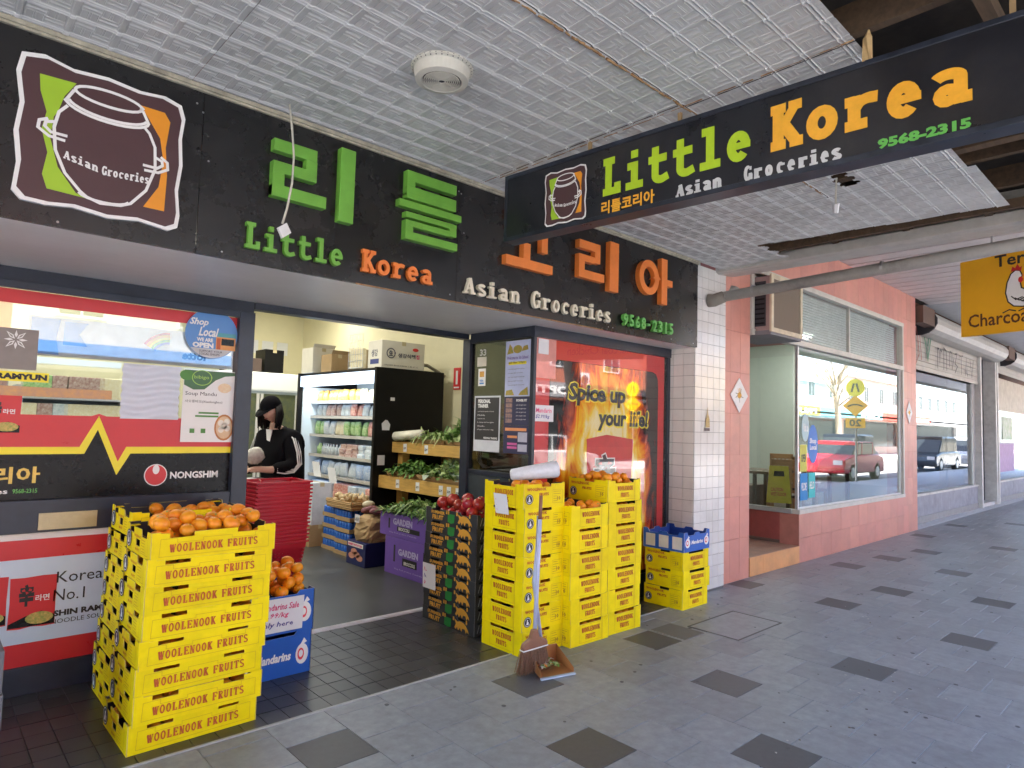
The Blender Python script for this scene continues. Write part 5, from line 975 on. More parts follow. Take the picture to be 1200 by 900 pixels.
# boxes on top of the fridge
def carton(name, lab, x0, y0, z0, x1, y1, z1, m, flap=False):
    t = thing(name, lab, 'carton', ((x0+x1)/2, (y0+y1)/2, z0)); part(t, 'body', MB().box(x0, y0, z0, x1, y1, z1), m, bevel=.004)
    part(t, 'tape', MB().box((x0+x1)/2-.03, y0-.001, z1-.05, (x0+x1)/2+.03, y1+.001, z1+.001), mat('tape', (.5, .42, .25), .3))
    if flap: part(t, 'flap', MB().add([(x0, y0, z1), (x1, y0, z1), (x1, y0-.03, z1+.05), (x0, y0-.03, z1+.05), (x0, y0-.004, z1), (x1, y0-.004, z1), (x1, y0-.034, z1+.05), (x0, y0-.034, z1+.05)], [(0, 1, 2, 3), (7, 6, 5, 4), (0, 3, 7, 4), (1, 5, 6, 2), (3, 2, 6, 7)]), m)
    return t
c1 = carton('drink_carton', 'long cream carton with Korean writing on top of the fridge', 4.17, 6.86, 2.262, 4.80, 7.18, 2.60, WCARTON)
gb = mat('ginger_ink', (.10, .10, .14)); y = 6.858
part(c1, 'round_print', MB().stroke(arc(4.30, 2.445, .058, .058, 0, 360, 20), .014, (0, y, 0), UX, UZ, 0, .001, closed=True), gb); txt(c1, '生', gb, (4.27, y-.001, 2.41), UX, UZ, .06, .07, bold=.05)
txt(c1, '생강식혜', gb, (4.40, y-.001, 2.40), UX, UZ, .26, .055, bold=.03); txt(c1, '집', INKP, (4.67, y-.001, 2.40), UX, UZ, .05, .055, bold=.03); part(c1, 'red_oval', MB().prism(arc(4.66, 2.515, .045, .022, 0, 340, 14), (0, y, 0), UX, UZ, .0008), REDP)
txt(c1, 'GINGER RICE DRINK 1.8L X 12', INKK, (4.20, y-.001, 2.29), UX, UZ, .5, .016, res=1)
txt(c1, '생강', gb, (4.169, 7.10, 2.40), (0, -1, 0), UZ, .15, .09, bold=.03); part(c1, 'blue_print', MB().box(4.168, 6.92, 2.31, 4.169, 7.12, 2.37), mat('dark_blue_print', (.04, .05, .18)))
carton('white_carton', 'white upright carton at the far end of the fridge top', 4.12, 8.60, 2.262, 4.45, 8.95, 2.62, WCARTON, True); carton('brown_carton', 'small brown open carton on the fridge top', 4.15, 8.10, 2.262, 4.4, 8.4, 2.50, CARTON, True)
carton('brown_carton', 'larger tan carton behind the wire rack on the fridge', 4.45, 7.7, 2.262, 4.9, 8.5, 2.56, mat('tan_carton', (.5, .4, .24), .7))
wr = thing('wire_rack', 'upright wire rack full of small packets on the fridge top', 'rack', (4.16, 7.45, 2.262)); mb = MB()
for i in range(7): mb.tube([(4.14, 7.26+i*.06, 2.262), (4.14, 7.26+i*.06, 2.70)], .003, 4)
for i in range(6): mb.tube([(4.14, 7.26, 2.28+i*.085), (4.14, 7.62, 2.28+i*.085)], .003, 4)
part(wr, 'wires', mb, STEEL); part(wr, 'sachets', MB().box(4.15, 7.28, 2.27, 4.2, 7.6, 2.52), PK[5])
solo('hose', 'grey corrugated hose lying behind the ginger drink carton', 'hose', MB().tube([(4.8, 7.0, 2.36), (4.95, 7.0, 2.35), (5.1, 6.98, 2.28), (5.2, 6.95, 2.22)], .022, 8), mat('hose_grey', (.3, .28, .22)), smooth=True)
ex = thing('extinguisher_sign', 'small red fire extinguisher sign on the cream board wall', 'sign', (5.28, 6.95, 2.06)); part(ex, 'plate', MB().box(5.278, 6.72, 2.05, 5.29, 6.86, 2.34), REDP)
part(ex, 'symbol', MB().box(5.276, 6.77, 2.12, 5.278, 6.81, 2.30).box(5.276, 6.735, 2.07, 5.278, 6.845, 2.09), WHT)
# produce stand ---------------------------------------------------------------
sd = thing('produce_stand', 'two-tier honey pine produce stand with price cards', 'produce stand', (4.6, 5.9, 0))
part(sd, 'lower_board', MB().box(4.18, 5.20, .82, 4.21, 6.84, .965), WOOD, bevel=.002); part(sd, 'upper_board', MB().box(4.35, 5.20, 1.235, 4.38, 6.83, 1.36), WOOD, bevel=.002)
part(sd, 'end_board', MB().box(4.21, 6.81, .82, 5.2, 6.84, .965), WOOD); part(sd, 'end_board', MB().box(4.38, 6.80, 1.235, 5.2, 6.83, 1.36), WOOD)
part(sd, 'lower_shelf', MB().box(4.21, 5.2, .86, 5.2, 6.81, .88), WOOD); part(sd, 'upper_shelf', MB().box(4.38, 5.2, 1.28, 5.2, 6.80, 1.30), WOOD)
for a in (5.25, 6.70): part(sd, 'post', MB().box(4.42, a, 0, 4.52, a+.1, 1.235), WOOD); part(sd, 'post', MB().box(5.08, a, 0, 5.18, a+.1, 1.235), WOOD)
def card(y, z, x): part(sd, 'price_card', MB().prism([(0, 0), (.07, .004), (.068, .1), (-.002, .096)], (x-.002, y, z), (0, -1, 0), UZ, .001), PAP); txt(sd, '$2.99', INKK, (x-.005, y-.01, z+.03), (0, -1, 0), UZ, .05, .03, bold=.04, res=1)
for yv in (6.45, 6.05, 5.62, 5.48, 5.33): card(yv, .845, 4.18)
for yv in (6.58, 6.15, 5.50): card(yv, 1.25, 4.35)
WICK = mat('wicker', (.34, .20, .08), .7, col2=(.50, .33, .15), scale=70, bump=.02, bscale=120)
def wicker(lab, x0, y0, z0, x1, y1, h_):
    t = thing('wicker_tray', lab, 'basket', ((x0+x1)/2, (y0+y1)/2, z0), 0, 'wicker produce trays')
    for j in range(5):
        z = z0+.01+j*h_/5; e = .004*(j % 2)+.01*j/4; mb = MB(); mb.tube([(x0-e, y0-e, z), (x1+e, y0-e, z), (x1+e, y1+e, z), (x0-e, y1+e, z), (x0-e, y0-e, z)], h_/9, 5, caps=False); part(t, 'woven_rim' if j == 4 else 'woven_band', mb, WICK)
    part(t, 'base', MB().box(x0, y0, z0, x1, y1, z0+.01), WICK); return t
wicker('wicker tray of leafy greens on the upper shelf', 4.40, 5.85, 1.36, 4.85, 6.5, .05); wicker('wicker tray of cabbages on the upper shelf by the post', 4.40, 5.22, 1.36, 4.85, 5.80, .05); wicker('wicker tray of greens at the far end of the lower shelf', 4.24, 6.0, .965, 4.7, 6.72, .05); wicker('wicker tray of bagged greens on the lower shelf', 4.24, 5.25, .965, 4.7, 5.95, .05)
def leaves(name, lab, x0, x1, y0, y1, z, n, L, w_, mats, hump=.1, up=.5):
    mb = MB()
    for i in range(n):
        a, b = random.random(), random.random(); zz = z+hump*sin(pi*a)*sin(pi*b)*random.uniform(.5, 1.1)
        mb.leaf((x0+(x1-x0)*a, y0+(y1-y0)*b, zz), (random.uniform(-1, .6), random.uniform(-1, 1), random.uniform(0, up)), L*random.uniform(.6, 1.2), w_*random.uniform(.6, 1.3), random.choice(range(len(mats))), random.uniform(.05, .5))
    return solo(name, lab, 'vegetables', mb, mats, kind='stuff')
DG = mat('dark_leaf', (.035, .10, .02), .5, col2=(.08, .2, .04), scale=9)
leaves('leafy_greens', 'dark leafy greens on the lower shelf of the stand', 4.2, 4.65, 6.1, 6.7, 1.0, 380, .14, .04, [LEAF, DG, LEAF], .12); leaves('spring_onions', 'long green onions on the upper shelf of the stand', 4.38, 4.7, 5.8, 6.5, 1.40, 260, .22, .018, [LEAF, LEAF2], .07, .3)
leaves('cabbage_bunch', 'pale napa cabbages heaped on the upper shelf by the post', 4.38, 4.75, 5.24, 5.78, 1.40, 520, .17, .055, [LEAF2, LEAF2, LEAF], .26, 1.5)
leaves('bagged_greens', 'greens in clear bags on the lower shelf', 4.22, 4.65, 5.3, 5.95, 1.0, 420, .12, .06, [LEAF, mat('bag_sheen', (.45, .55, .45), .2), LEAF2], .17, 1)
leaves('radish_greens', 'fresh green stems piled on the purple boxes', 3.86, 4.30, 5.22, 6.25, .635, 950, .15, .026, [LEAF, LEAF2, DG, LEAF], .10, .4)
pr_ = thing('paper_roll', 'white roll of produce bags resting on the upper board', 'bag roll', (4.38, 6.6, 1.40)); part(pr_, 'roll', MB().tube([(4.32, 6.72, 1.43), (4.40, 6.28, 1.47)], .055, 16), mat('roll_cream', (.75, .72, .6), .5), smooth=True); part(pr_, 'core', MB().tube([(4.317, 6.735, 1.429), (4.322, 6.71, 1.43)], .02, 10), CARDIN)
hb = thing('hoop_basket', 'wicker basket with a tall hoop handle behind the cabbages', 'basket', (4.95, 6.0, 1.30)); part(hb, 'hoop', MB().tube([(4.95, 6.0+.24*cos(a), 1.50+.36*sin(a)) for a in [pi*i/12 for i in range(13)]], .009, 6), WICK); part(hb, 'bowl', MB().lathe((4.95, 6.0, 1.31), [(.14, 0), (.2, .1), (.25, .2)], 14), WICK)
# purple boxes
PUR = mat('purple_card', (.17, .09, .42), .5, var=.06); PURD = mat('purple_dark', (.07, .035, .2), .5)
for k, (z0, h_, lab) in enumerate(((0, .385, 'lower purple produce box under the leafy stems'), (.388, .235, 'upper open purple box holding leafy stems'))):
    t = thing('purple_box', lab, 'box', (4.05, 5.75, z0), 0, 'purple produce boxes'); x0, y0, y1 = 3.86, 5.25+.03*(1-k), 6.12+.12*k
    part(t, 'body', MB().box(x0, y0, z0, x0+.40, y1, z0+h_), PUR, bevel=.004); part(t, 'handles', MB().box(x0-.0015, y0+.1, z0+h_*.35, x0, y0+.13, z0+h_*.8).box(x0-.0015, y1-.2, z0+h_*.35, x0, y1-.17, z0+h_*.8), CARDIN)
    txt(t, 'GARDEN', mat('lilac_print', (.5, .45, .72)), (x0-.002, y1-.26, z0+h_*.55), (0, -1, 0), UZ, .36, .07, bold=.05); part(t, 'label_print', MB().box(x0-.0015, y0+.24, z0+h_*.3, x0, y1-.34, z0+h_*.5), INKK)
    txt(t, 'BROCCOLI', WHT, (x0-.003, y1-.37, z0+h_*.33), (0, -1, 0), UZ, .2, .035, bold=.03); txt(t, 'keep fresh produce of australia', mat('lilac_print', (.5, .45, .72)), (x0-.002, y1-.2, z0+h_*.14), (0, -1, 0), UZ, .5, .022, res=1)
price('price_card', 'white price card on the corner of the upper purple box', 3.84, .4, .10, .10, [('$2.99', .8, INKK)], u=(0, -1, 0), o=(3.845, 5.33, .47), tilt=.2)
pbx = thing('potato_box', 'dark blue sweet potato box on the shop floor', 'box', (3.95, 6.5, 0)); part(pbx, 'body', MB().box(3.75, 6.34, 0, 4.1, 6.75, .26), mat('navy_card', (.012, .018, .10), .4), bevel=.003)
part(pbx, 'name_plate', MB().box(3.748, 6.39, .2, 3.75, 6.72, .245), WHT); txt(pbx, 'SWEET POTATOES', INKP, (3.746, 6.71, .21), (0, -1, 0), UZ, .3, .025, bold=.05)
pp = MB(); [pp.prism(arc(a, b, .07, .035, 0+c, 340+c, 12), (3.748, 6.72, .05), (0, -1, 0), UZ, 0) for a, b, c in ((.09, .05, 20), (.2, .07, 0), (.26, .04, 40), (.14, .1, 10))]; part(pbx, 'potato_print', pp, mat('potato_print', (.55, .25, .18), .5))
bgk = MB(); rng_ = random.Random(3); ns_ = 22
for j in range(9):
    t = j/8; k_ = (.90, 1, 1.03, 1.0, .98, .95, .88, .78, .5)[j]
    for i in range(ns_):
        a_ = 2*pi*i/ns_; e_ = lambda c: math.copysign(abs(c)**.5, c); bgk.v.append((3.93+.155*k_*e_(cos(a_))+rng_.gauss(0, .007), 6.52+.185*k_*e_(sin(a_))+rng_.gauss(0, .007), .262+.29*t+rng_.gauss(0, .006)*(j > 0)))
bgk.f = [(j*ns_+i, j*ns_+(i+1) % ns_, (j+1)*ns_+(i+1) % ns_, (j+1)*ns_+i) for j in range(8) for i in range(ns_)]+[tuple(range(8*ns_, 9*ns_))]; bgk.m = [0]*len(bgk.f)
solo('paper_sack', 'crumpled brown paper sack on the sweet potato box', 'sack', bgk, CARTON)
for i, (y, z) in enumerate(((6.42, .60), (6.52, .61), (6.60, .59))): solo('sweet_potato', 'purple sweet potato on the brown paper sack, '+['nearest', 'middle', 'farthest'][i]+' of three', 'sweet potato', MB().ball((3.92, y, z), .045, (2.1, .95, .9), 12, 8, 0, .04), mat('sweet_potato_skin', (.20, .07, .08), .6), 'sweet potatoes on the sack', smooth=True)
solo('radish', 'pale radish lying beside the sweet potatoes', 'radish', MB().ball((3.98, 6.70, .64), .05, (1.6, 1, .9), 12, 8), mat('radish_pale', (.6, .55, .38), .5), smooth=True)
price('price_card', 'white price card leaning on the brown paper sack', 3.7, .4, .1, .09, [('$4.50', .8, INKK)], u=(0, -1, 0), o=(3.75, 6.60, .47), tilt=.1)
# slabs of blue cans
CAN = mat('can_blue', (.008, .07, .42), .25, 0, col2=(.05, .2, .6), scale=16); cm = MB().lathe((0, 0, 0), [(.026, 0), (.033, .008), (.033, .105), (.026, .118)], 10).mesh('can', CAN, True)
for sx, (bx_, by, n) in enumerate(((3.90, 6.98, 4), (3.93, 7.36, 4))):
    for k in range(n):
        t = thing('can_slab', f'shrink-wrapped slab of blue cans, {["lowest", "second", "third", "topmost"][k]} in the {["near", "far"][sx]} pile', 'drink slab', (bx_, by, k*.135), 0, 'slabs of blue cans')
        part(t, 'tray', MB().box(bx_, by, k*.135, bx_+.27, by+.36, k*.135+.045), CARTON)
        for i in range(5): link('can', cm, t, Matrix.Translation((.034, .038+i*.07, .006)))
        for i in range(3): link('can', cm, t, Matrix.Translation((.034+.068*(i+1), .038, .006)))
wicker('wicker tray of garlic on the blue can slabs', 3.88, 6.90, .545, 4.2, 7.5, .10)
gm = MB().lathe((0, 0, 0), [(.008, 0), (.03, .012), (.034, .03), (.02, .048), (.004, .075)], 9).mesh('garlic', mat('garlic_skin', (.52, .38, .20), .6, var=.1), True)
for i in range(34): tag(link('garlic', gm, None, TR(random.uniform(3.90, 4.15), random.uniform(6.95, 7.45), .62+random.uniform(0, .05), 0, random.uniform(-1, 1), random.uniform(-1, 1))), 'garlic bulb in the wicker tray on the can slabs, '+nth(i+1)+' of the heap', 'garlic', 'garlic bulbs')
carton('plain_carton', 'brown carton on the floor beyond the can slabs', 3.80, 7.80, 0, 4.1, 8.15, .27, CARTON); carton('white_sack_box', 'white plastic sack standing on the brown carton', 3.82, 7.80, .27, 4.08, 8.1, .80, mat('white_sack', (.6, .62, .66), .4))
for i, (y, z) in enumerate(((8.05, .95), (7.62, .9))): price('price_card', ['tilted printed price sheet', 'second tilted price sheet'][i]+' in front of the fridge base', 3.9, z, .2, .2, [('$7.50', .7, INKK), ('each', .5, INKK)], u=(0, -1, 0), o=(3.95, y, z-.08), tilt=-.4)
price('price_card', 'cream price sheet hanging on the white sack', 3.8, .5, .18, .2, [('$8.90', .7, INKK)], u=(0, -1, 0), o=(3.80, 8.05, .40), tilt=-.2)
# glass-door fridge at the back, shelves, counter -------------------------------
bf = thing('glass_door_fridge', 'white glass-door fridge with rounded header at the back', 'fridge', (4.2, 10.3, 0))
part(bf, 'cabinet', MB().box(3.3, 10.0, 0, 5.2, 10.7, 2.02), FW); part(bf, 'header', MB().prism([(0, 0), (1.9, 0), (1.9, .22), (1.8, .29), (.1, .29), (0, .22)], (3.3, 9.93, 2.02), UX, UZ, .6), mat('header_glow', (.75, .78, .74), .4, emit=.05, var=.02), bevel=.03)
for i in range(3): part(bf, 'door', MB().box(3.33+i*.62, 9.96, .15, 3.93+i*.62, 9.99, 1.98), mat('door_dim', (.10, .13, .11), .15, col2=(.2, .22, .1), scale=9)); part(bf, 'door_frame', MB().box(3.33+i*.62, 9.94, .15, 3.37+i*.62, 9.97, 1.98).box(3.89+i*.62, 9.94, .15, 3.93+i*.62, 9.97, 1.98), WHT)
for k, (x, z, w_, h_, m, lab) in enumerate(((3.5, 2.33, .5, .2, mat('dark_basket', (.09, .06, .05)), 'brown basket on the back fridge'), (4.05, 2.33, .3, .36, FB, 'black tub on the back fridge'), (3.0, 2.0, .2, .25, PK[5], 'cream jar left of the back fridge'))): carton('storage_box', lab, x, 10.1, z, x+w_, 10.5, z+h_, m)
for k in range(4): solo('wall_notice', 'small white notice pinned high on the back wall, '+['leftmost', 'second from left', 'third from left', 'rightmost'][k], 'notice', MB().box(4.0+k*.27, 11.49, 2.72+.03*(k % 2), 4.2+k*.27, 11.498, 2.98), PAP)
def shelving(x0, x1, y, lab, face=1, seed=1):
    rnd = random.Random(seed); t = thing('shelf_unit', 'grey metal '+lab+' stocked with packets', 'shelves', ((x0+x1)/2, y, 0)); part(t, 'uprights', MB().box(x0, y, 0, x0+.04, y+.4, 1.9).box(x1-.04, y, 0, x1, y+.4, 1.9).box(x0, y+.38, 0, x1, y+.4, 1.9), mat('shelf_grey', (.35, .36, .33), .5))
    for k in range(6):
        z = .15+k*.32; part(t, 'shelf', MB().box(x0+.04, y, z, x1-.04, y+.38, z+.02), ALU); x = x0+.08; q_ = 0
        while x < x1-.15:
            w_, h_ = rnd.uniform(.08, .17), rnd.uniform(.12, .26); c = rnd.choice((1, 6, 5, 1, 6, 2, 3, 5))
            tag(link('grocery_packet', packet_obj('b', c, round(w_, 1)+.04, round(h_, 1)+.05, .2), None, TR(x+w_/2, y+.12, z+.021, pi/2)), f'{CN[c]} packet on the {lab}, {nth(k+1)} shelf up, {nth(q_+1)} along', 'packet', 'packets on the '+lab); q_ += 1; x += w_+.03
shelving(-1.6, .55, 6.3, 'shelves behind the left window', seed=3); shelving(.85, 2.5, 8.9, 'shelves mid-shop', seed=5); shelving(-1.8, .3, 9.4, 'shelves far back left', seed=8)
bb_ = thing('valance', 'white shelf valance with blue flag and rainbow logo behind the left window', 'shelf banner', (.9, 6.0, 2.0))
part(bb_, 'board', MB().box(.55, 5.30, 1.98, 1.98, 5.32, 2.24), mat('valance_white', (.70, .72, .74), .5)); part(bb_, 'blue_print', MB().prism([(.56, 1.99), (.72, 1.99), (.70, 2.1), (.72, 2.23), (.56, 2.23)], (0, 5.298, 0), UX, UZ, .0008).prism([(.74, 2.06), (.88, 2.06), (.83, 2.14), (.88, 2.22), (.74, 2.22)], (0, 5.298, 0), UX, UZ, .0008), mat('pale_blue_print', (.25, .42, .8)))
for i, c in enumerate(((.6, .05, .05), (.8, .4, .03), (.8, .7, .05), (.1, .5, .1), (.08, .2, .7))): part(bb_, 'rainbow_band', MB().stroke(arc(1.40, 2.02, .19-i*.018, .19-i*.018, 150, 90, 8), .018, (0, 5.297, 0), UX, UZ), mat('rainbow%d' % i, c))
txt(bb_, 'lotte', mat('logo_navy', (.04, .06, .12)), (1.66, 5.296, 2.03), (-1, 0, 0), UZ, .17, .06, bold=.05)
ct = thing('counter', 'dark checkout counter behind the window post', 'counter', (2.0, 6.0, 0)); part(ct, 'top', MB().box(1.0, 5.65, 1.02, 2.42, 6.0, 1.06), BCARD, bevel=.004); part(ct, 'front', MB().box(1.05, 5.7, 0, 2.4, 5.96, 1.02), mat('counter_grey', (.2, .2, .2)))
solo('clear_bag', 'crumpled clear plastic bag of rice cakes by the cashier', 'bag', MB().ball((2.28, 5.8, 1.27), .085, (1.0, .8, .9), 14, 9, 0, .08), mat('clear_plastic', (.62, .6, .52), .12, col2=(.35, .32, .28), scale=25), smooth=True); solo('counter_papers', 'loose papers lying on the checkout counter', 'papers', MB().box(2.05, 5.68, 1.061, 2.3, 5.9, 1.068), PAP)
# ============================================================ PERSON
SKIN = mat('skin', (.72, .46, .34), .5, var=.05, scale=12); HAIR = mat('hair_dark', (.006, .004, .004), .7, spec=.2, var=.4, scale=40, stretch=(6, 6, 1)); JK = mat('jacket_black', (.005, .005, .007), .9, spec=.15, var=.3, scale=10, bump=.01, bscale=30); CAPM = mat('cap_black', (.004, .004, .006), .9, spec=.15)
def skin(parent, name, V, E, R, m, sub=2, root=0):
    me = bpy.data.meshes.new(name); me.from_pydata([tuple(v) for v in V], E, []); o = link(name, me, parent); me.materials.append(m)
    sk = o.modifiers.new('skin', 'SKIN'); sk.use_smooth_shade = True; lay = me.skin_vertices[0] if me.skin_vertices else None
    if lay is None:
        bm_ = bmesh.new(); bm_.from_mesh(me); bm_.verts.layers.skin.verify(); bm_.to_mesh(me); bm_.free(); lay = me.skin_vertices[0]
    for i, r in enumerate(R): lay.data[i].radius = r if isinstance(r, tuple) else (r, r); lay.data[i].use_root = (i == root)
    s = o.modifiers.new('sub', 'SUBSURF'); s.levels = s.render_levels = sub; return o
PX0, PY0_ = 2.60, 6.05
pe = thing('person', 'person in a black tracksuit with white sleeve stripes and black cap looking down', 'person', (PX0, PY0_, 0))
pe.matrix_basis = Matrix.Translation((PX0, PY0_, 0)) @ Matrix.Rotation(radians(112), 4, 'Z')   # local +y is the front: faces left, slightly to the street
V = [(0, -.08, .95), (0, -.05, 1.10), (0, -.03, 1.28), (0, .0, 1.42), (0, .05, 1.52), (0, .085, 1.59),
     (.09, 0, .90), (.10, .02, .50), (.10, -.01, .09), (.10, .12, .04), (-.09, 0, .90), (-.10, .02, .50), (-.10, -.01, .09), (-.10, .12, .04),
     (.17, -.01, 1.43), (.22, .03, 1.16), (.17, .25, 1.13), (.13, .33, 1.14), (-.17, -.01, 1.43), (-.24, .06, 1.15), (-.17, .28, 1.14), (-.13, .36, 1.15)]
E = [(0, 1), (1, 2), (2, 3), (3, 4), (4, 5), (0, 6), (6, 7), (7, 8), (8, 9), (0, 10), (10, 11), (11, 12), (12, 13), (3, 14), (14, 15), (15, 16), (16, 17), (3, 18), (18, 19), (19, 20), (20, 21)]
R = [(.13, .10), (.12, .09), (.14, .10), (.12, .08), .05, .05, .085, .06, .045, .035, .085, .06, .045, .035, .06, .045, .034, .03, .06, .045, .034, .03]
# hands: five unequal bent fingers rooted in each palm
def hand(wx, wy, wz, s):
    b = len(V); V.append((wx-s*.02, wy+.07, wz-.005)); R.append((.034, .016)); E.append((21 if s < 0 else 17, b))
    for i, (dx, L) in enumerate(((-.027, .062), (-.009, .072), (.009, .068), (.026, .052))):
        k = len(V); V.extend([(wx-s*.02+dx, wy+.10, wz-.005), (wx-s*.02+dx*1.1, wy+.10+L*.5, wz-.012), (wx-s*.02+dx*1.1, wy+.10+L*.85, wz-.035)]); R.extend([.0095, .0088, .0075]); E.extend([(b, k), (k, k+1), (k+1, k+2)])
    k = len(V); V.extend([(wx-s*.055, wy+.06, wz-.012), (wx-s*.07, wy+.10, wz-.022)]); R.extend([.011, .009]); E.extend([(b, k), (k, k+1)])
hand(.13, .33, 1.14, 1); hand(-.13, .36, 1.15, -1)
skin(pe, 'body', V, E, R, SKIN, 1)
# head: turned slightly down, face towards local +y
hd_ = MB(); n_, m_ = 20, 16
Hc = Vector((0, .115, 1.685)); tilt = Matrix.Rotation(radians(-26), 3, 'X')
def head_pt(a, b):
    x, y, z = sin(b)*cos(a), sin(b)*sin(a), cos(b); r = Vector((x*.074, y*.092, z*.118))
    if y > 0 and z < 0: r.x *= 1-.25*(-z); r.y *= 1-.05*(-z)
    if y > .75: r.y += .004
    nz = math.exp(-((x/.16)**2+((z+.08)/.16)**2)); r.y += .020*nz if y > 0 else 0                     # nose
    ey = math.exp(-(((abs(x)-.38)/.16)**2+((z-.12)/.12)**2)); r.y -= .010*ey if y > 0 else 0        # sockets
    mo = math.exp(-((x/.28)**2+((z+.42)/.06)**2)); r.y += .005*mo if y > 0 else 0
    return Hc+tilt @ r
for j in range(m_+1):
    for i in range(n_*2): hd_.v.append(tuple(head_pt(2*pi*i/(n_*2), pi*(j+.001)/(m_+.002))))
for j in range(m_):
    for i in range(n_*2): hd_.f.append((j*n_*2+i, (j+1)*n_*2+i, (j+1)*n_*2+(i+1) % (n_*2), j*n_*2+(i+1) % (n_*2))); hd_.m.append(0)
part(pe, 'head', hd_, SKIN, local=True, smooth=True)
fc = MB()
for s in (-1, 1): q = Hc+tilt @ Vector((s*.03, .083, .012)); fc.ball(q, .009, (1.3, .5, .5), 8, 6, 0)
part(pe, 'eyes', fc, mat('eye_dark', (.02, .015, .015), .2), local=True, smooth=True); q = Hc+tilt @ Vector((0, .092, -.05)); part(pe, 'mouth', MB().ball(q, .018, (1.1, .3, .3), 10, 6), mat('lips', (.42, .12, .10), .4), local=True, smooth=True)
er = MB(); [er.ball(Hc+tilt @ Vector((s*.075, .0, -.005)), .022, (.35, .7, 1.1), 8, 6) for s in (-1, 1)]; part(pe, 'ears', er, SKIN, local=True, smooth=True)
hr = MB()
for i in range(1, 60):    # hair falling to the shoulders from under the cap
    a = pi+pi*(i/60)*1.1-.15; x, y = .083*cos(a), .098*sin(a); p = Hc+tilt @ Vector((x, y, .03)); e = Vector((p.x*1.25+random.uniform(-.01, .01), p.y-.01+.04*abs(cos(a)), 1.50+random.uniform(-.03, .03)+.03*abs(cos(a)))); hr.tube([p, (p+e)/2+Vector((x*.25, y*.2, 0)), e], [.014, .017, .006], 5)
part(pe, 'hair', hr, HAIR, local=True, smooth=True)
cp = MB(); L_ = []
for j in range(7):
    b = (pi/2*1.05)*j/6
    for i in range(24): a = 2*pi*i/24; cp.v.append(tuple(Hc+tilt @ Vector((.088*sin(b)*cos(a), .106*sin(b)*sin(a)-.004, .035+.10*cos(b)))))
for j in range(6):
    for i in range(24): cp.f.append((j*24+i, (j+1)*24+i, (j+1)*24+(i+1) % 24, j*24+(i+1) % 24)); cp.m.append(0)
pc = part(pe, 'cap', cp, CAPM, local=True, smooth=True)
br_ = MB(); A_ = [(.085*cos(a), .098*sin(a)+(.085 if 0 else .085*sin(a)*1.0)) for a in [radians(18+144*i/12) for i in range(13)]]; B_ = [(.082*cos(a), .10*sin(a)) for a in [radians(162-144*i/12) for i in range(13)]]
V2 = [Hc+tilt @ Vector((x, y, .036-.030*max(0, (y-.1)/.1))) for x, y in A_+B_]; br_.add(V2+[v-Vector((0, 0, .005)) for v in V2], [tuple(range(26)), tuple(range(51, 25, -1))]+[(i, i+26, (i+1) % 26+26, (i+1) % 26) for i in range(26)]); link('brim', br_.mesh('brim', CAPM, True), pc)
link('badge', MB().box(.084, .0, 1.735, .094, .02, 1.755).mesh('badge', WHT), pc)
JV = [(0, -.09, .88), (0, -.07, 1.06), (0, -.05, 1.24), (0, -.02, 1.40), (0, .03, 1.50), (.165, .01, 1.41), (.23, .02, 1.17), (.18, .24, 1.125), (-.165, .02, 1.41), (-.25, .03, 1.17), (-.18, .26, 1.135)]
skin(pe, 'jacket', JV, [(0, 1), (1, 2), (2, 3), (3, 4), (3, 5), (5, 6), (6, 7), (3, 8), (8, 9), (9, 10)], [(.21, .20), (.215, .205), (.225, .21), (.18, .16), .08, .105, .088, .06, .105, .088, .06], JK, 2)
skin(pe, 'trousers', [(0, 0, .98), (0, 0, .86), (.10, .0, .80), (.105, .02, .48), (.105, -.01, .10), (-.10, .0, .80), (-.105, .02, .48), (-.105, -.01, .10)], [(0, 1), (1, 2), (2, 3), (3, 4), (1, 5), (5, 6), (6, 7)], [(.16, .12), (.16, .12), .105, .085, .075, .105, .085, .075], JK, 2)
part(pe, 'shirt', MB().prism([(-.004, 1.28), (.004, 1.28), (.035, 1.50), (-.035, 1.50)], (0, .135, 0), (-1, 0, 0), UZ, .01), WHT, local=True)
sh = MB(); [sh.tbox(s*.105-.045, -.07, 0, s*.105+.045, .20, .08, .03) for s in (-1, 1)]; part(pe, 'shoes', sh, INKK, local=True)
stp = MB()
for s in (-1, 1):
    for k in (-1, 0, 1):     # three stripes down the outside of each sleeve
        d = Vector((s*.004, k*.022, 0)); P = [Vector((s*.15, .05, 1.492)), Vector((s*.235, .045, 1.42)), Vector((s*.287, .045, 1.30)), Vector((s*.312, .05, 1.19))]
        stp.tube([q+d for q in P]+[Vector((s*.297, .10, 1.13+k*.014)), Vector((s*.262, .17, 1.125+k*.018)), Vector((s*.232, .24, 1.135+k*.016))], .0075, 5)
part(pe, 'sleeve_stripes', stp, WHT, local=True, smooth=True)
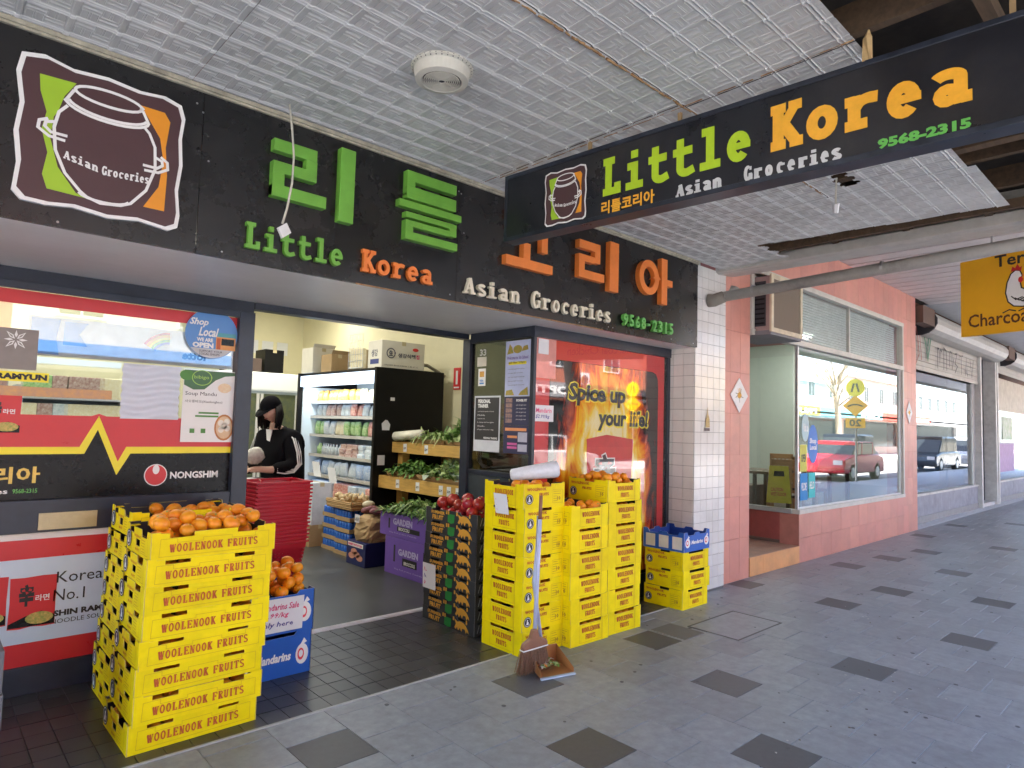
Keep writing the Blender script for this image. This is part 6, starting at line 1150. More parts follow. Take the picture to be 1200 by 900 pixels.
# ============================================================ PINK SHOP
PNK = mat('pink_tile_paint', (.64, .28, .22), .42, var=.09, scale=3, bump=.003, bscale=14, dirt=.2, orand=.08, world=True); PKG = mat('pink_grout', (.42, .16, .12), .8); CRM = mat('window_cream', (.58, .56, .50), .45, var=.08, dirt=.2)
ps_ = thing('pink_shopfront', 'pink tiled shopfront with a large glazed window and entrance recess', 'shopfront', (9.6, 3.6, 0))
part(ps_, 'backing', MB().box(6.278, 3.562, 0, 6.925, 3.8, 4.06).box(12.2, 3.562, 0, 12.93, 3.8, 4.06).box(6.925, 3.562, 3.50, 12.2, 3.8, 4.06).box(8.205, 3.562, 0, 12.2, 3.8, .60), PKG)
pm2 = {}
def ptile(x, z, w_, h_, n=['wall_panel']):
    k = (round(w_, 3), round(h_, 3))
    if k not in pm2: pm2[k] = MB().prism([(0, 0), (w_-.003, 0), (w_-.003, h_-.003), (0, h_-.003)], (0, 0, 0), UX, UZ, .011).mesh('wall_panel', PNK)
    link('wall_panel', pm2[k], ps_, wm(ps_).inverted() @ Matrix.Translation((x, 3.552+random.uniform(0, .0012), z)))
for i in range(3):
    for j in range(9): ptile(6.28+i*.215, j*.45, .215, .45)
for i in range(3):
    for j in range(9): ptile(12.2+i*.243, j*.45, .243, .45)
for i in range(12):
    for j in range(2): ptile(8.205+i*.333, j*.30, .333, .30)
for i in range(24): ptile(6.93+i*.2196, 3.505, .2196, .55)
part(ps_, 'entrance_step', MB().box(6.93, 3.552, 0, 8.2, 5.0, .205), mat('step_base', (.3, .15, .1)))
for i in range(4): part(ps_, 'step_tile', MB().prism([(0, 0), (.314, 0), (.314, .205), (0, .205)], (6.932+i*.317, 3.546, .004), UX, UZ, .006), mat('step_orange', (.68, .34, .14), .45, var=.15, scale=5))
for i in range(4):
    for j in range(4): part(ps_, 'step_tile', MB().box(6.932+i*.317, 3.56+j*.32, .205, 7.244+i*.317, 3.875+j*.32, .212), mat('step_top', (.42, .24, .16), .5, var=.2))
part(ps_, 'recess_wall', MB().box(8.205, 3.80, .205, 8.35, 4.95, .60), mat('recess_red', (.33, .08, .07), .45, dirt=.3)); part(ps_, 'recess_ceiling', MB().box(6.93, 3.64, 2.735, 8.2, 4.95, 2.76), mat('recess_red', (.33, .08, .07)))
fr_ = MB().box(8.17, 3.53, .60, 12.22, 3.63, .655).box(6.94, 3.53, 2.705, 12.22, 3.62, 2.775).box(6.93, 3.53, 3.44, 12.22, 3.62, 3.505).box(6.925, 3.53, 2.775, 6.99, 3.62, 3.44).box(12.14, 3.53, .655, 12.2, 3.62, 2.705).box(12.14, 3.53, 2.775, 12.2, 3.62, 3.44)
part(ps_, 'window_frame', fr_, CRM, bevel=.003); part(ps_, 'mullion', MB().box(9.88, 3.56, 2.775, 9.92, 3.60, 3.44), CRM); part(ps_, 'mullion', MB().box(8.19, 3.56, 2.775, 8.23, 3.60, 3.44), CRM)
part(ps_, 'inner_frame', MB().box(8.19, 3.565, .655, 8.22, 3.60, 2.705).box(8.22, 3.565, .655, 12.14, 3.60, .675).box(12.09, 3.565, .675, 12.14, 3.60, 2.705), ALU)
part(ps_, 'return_sill', MB().box(8.16, 3.63, .60, 8.24, 4.95, .655), ALU)
GLW = glass('cafe_glass', (.72, .77, .75), 1.5, 4.8)
part(ps_, 'window_glass', MB().box(8.22, 3.578, .675, 12.09, 3.584, 2.705), GLW); part(ps_, 'return_glass', MB().box(8.197, 3.63, .655, 8.203, 4.95, 2.735), GLS)
part(ps_, 'transom_glass', MB().box(8.23, 3.578, 2.775, 12.14, 3.584, 3.44).box(6.99, 3.578, 2.775, 8.19, 3.584, 3.44), glass('transom', (.92, .95, .94), 1.5, 1.5))
lv = MB(); [lv.box(6.99, 3.66, 2.79+i*.036, 12.14, 3.664, 2.818+i*.036) for i in range(18)]; part(ps_, 'blind', lv, mat('blind_grey', (.72, .76, .72), .6))
pic = MB()
for k, (x, z, a, b, nm) in enumerate(((6.67, 2.0, .19, .19, 'left'), (12.50, 2.01, .16, .19, 'right'))):
    t = thing('diamond_tile', f'white diamond tile with a floral motif on the {nm} pink pier', 'wall tile', (x, 3.54, z-b)); part(t, 'tile', MB().prism([(x-a, z), (x, z-b), (x+a, z), (x, z+b)], (0, 3.541, 0), UX, UZ, .008), WHT)
    fm = MB(); fm.prism(arc(x, z, .05, .035, 0, 330, 7), (0, 3.5405, 0), UX, UZ, .0004, 0)
    for i in range(9): aa = random.uniform(0, 6.28); fm.stroke([(x+.03*cos(aa), z+.02*sin(aa)), (x+.09*cos(aa+.3), z+.08*sin(aa+.3))], .009, (0, 3.540, 0), UX, UZ, 0, 0, random.choice((0, 1)))
    part(t, 'flower', fm, [mat('flower_yellow', (.75, .4, .02)), mat('stem_grey', (.25, .27, .2))])
ac = thing('air_conditioner', 'rusty box air conditioner in a cream frame above the pink shop entrance', 'air conditioner', (7.4, 3.6, 2.73))
part(ac, 'casing', MB().box(7.01, 3.36, 2.75, 7.78, 3.95, 3.37), mat('casing_pinkgrey', (.35, .25, .24), .6, dirt=.5)); part(ac, 'front_frame', MB().box(6.995, 3.335, 2.73, 7.80, 3.36, 2.78).box(6.995, 3.335, 3.335, 7.80, 3.36, 3.385).box(6.995, 3.335, 2.78, 7.05, 3.36, 3.335).box(7.745, 3.335, 2.78, 7.80, 3.36, 3.335), mat('cream_rusty', (.66, .58, .42), .6, dirt=.4))
part(ac, 'coil', MB().box(7.05, 3.345, 2.78, 7.745, 3.36, 3.335), mat('coil_brown', (.20, .16, .12), .8, stretch=(40, 1, 1)))
for i in range(9): part(ac, 'louvre', MB().box(6.997, 3.42, 2.82+i*.055, 7.01, 3.50, 2.84+i*.055).box(6.997, 3.50, 2.82+i*.055, 7.01, 3.54, 2.84+i*.055), FB)
part(ac, 'side_grille', MB().box(7.0, 3.41, 2.80, 7.01, 3.545, 3.31), CARDIN); part(ac, 'drip_tray', MB().box(7.0, 3.35, 2.70, 7.79, 3.9, 2.748), mat('tray_grey', (.2, .2, .22), .6, dirt=.5))
# cafe interior
for k, (x, y) in enumerate(((9.6, 6.6), (11.6, 5.2))):  # unseen lamps added to brighten the cafe interior
    t = thing('ceiling_lamp_added', 'lit ceiling lamp inside the cafe, added and unseen, '+('over the booth' if k == 0 else 'over the window table'), 'ceiling light', (x, y, 3.40)); part(t, 'diffuser_added', MB().box(x-.6, y-.15, 3.36, x+.6, y+.15, 3.41), TUBE)
    L_ = bpy.data.lights.new('cafe_lamp_added', 'AREA'); L_.shape = 'RECTANGLE'; L_.size = 1.2; L_.size_y = .3; L_.energy = 1.5; L_.color = (.95, 1, .95); o = bpy.data.objects.new('cafe_lamp_added', L_); COL.objects.link(o); o.parent = t; o.location = (0, 0, -.05)

struct('cafe_room', MB().box(6.3, 9.0, 0, 13, 9.1, 3.4).box(6.3, 5.0, 0, 6.4, 9.0, 3.4).box(12.9, 3.8, 0, 13, 9.0, 3.4).box(6.3, 3.8, -.02, 13, 9.0, .0).box(6.3, 3.75, 3.42, 13, 9.0, 3.5).box(6.93, 4.95, .0, 8.2, 5.0, 3.4), mat('cafe_wall', (.58, .63, .56), .7, var=.03))
part(bpy.data.objects['cafe_room'], 'floor_sheet', MB().box(8.2, 3.8, .0, 12.9, 9, .25), mat('cafe_floor', (.14, .10, .08), .4))
CHW = mat('chair_wood', (.42, .22, .09), .45, var=.15, stretch=(1, 1, 6)); DKW = mat('table_dark', (.07, .035, .02), .35)
def table(x, y, lab):
    t = thing('cafe_table', lab, 'table', (x, y, .25)); part(t, 'tabletop', MB().box(x-.45, y-.35, .97, x+.45, y+.35, 1.01), mat('table_brown', (.22, .14, .09), .25), bevel=.004)
    for sx in (-1, 1):
        for sy in (-1, 1): part(t, 'leg', MB().box(x+sx*.38-.025, y+sy*.28-.025, .25, x+sx*.38+.025, y+sy*.28+.025, .97), DKW)
ch = thing('cafe_chair', 'x', 'chair', (0, 0, 0), 0, 'wooden cafe chairs'); part(ch, 'seat', MB().box(-.2, -.2, .42, .2, .2, .46), DKW, local=True, bevel=.004)
for sx in (-1, 1): part(ch, 'leg', MB().box(sx*.18-.018, -.19, 0, sx*.18+.018, -.155, .42), CHW, local=True); part(ch, 'leg', MB().box(sx*.18-.018, .155, 0, sx*.18+.018, .19, .95), CHW, local=True)
part(ch, 'top_rail', MB().box(-.2, .155, .88, .2, .19, .97), CHW, local=True)
for i in range(5): part(ch, 'back_slat', MB().box(-.15+i*.068, .165, .46, -.125+i*.068, .18, .88), CHW, local=True)
index_kids()
for i, (x, y, r, lab) in enumerate(((9.5, 4.35, 2.2, 'wooden chair with slatted back nearest the return glass'), (9.45, 5.6, -.4, 'wooden chair behind the first cafe table'), (10.9, 4.55, 1.57, 'wooden slat-back chair in the middle of the cafe window'), (11.7, 5.4, -1.2, 'wooden chair at the far cafe table'))):
    if i == 0: ch.matrix_basis = TR(x, y, .25, r); ch['label'] = lab
    else: copy_tree(ch, TR(x, y, .25, r), label=lab)
table(10.0, 4.95, 'dark brown cafe table behind the return glass'); table(11.5, 4.6, 'brown cafe table behind the main cafe window')
bn = thing('booth_bench', 'timber booth bench with cream, brown and gold diamond panel', 'bench', (10.2, 6.1, .25)); part(bn, 'rail', MB().box(8.9, 6.0, 1.32, 11.3, 6.12, 1.40), CHW); part(bn, 'panel', MB().box(8.9, 6.04, 1.02, 11.3, 6.1, 1.32), mat('cream_panel', (.66, .62, .5))); part(bn, 'seat', MB().box(8.9, 5.5, .25, 11.3, 6.0, .68), DKW)
dmn = MB(); [dmn.prism([(9.2+i*.32, 1.17), (9.33+i*.32, 1.05), (9.46+i*.32, 1.17), (9.33+i*.32, 1.29)], (0, 6.038, 0), UX, UZ, .001, i % 2) for i in range(6)]; part(bn, 'diamonds', dmn, [mat('diamond_maroon', (.12, .02, .03)), mat('diamond_gold', (.5, .33, .02))])
wf = thing('wet_floor_sign', 'yellow caution wet floor sign behind the cafe return glass', 'caution sign', (8.75, 4.05, .25))
part(wf, 'board', MB().prism([(-.15, 0), (.15, 0), (.11, .36), (.075, .40), (.075, .47), (-.075, .47), (-.075, .40), (-.11, .36)][:0] or [(-.16, 0), (.16, 0), (.12, .50), (-.12, .50)], (8.72, 4.05, .655), (.5, -.86, 0), UZ, .02), mat('caution_yellow', (.70, .62, .03), .4)); part(wf, 'hand_slot', MB().prism([(-.07, .36), (.07, .36), (.06, .43), (-.06, .43)], (8.715, 4.046, .655), (.5, -.86, 0), UZ, .001), CARDIN)
txt(wf, 'CAUTION\nWET FLOOR', REDP, (8.665, 4.14, .75), (.5, -.86, 0), UZ, .2, .11, bold=.02)
pf_ = thing('picture_frame', 'brown picture frame on the pale cafe wall', 'picture', (11.0, 8.9, 2.2)); part(pf_, 'frame', MB().box(15.0-3.2, 8.93, 2.1, 12.55, 8.98, 3.0), mat('frame_brown', (.12, .06, .03))); part(pf_, 'print', MB().box(11.88, 8.925, 2.18, 12.47, 8.93, 2.92), mat('pale_photo', (.4, .42, .4)))
for k, (x, z, w_, h_, c, lab) in enumerate(((8.33, 1.50, .22, .36, (.45, .6, .62), 'pale oval sticker high in the cafe window corner'), (8.52, 1.22, .3, .5, (.08, .22, .6), 'large blue round sticker in the cafe window corner'), (8.28, 1.12, .2, .34, (.6, .58, .1), 'yellow sticker low in the cafe window corner'), (8.28, .76, .22, .34, (.01, .22, .55), 'blue sticker at the foot of the cafe window'), (8.53, .78, .2, .32, (.05, .5, .52), 'turquoise sticker at the foot of the cafe window'))):
    t = thing('window_sticker', lab, 'sticker', (x+w_/2, 3.575, z)); m_ = mat('sticker%d' % k, c); o = part(t, 'print', (MB().prism(arc(x+w_/2, z+h_/2, w_/2, h_/2, 0, 350, 24), (0, 3.574, 0), UX, UZ, .001) if k < 2 else MB().box(x, 3.573, z, x+w_, 3.574, z+h_)), m_); txt(t, ['Visit us', 'Shop\nLocal', 'OPEN', 'WELCOME', 'HELLO'][k], WHT if k != 2 else INKK, (x+w_*.15, 3.572, z+h_*.35), UX, UZ, w_*.7, h_*.3, bold=.03)
lo = thing('window_lettering', 'faint reversed grey lettering high at the right of the cafe window', 'lettering', (11.6, 3.6, 2.4)); txt(lo, 'SEPOL', mat('ghost_grey', (.35, .40, .40)), (11.35, 3.60, 2.40), UX, UZ, .6, .12)
# pipe ------------------------------------------------------------------
pi_ = thing('drain_pipe', 'long grey drain pipe running out under the awnings', 'pipe', (6.0, 3.4, 2.9)); PIPE = mat('pipe_grey', (.42, .41, .38), .6, var=.1, scale=12, dirt=.4)
part(pi_, 'pipe', MB().tube([(6.0, 3.38, 2.965), (6.0, .9, 3.058), (6.0, -1.8, 3.15)], .052, 16), PIPE, smooth=True); part(pi_, 'elbow', MB().tube([(5.93, 3.50, 2.93), (5.95, 3.44, 2.93), (6.0, 3.36, 2.967)], [.066, .064, .060], 14), mat('pipe_dark', (.22, .2, .17), .8), smooth=True); part(pi_, 'branch', MB().tube([(6.0, 3.27, 2.97), (6.02, 3.25, 3.05)], .045, 12), PIPE, smooth=True)
for a in (3.05, 1.9, .8): part(pi_, 'clip', MB().tube([(6.0, a, 2.975+(3.38-a)*.0375), (6.0, a-.02, 2.976+(3.38-a)*.0375)], .056, 14), STEEL)
# second awning ------------------------------------------------------------
PLK = mat('plank_paint', (.68, .63, .62), .55, var=.06, dirt=.12); nb = struct('next_awning_ceiling', MB().box(6.5, -1.25, 4.085, 44, 3.72, 4.14), mat('roof_iron', (.035, .028, .022)))
for i in range(44): part(nb, 'plank', MB().box(6.56+i*.165, -1.24, 4.05+.006*(i % 2), 6.697+i*.165, 3.56, 4.08), PLK)
part(nb, 'far_planks', MB().box(13.85, -1.24, 4.06, 44, 3.70, 4.08), mat('plank_sheet_grey', (.5, .5, .52), .6))['kind'] = 'stuff'  # far awning lining as one plain grey sheet
part(nb, 'edge_board', MB().prism([(6.07, 3.25), (6.12, 3.235), (6.42, 3.26), (6.46, 3.30), (6.46, 3.34), (6.07, 3.34)], (0, -1.3, 0), UX, UZ, 4.8), mat('edge_white', (.52, .50, .46), .5, dirt=.2), bevel=.006); part(nb, 'edge_riser', MB().box(6.47, -1.3, 3.30, 6.52, 3.55, 4.06), mat('edge_white', (.52, .50, .46)))
part(nb, 'front_fascia', MB().box(6.5, -1.3, 3.95, 44, -1.25, 4.3), mat('awning_fascia', (.45, .44, .42)))
# charcoal chicken sign --------------------------------------------------------
cs2 = thing('yellow_sign', 'yellow hanging sign with a white hen and dark lettering', 'sign', (8, 1.6, 2.65)); CU = Vector((-.32, -.947, 0)).normalized(); C0 = Vector((8.0, 1.78, 0)); CN_ = CU.cross(Vector(UZ))
cyl = mat('sign_amber', (.82, .42, .01), .4, var=.03); part(cs2, 'panel', MB().prism([(0, 2.652), (2.0, 2.652), (2.0, 3.437), (0, 3.437)], C0, CU, UZ, .05), cyl, bevel=.003)
for a in (.3, 1.5): part(cs2, 'hanger', MB().tube([C0-CN_*.025+CU*a+Vector((0, 0, 3.43)), C0-CN_*.025+CU*a+Vector((0, 0, 4.06))], .012, 6), STEEL)
co = C0+CN_*.002; 
def cz(z): return Vector((0, 0, z))
txt(cs2, 'Charcoal Chicken', mat('maroon_ink', (.10, .03, .01)), co+CU*.075+cz(2.735), CU, UZ, 1.16, .135, bold=.015); txt(cs2, 'Ter', INKK, co+CU*.335+cz(3.31), CU, UZ, .27, .12, bold=.02)
co_k = co; co = co-CU*.14
hn_ = MB(); hp = [(.66, 3.25), (.62, 3.22), (.585, 3.14), (.57, 3.04), (.59, 2.95), (.64, 2.90), (.72, 2.885), (.82, 2.90), (.9, 2.98), (.95, 3.1), (.87, 3.04), (.78, 3.03), (.71, 3.07), (.70, 3.14), (.72, 3.19), (.70, 3.24)]
hn_.prism(hp, co+CN_*.001, CU, UZ, .0008, 1); hn_.stroke(hp, .012, co+CN_*.002, CU, UZ, 0, 0, 0, closed=True); hn_.prism([(.62, 3.24), (.635, 3.29), (.66, 3.27), (.68, 3.31), (.70, 3.27), (.72, 3.28), (.71, 3.235), (.66, 3.25)], co+CN_*.003, CU, UZ, .0005, 2); hn_.prism(arc(.705, 3.15, .022, .03, 0, 330, 8), co+CN_*.003, CU, UZ, .0005, 2)
hn_.prism([(.72, 3.2), (.76, 3.185), (.72, 3.175)], co+CN_*.003, CU, UZ, .0005, 3)
for a, b in ((.60, .66), (.74, .80)): hn_.stroke([(a-.06, 2.845), (a, 2.87), (b, 2.85)], .012, co+CN_*.002, CU, UZ)
for i in range(5): hn_.stroke([(.62+.03*i, 3.0-.02*i), (.66+.03*i, 2.96-.01*i), (.72+.03*i, 2.98)], .01, co+CN_*.0035, CU, UZ)
hn_.stroke(arc(1.0, 2.9, .1, .04, 60, 170, 8), .012, co+CN_*.002, CU, UZ)
co = co_k
part(cs2, 'hen_print', hn_, [INKK, WHT, REDP, ORA])
# roller-shutter shops ---------------------------------------------------------
GRW = mat('grey_rendered', (.30, .31, .36), .6, var=.2, scale=5, dirt=.3); SHU = mat('shutter_white', (.42, .40, .36), .45, var=.08, dirt=.3); GRT = mat('graffiti_dark', (.05, .045, .05)); POST = mat('post_white', (.60, .59, .56), .5, dirt=.3)
def shutter_shop(x0, x1, lab, drop, door):
    t = thing('shutter_shop', lab, 'shopfront', ((x0+x1)/2, 3.8, 0)); xd = x1-1.5 if door else x1
    part(t, 'base_wall', MB().box(x0, 3.79, 0, xd, 3.95, .50), GRW); part(t, 'kerb_course', MB().box(x0, 3.775, 0, xd, 3.79, .12), mat('course', (.3, .3, .3))); part(t, 'sill', MB().box(x0, 3.77, .50, xd, 3.95, .54), POST)
    part(t, 'post', MB().box(x0, 3.70, 0, x0+.14, 3.95, 3.9), POST); part(t, 'post', MB().box(xd-.12, 3.70, 0, xd, 3.95, 3.6), POST); part(t, 'post', MB().box(x1-.12, 3.70, 0, x1, 3.95, 3.6), POST)
    part(t, 'window_glass', MB().box(x0+.14, 3.84, .54, xd-.12, 3.846, 2.9), GLW); part(t, 'window_frame', MB().box(x0+.14, 3.82, .54, x0+.2, 3.86, 2.9).box(xd-.32, 3.82, .54, xd-.12, 3.86, 2.9), ALU)
    part(t, 'window_display', MB().box(x0+.2, 4.5, .54, xd-.32, 4.55, 1.15), mat('display_blue', (.06, .16, .45), .5, col2=(.2, .3, .6), scale=3))
    n = int((3.72-drop)/.09); 
    for i in range(n): part(t, 'shutter_slat', MB().tbox(x0+.14, -.0, 0, x0+.15, .01, .01, .001) if False else MB().prism([(0, 0), (xd-.12-x0-.14, 0), (xd-.12-x0-.14, .084), (0, .084)], (x0+.14, 3.76+.003*(i % 2), drop+i*.09), UX, UZ, .02), SHU)
    P = [(.0, .23), (.10, .20), (.18, .14), (.23, .05), (.23, -.05), (.18, -.14), (.10, -.20), (0, -.23), (-.15, -.23), (-.15, .23)]
    part(t, 'shutter_box', MB().prism(P, (x0+.75, 3.66, 3.74), (0, -1, 0), UZ, x1-x0-.8), SHU, bevel=.004); part(t, 'box_end', MB().prism([(a*1.06, b*1.06) for a, b in P], (x0+.70, 3.66, 3.74), (0, -1, 0), UZ, .05), mat('box_end_black', (.03, .03, .035), .7)); part(t, 'box_bracket', MB().box(x0, 3.45, 3.62, x0+.70, 3.62, 3.93), mat('bracket_brown', (.12, .07, .05), .7))
    if door:
        part(t, 'door_reveal', MB().box(xd, 4.4, 0, x1-.12, 4.45, 3.6).box(x1-.14, 3.95, 0, x1-.12, 4.4, 3.6), mat('reveal_tile', (.10, .10, .11), .3))
        for i in range(12): part(t, 'tile_joint', MB().box(xd, 4.392, .3*i, x1-.14, 4.399, .3*i+.012), mat('joint_pale', (.25, .25, .25)))
        part(t, 'threshold', MB().box(xd, 3.75, 0, x1-.12, 4.4, .08), POST); part(t, 'notice', MB().box(xd+.05, 3.745, 2.55, xd+.2, 3.75, 3.0), mat('notice_yellow', (.7, .6, .3)))
    return t
s1 = shutter_shop(13.0, 19.9, 'grey shop with half-lowered graffitied roller shutter beside the pink shop', 2.86, True)
gr = MB(); R_ = random.Random(4)
def scrib(x, z, pts, m=0, w=.035): gr.stroke([(x+a, z+b) for a, b in pts], w, (0, 3.738, 0), UX, UZ, 0, 0, m)
scrib(13.5, 2.95, [(0, .55), (.15, .7), (.3, .2), (.1, 0), (.35, .6), (.45, .1)], 1); scrib(14.1, 3.0, [(0, .6), (.25, .1), (.5, .62), (.35, .65), (.25, .35)], 2, .06)
for i, P in enumerate(([(0, 0), (0, .4), (.1, .4), (.15, .1), (.2, .4), (.3, .35)], [(0, .0), (.02, .45), (.2, .4), (.22, 0)], [(0, .1), (.05, .42), (.2, .4), (.2, .05), (.35, .3)], [(0, .4), (.18, .42), (.02, .2), (.2, .15), (.0, 0)], [(.1, 0), (.1, .4), (0, .4), (.25, .42)], [(0, 0), (.1, .4), (.2, 0), (.05, .15)], [(0, .4), (.15, .0), (.3, .4)])): scrib(15.0+i*.42, 2.98, P, 0)
part(s1, 'graffiti', gr, [GRT, mat('graffiti_red', (.35, .08, .06)), mat('graffiti_green', (.05, .2, .12))])
s2 = shutter_shop(20.0, 27.5, 'shop with posters and white shutter box beyond the dark doorway', 3.3, False); part(s2, 'posters', MB().box(20.6, 3.83, .75, 22.6, 3.835, 1.5, 0).box(20.5, 3.83, 2.35, 24.5, 3.835, 3.2, 1).box(21.2, 3.83, 1.6, 22.4, 3.835, 2.2, 2), [mat('poster_mauve', (.45, .3, .5)), mat('poster_tan', (.35, .3, .22), .5, col2=(.55, .5, .4), scale=5), mat('poster_white', (.6, .6, .55), .5, col2=(.3, .45, .2), scale=8)])
s3 = shutter_shop(27.6, 36, 'farthest shop with a white shutter box at the right edge', 3.2, False)
struct('back_rooms', MB().box(13.1, 6.5, 0, 36, 6.6, 4).box(13.1, 3.95, -.02, 36, 6.5, 0), mat('dim_room', (.14, .13, .13), .8))
# ============================================================ OPPOSITE SIDE OF THE STREET (seen mirrored in the windows)
def opp(x0, x1, h_, col, lab, awn, words, gap):
    t = thing('street_building', lab, 'building', ((x0+x1)/2, -14, 0)); m_ = mat('opp_%g' % x0, col, .8, var=.15, scale=3, bump=.01)
    part(t, 'wall', MB().box(x0, -24, 2.9, x1, -14, h_).box(x0, -24, 0, x0+.4, -14, 2.9).box(x1-.4, -24, 0, x1, -14, 2.9).box(x0+.4, -24, 0, x1-.4, -14.0, .6).box(x0+.4, -24, .6, x1-.4, -16, 2.9), m_)
    part(t, 'parapet', MB().box(x0-.05, -14.15, h_, x1+.05, -13.85, h_+.3), mat('parapet_pale', (.5, .48, .44)))
    part(t, 'awning', MB().box(x0, -13.99, 3.0, x1, -10.9, 3.15).box(x0, -10.95, 2.85, x1, -10.9, 3.45), mat('awn_%g' % x0, awn, .6)); part(t, 'shop_glass', MB().box(x0+.4, -14.3, .6, x1-.4, -14.29, 2.9), mat('opp_glass', (.03, .04, .045), .08))
    txt(t, words, WHT, (x1-.6, -10.895, 2.95), (-1, 0, 0), UZ, min(x1-x0-1.2, 4), .35, bold=.04)
    n = max(2, int((x1-x0)/gap))
    for i in range(n):
        a = x0+(i+.5)*(x1-x0)/n; f = part(t, 'window', MB().box(a-.65, -14.0, 4.5, a+.65, -13.96, 6.0), WHT); link('pane', MB().box(a-.57, -13.955, 4.57, a-.03, -13.95, 5.93).box(a+.03, -13.955, 4.57, a+.57, -13.95, 5.93).mesh('pane', mat('opp_glass', (.03, .04, .045))), f, wm(f).inverted())
    return t
OB = [(-30, -18, 7.5, (.5, .47, .4), 'cream two-storey shop opposite with a green awning', (.08, .2, .1), 'CHEMIST'), (-18, -8, 7.2, (.33, .10, .06), 'red brick shop opposite with a white awning', (.6, .6, .58), 'BAKERY'), (-8, 2, 8, (.42, .09, .06), 'bright red painted building opposite the grocery', (.6, .58, .5), 'NEWS'), (2, 12, 7, (.55, .5, .42), 'sandstone coloured building opposite with a blue awning', (.08, .25, .55), 'BANK'), (12, 21, 7.6, (.30, .33, .36), 'grey rendered building opposite', (.25, .25, .26), 'OPTICAL'), (21, 33, 7.8, (.40, .13, .08), 'brick building opposite with dark awning reading South', (.05, .05, .06), 'SOUTH St.'), (33, 45, 6.0, (.6, .56, .5), 'pale building opposite with a yellow awning', (.8, .6, .05), 'FRUIT'), (45, 57, 5.6, (.55, .6, .62), 'pale blue building opposite with a turquoise awning', (.15, .5, .6), 'CAFE'), (57, 72, 6.6, (.62, .5, .4), 'tan building opposite with a red sign board', (.6, .08, .05), 'KEBAB'), (72, 95, 6, (.6, .58, .55), 'long white building at the far end opposite', (.5, .5, .5), 'HOTEL')]
for x0, x1, h_, c, lab, aw, wd in OB: opp(x0, x1, h_, c, lab, aw, wd, 3.1)
ac2 = thing('wall_unit', 'white air conditioning unit on the brick building opposite', 'air conditioner', (24.3, -13.8, 3.6)); part(ac2, 'casing', MB().box(23.8, -13.95, 3.6, 24.8, -13.6, 4.3), WHT); part(ac2, 'fan', MB().prism(arc(24.45, 3.95, .25, .25, 0, 340, 16), (0, -13.595, 0), (1, 0, 0), UZ, -.004), CARDIN)
def car(name, lab, x, y, rz, col, L=4.4, suv=False):
    t = thing(name, lab, 'car', (x, y, -.126), rz); pm_ = mat('paint_'+name+lab[:8], col, .18, .2, var=.03, spec=.7); h_ = 1.75 if suv else 1.45; W_ = .9; r = .36 if suv else .32
    low = [(-L/2, .35), (-L/2+.05, .85), (-L/2+.9, .98), (L/2-.15, .98 if suv else .9), (L/2, .75), (L/2-.02, .33)]
    b = MB(); n = 9; secs = [(-1, .86, 0), (-.97, .95, .0), (-.5, 1, 0), (.5, 1, 0), (.97, .95, 0), (1, .86, 0)]
    b.prism(low[::-1], (0, W_, 0), UX, UZ, 2*W_ if 0 else -2*W_) if False else None
    for s, k in ((1, 1),):
        P = [(-L/2+.03, .28), (-L/2, .55), (-L/2+.06, .82), (-L/2+1.05, .98), (L/2-.75, 1.0), (L/2-.08, .90), (L/2, .6), (L/2-.03, .28)]
        b.prism(P, (0, -W_, 0), UX, UZ, 2*W_)
    part(t, 'body', b, pm_, local=True, bevel=.06)
    G_ = [(-L/2+1.0, .95), (-L/2+1.65, h_-.05), (-L/2+2.0, h_), (L/2-1.0+(.5 if suv else 0), h_), (L/2-.75+(.45 if suv else 0), h_-.08), (L/2-.45+(.2 if suv else 0), .97)]
    part(t, 'windows', MB().prism(G_, (0, -W_+.13, 0), UX, UZ, 2*W_-.26), mat('car_glass', (.02, .025, .03), .05), local=True, bevel=.05)
    part(t, 'roof', MB().box(-L/2+1.75, -W_+.16, h_-.03, L/2-1.0+(.4 if suv else 0), W_-.16, h_+.02), pm_, local=True, bevel=.02)
    for a in (-L/2+1.55, -.05, L/2-1.0): part(t, 'pillar', MB().prism([(a, .96), (a+.07, .96), (a+.09, h_), (a+.02, h_)], (0, -W_+.12, 0), UX, UZ, 2*W_-.24), pm_, local=True)
    for sx in (-1, 1):
        for sy in (-1, 1):
            w_ = part(t, 'wheel', MB().lathe((sx*(L/2-.82), sy*(W_-.10), r), [(r, -.1), (r, .1)], 22, ax=(0, 1, 0)), mat('tyre', (.02, .02, .02), .8), local=True); link('rim', MB().lathe((sx*(L/2-.82), sy*(W_-.10), r), [(r*.62, -.115), (r*.62, .115)], 16, ax=(0, 1, 0)).mesh('rim', ALU), w_)
        part(t, 'headlight' if sx < 0 else 'tail_light', MB().box(sx*(L/2-.04)-.05, -W_+.08, .62, sx*(L/2-.04)+.05, -W_+.4, .78).box(sx*(L/2-.04)-.05, W_-.4, .62, sx*(L/2-.04)+.05, W_-.08, .78), mat('lamp_clear', (.7, .7, .7), .1) if sx < 0 else mat('lamp_red', (.5, .02, .02), .2), local=True)
    part(t, 'number_plate', MB().box(L/2-.02, -.2, .45, L/2+.03, .2, .57), mat('plate_cream', (.7, .65, .3)), local=True)
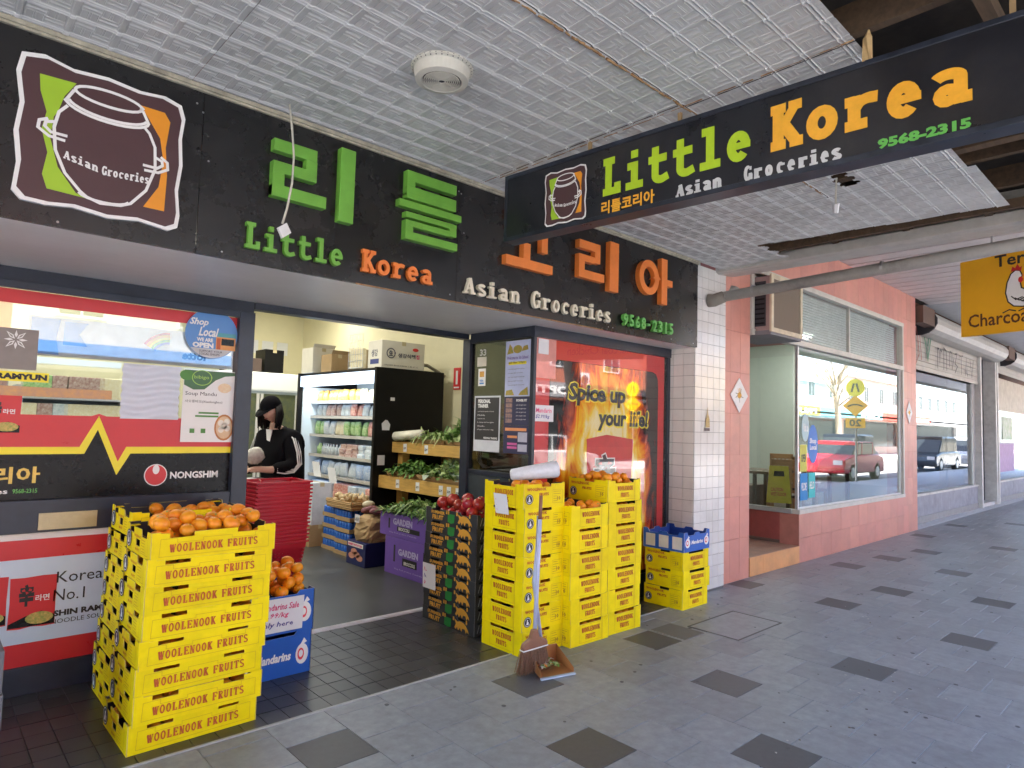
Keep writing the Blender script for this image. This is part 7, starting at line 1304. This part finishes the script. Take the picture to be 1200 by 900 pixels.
car('parked_car', 'bright red hatchback parked at the near kerb beyond the crossing', 27.3, -3.0, 0, (.6, .02, .04), 4.2); car('parked_car', 'black four wheel drive parked far along the near kerb', 39.5, -2.6, 0, (.015, .016, .02), 4.6, True); car('moving_car', 'dark blue wagon passing behind the red hatchback', 35.5, -5.9, 0, (.02, .03, .06), 4.5, True); car('parked_car', 'navy four wheel drive parked across the street far away', 56, -7.6, pi, (.02, .03, .07), 4.7, True); car('parked_car', 'white sedan parked across the street near the brick shop', 15, -7.5, pi, (.7, .7, .7), 4.5); car('parked_car', 'silver sedan at the far kerb opposite the grocery', 4, -7.5, pi, (.4, .41, .43), 4.5); car('parked_car', 'white wagon parked behind the black four wheel drive', 46, -2.6, 0, (.65, .65, .66), 4.5, True)
def xsign(x, y, lab):
    t = thing('crossing_sign', lab, 'traffic sign', (x, y, 0)); part(t, 'pole', MB().tube([(x, y, -.1), (x, y, 3.6)], .035, 8), STEEL); Y_ = mat('sign_yellow', (.85, .75, .0), .4); P_ = mat('sign_orange', (.85, .45, .0), .4)
    mb = MB(); u = (0, 1, 0); mb.prism(arc(0, 3.25, .31, .31, 0, 345, 24), (x-.05, y, 0), u, UZ, .01, 0).prism([(0, 2.25), (.42, 2.62), (0, 2.99), (-.42, 2.62)], (x-.05, y, 0), u, UZ, .01, 1).prism([(-.32, 1.85), (.32, 1.85), (.32, 2.2), (-.32, 2.2)], (x-.05, y, 0), u, UZ, .01, 1)
    mb.stroke([(-.12, 3.1), (-.04, 3.4)], .07, (x-.062, y, 0), (0, -1, 0), UZ, 0, 0, 2); mb.stroke([(.12, 3.1), (.04, 3.4)], .07, (x-.062, y, 0), (0, -1, 0), UZ, 0, 0, 2); mb.stroke([(-.25, 2.6), (-.08, 2.66), (.08, 2.66), (.25, 2.6)], .05, (x-.062, y, 0), (0, -1, 0), UZ, 0, 0, 2)
    part(t, 'plates', mb, [Y_, P_, INKK]); txt(t, '20', INKK, (x-.064, y+.2, 1.9), (0, -1, 0), UZ, .4, .25, bold=.03)
xsign(24.2, -1.35, 'yellow pedestrian crossing sign on the near kerb'); xsign(22.2, -8.95, 'yellow pedestrian crossing sign on the far kerb')
BARK = mat('bark', (.24, .18, .12), .9, col2=(.42, .36, .28), scale=6, bump=.03, bscale=14)
def tree(x, y, h_, lab, full=True, seed=1):
    R_ = random.Random(seed); t = thing('street_tree', lab, 'tree', (x, y, 0)); tr = MB(); tr.tube([(x, y, -.1), (x+.1, y, 1.2), (x-.1, y+.05, 2.6), (x-.35, y, 4.0), (x-.3, y, 5.4)], [.27, .21, .18, .15, .09], 10); lf = MB()
    for i in range(16):
        a = R_.uniform(0, 6.28); z0 = R_.uniform(2.6, 5.2); e = Vector((x-.2+cos(a)*h_*.3*R_.uniform(.5, 1.1), y+sin(a)*h_*.3*R_.uniform(.5, 1.1), z0+h_*R_.uniform(.15, .38))); p = Vector((x-.25, y, z0)); tr.tube([p, (p+e)/2+Vector((0, 0, .25)), e], [.07, .045, .015], 5)
        for k in range(4): q = e+Vector((R_.uniform(-.7, .7), R_.uniform(-.7, .7), R_.uniform(-.2, .8))); tr.tube([(p+e*2)/3, q], [.02, .006], 4)
        if full:
            for k in range(150): q = e+Vector((R_.gauss(0, .6), R_.gauss(0, .6), R_.gauss(0, .45))); lf.leaf(q, (R_.uniform(-1, 1), R_.uniform(-1, 1), R_.uniform(-.5, .5)), .2, .13, R_.choice((0, 0, 1)))
    part(t, 'trunk', tr, BARK, smooth=True)
    if full: part(t, 'crown', lf, [LEAF, DG])['kind'] = 'stuff'
tree(10.6, -1.9, 6, 'leafy street tree at the near kerb opposite the display window', True, 2); tree(30, -9.2, 6, 'bare street tree on the far kerb beside the crossing', False, 3); tree(44, -9.4, 6, 'bare street tree farther along the far kerb', False, 5); tree(-6, -9.4, 7, 'leafy street tree on the far kerb to the left', True, 7)
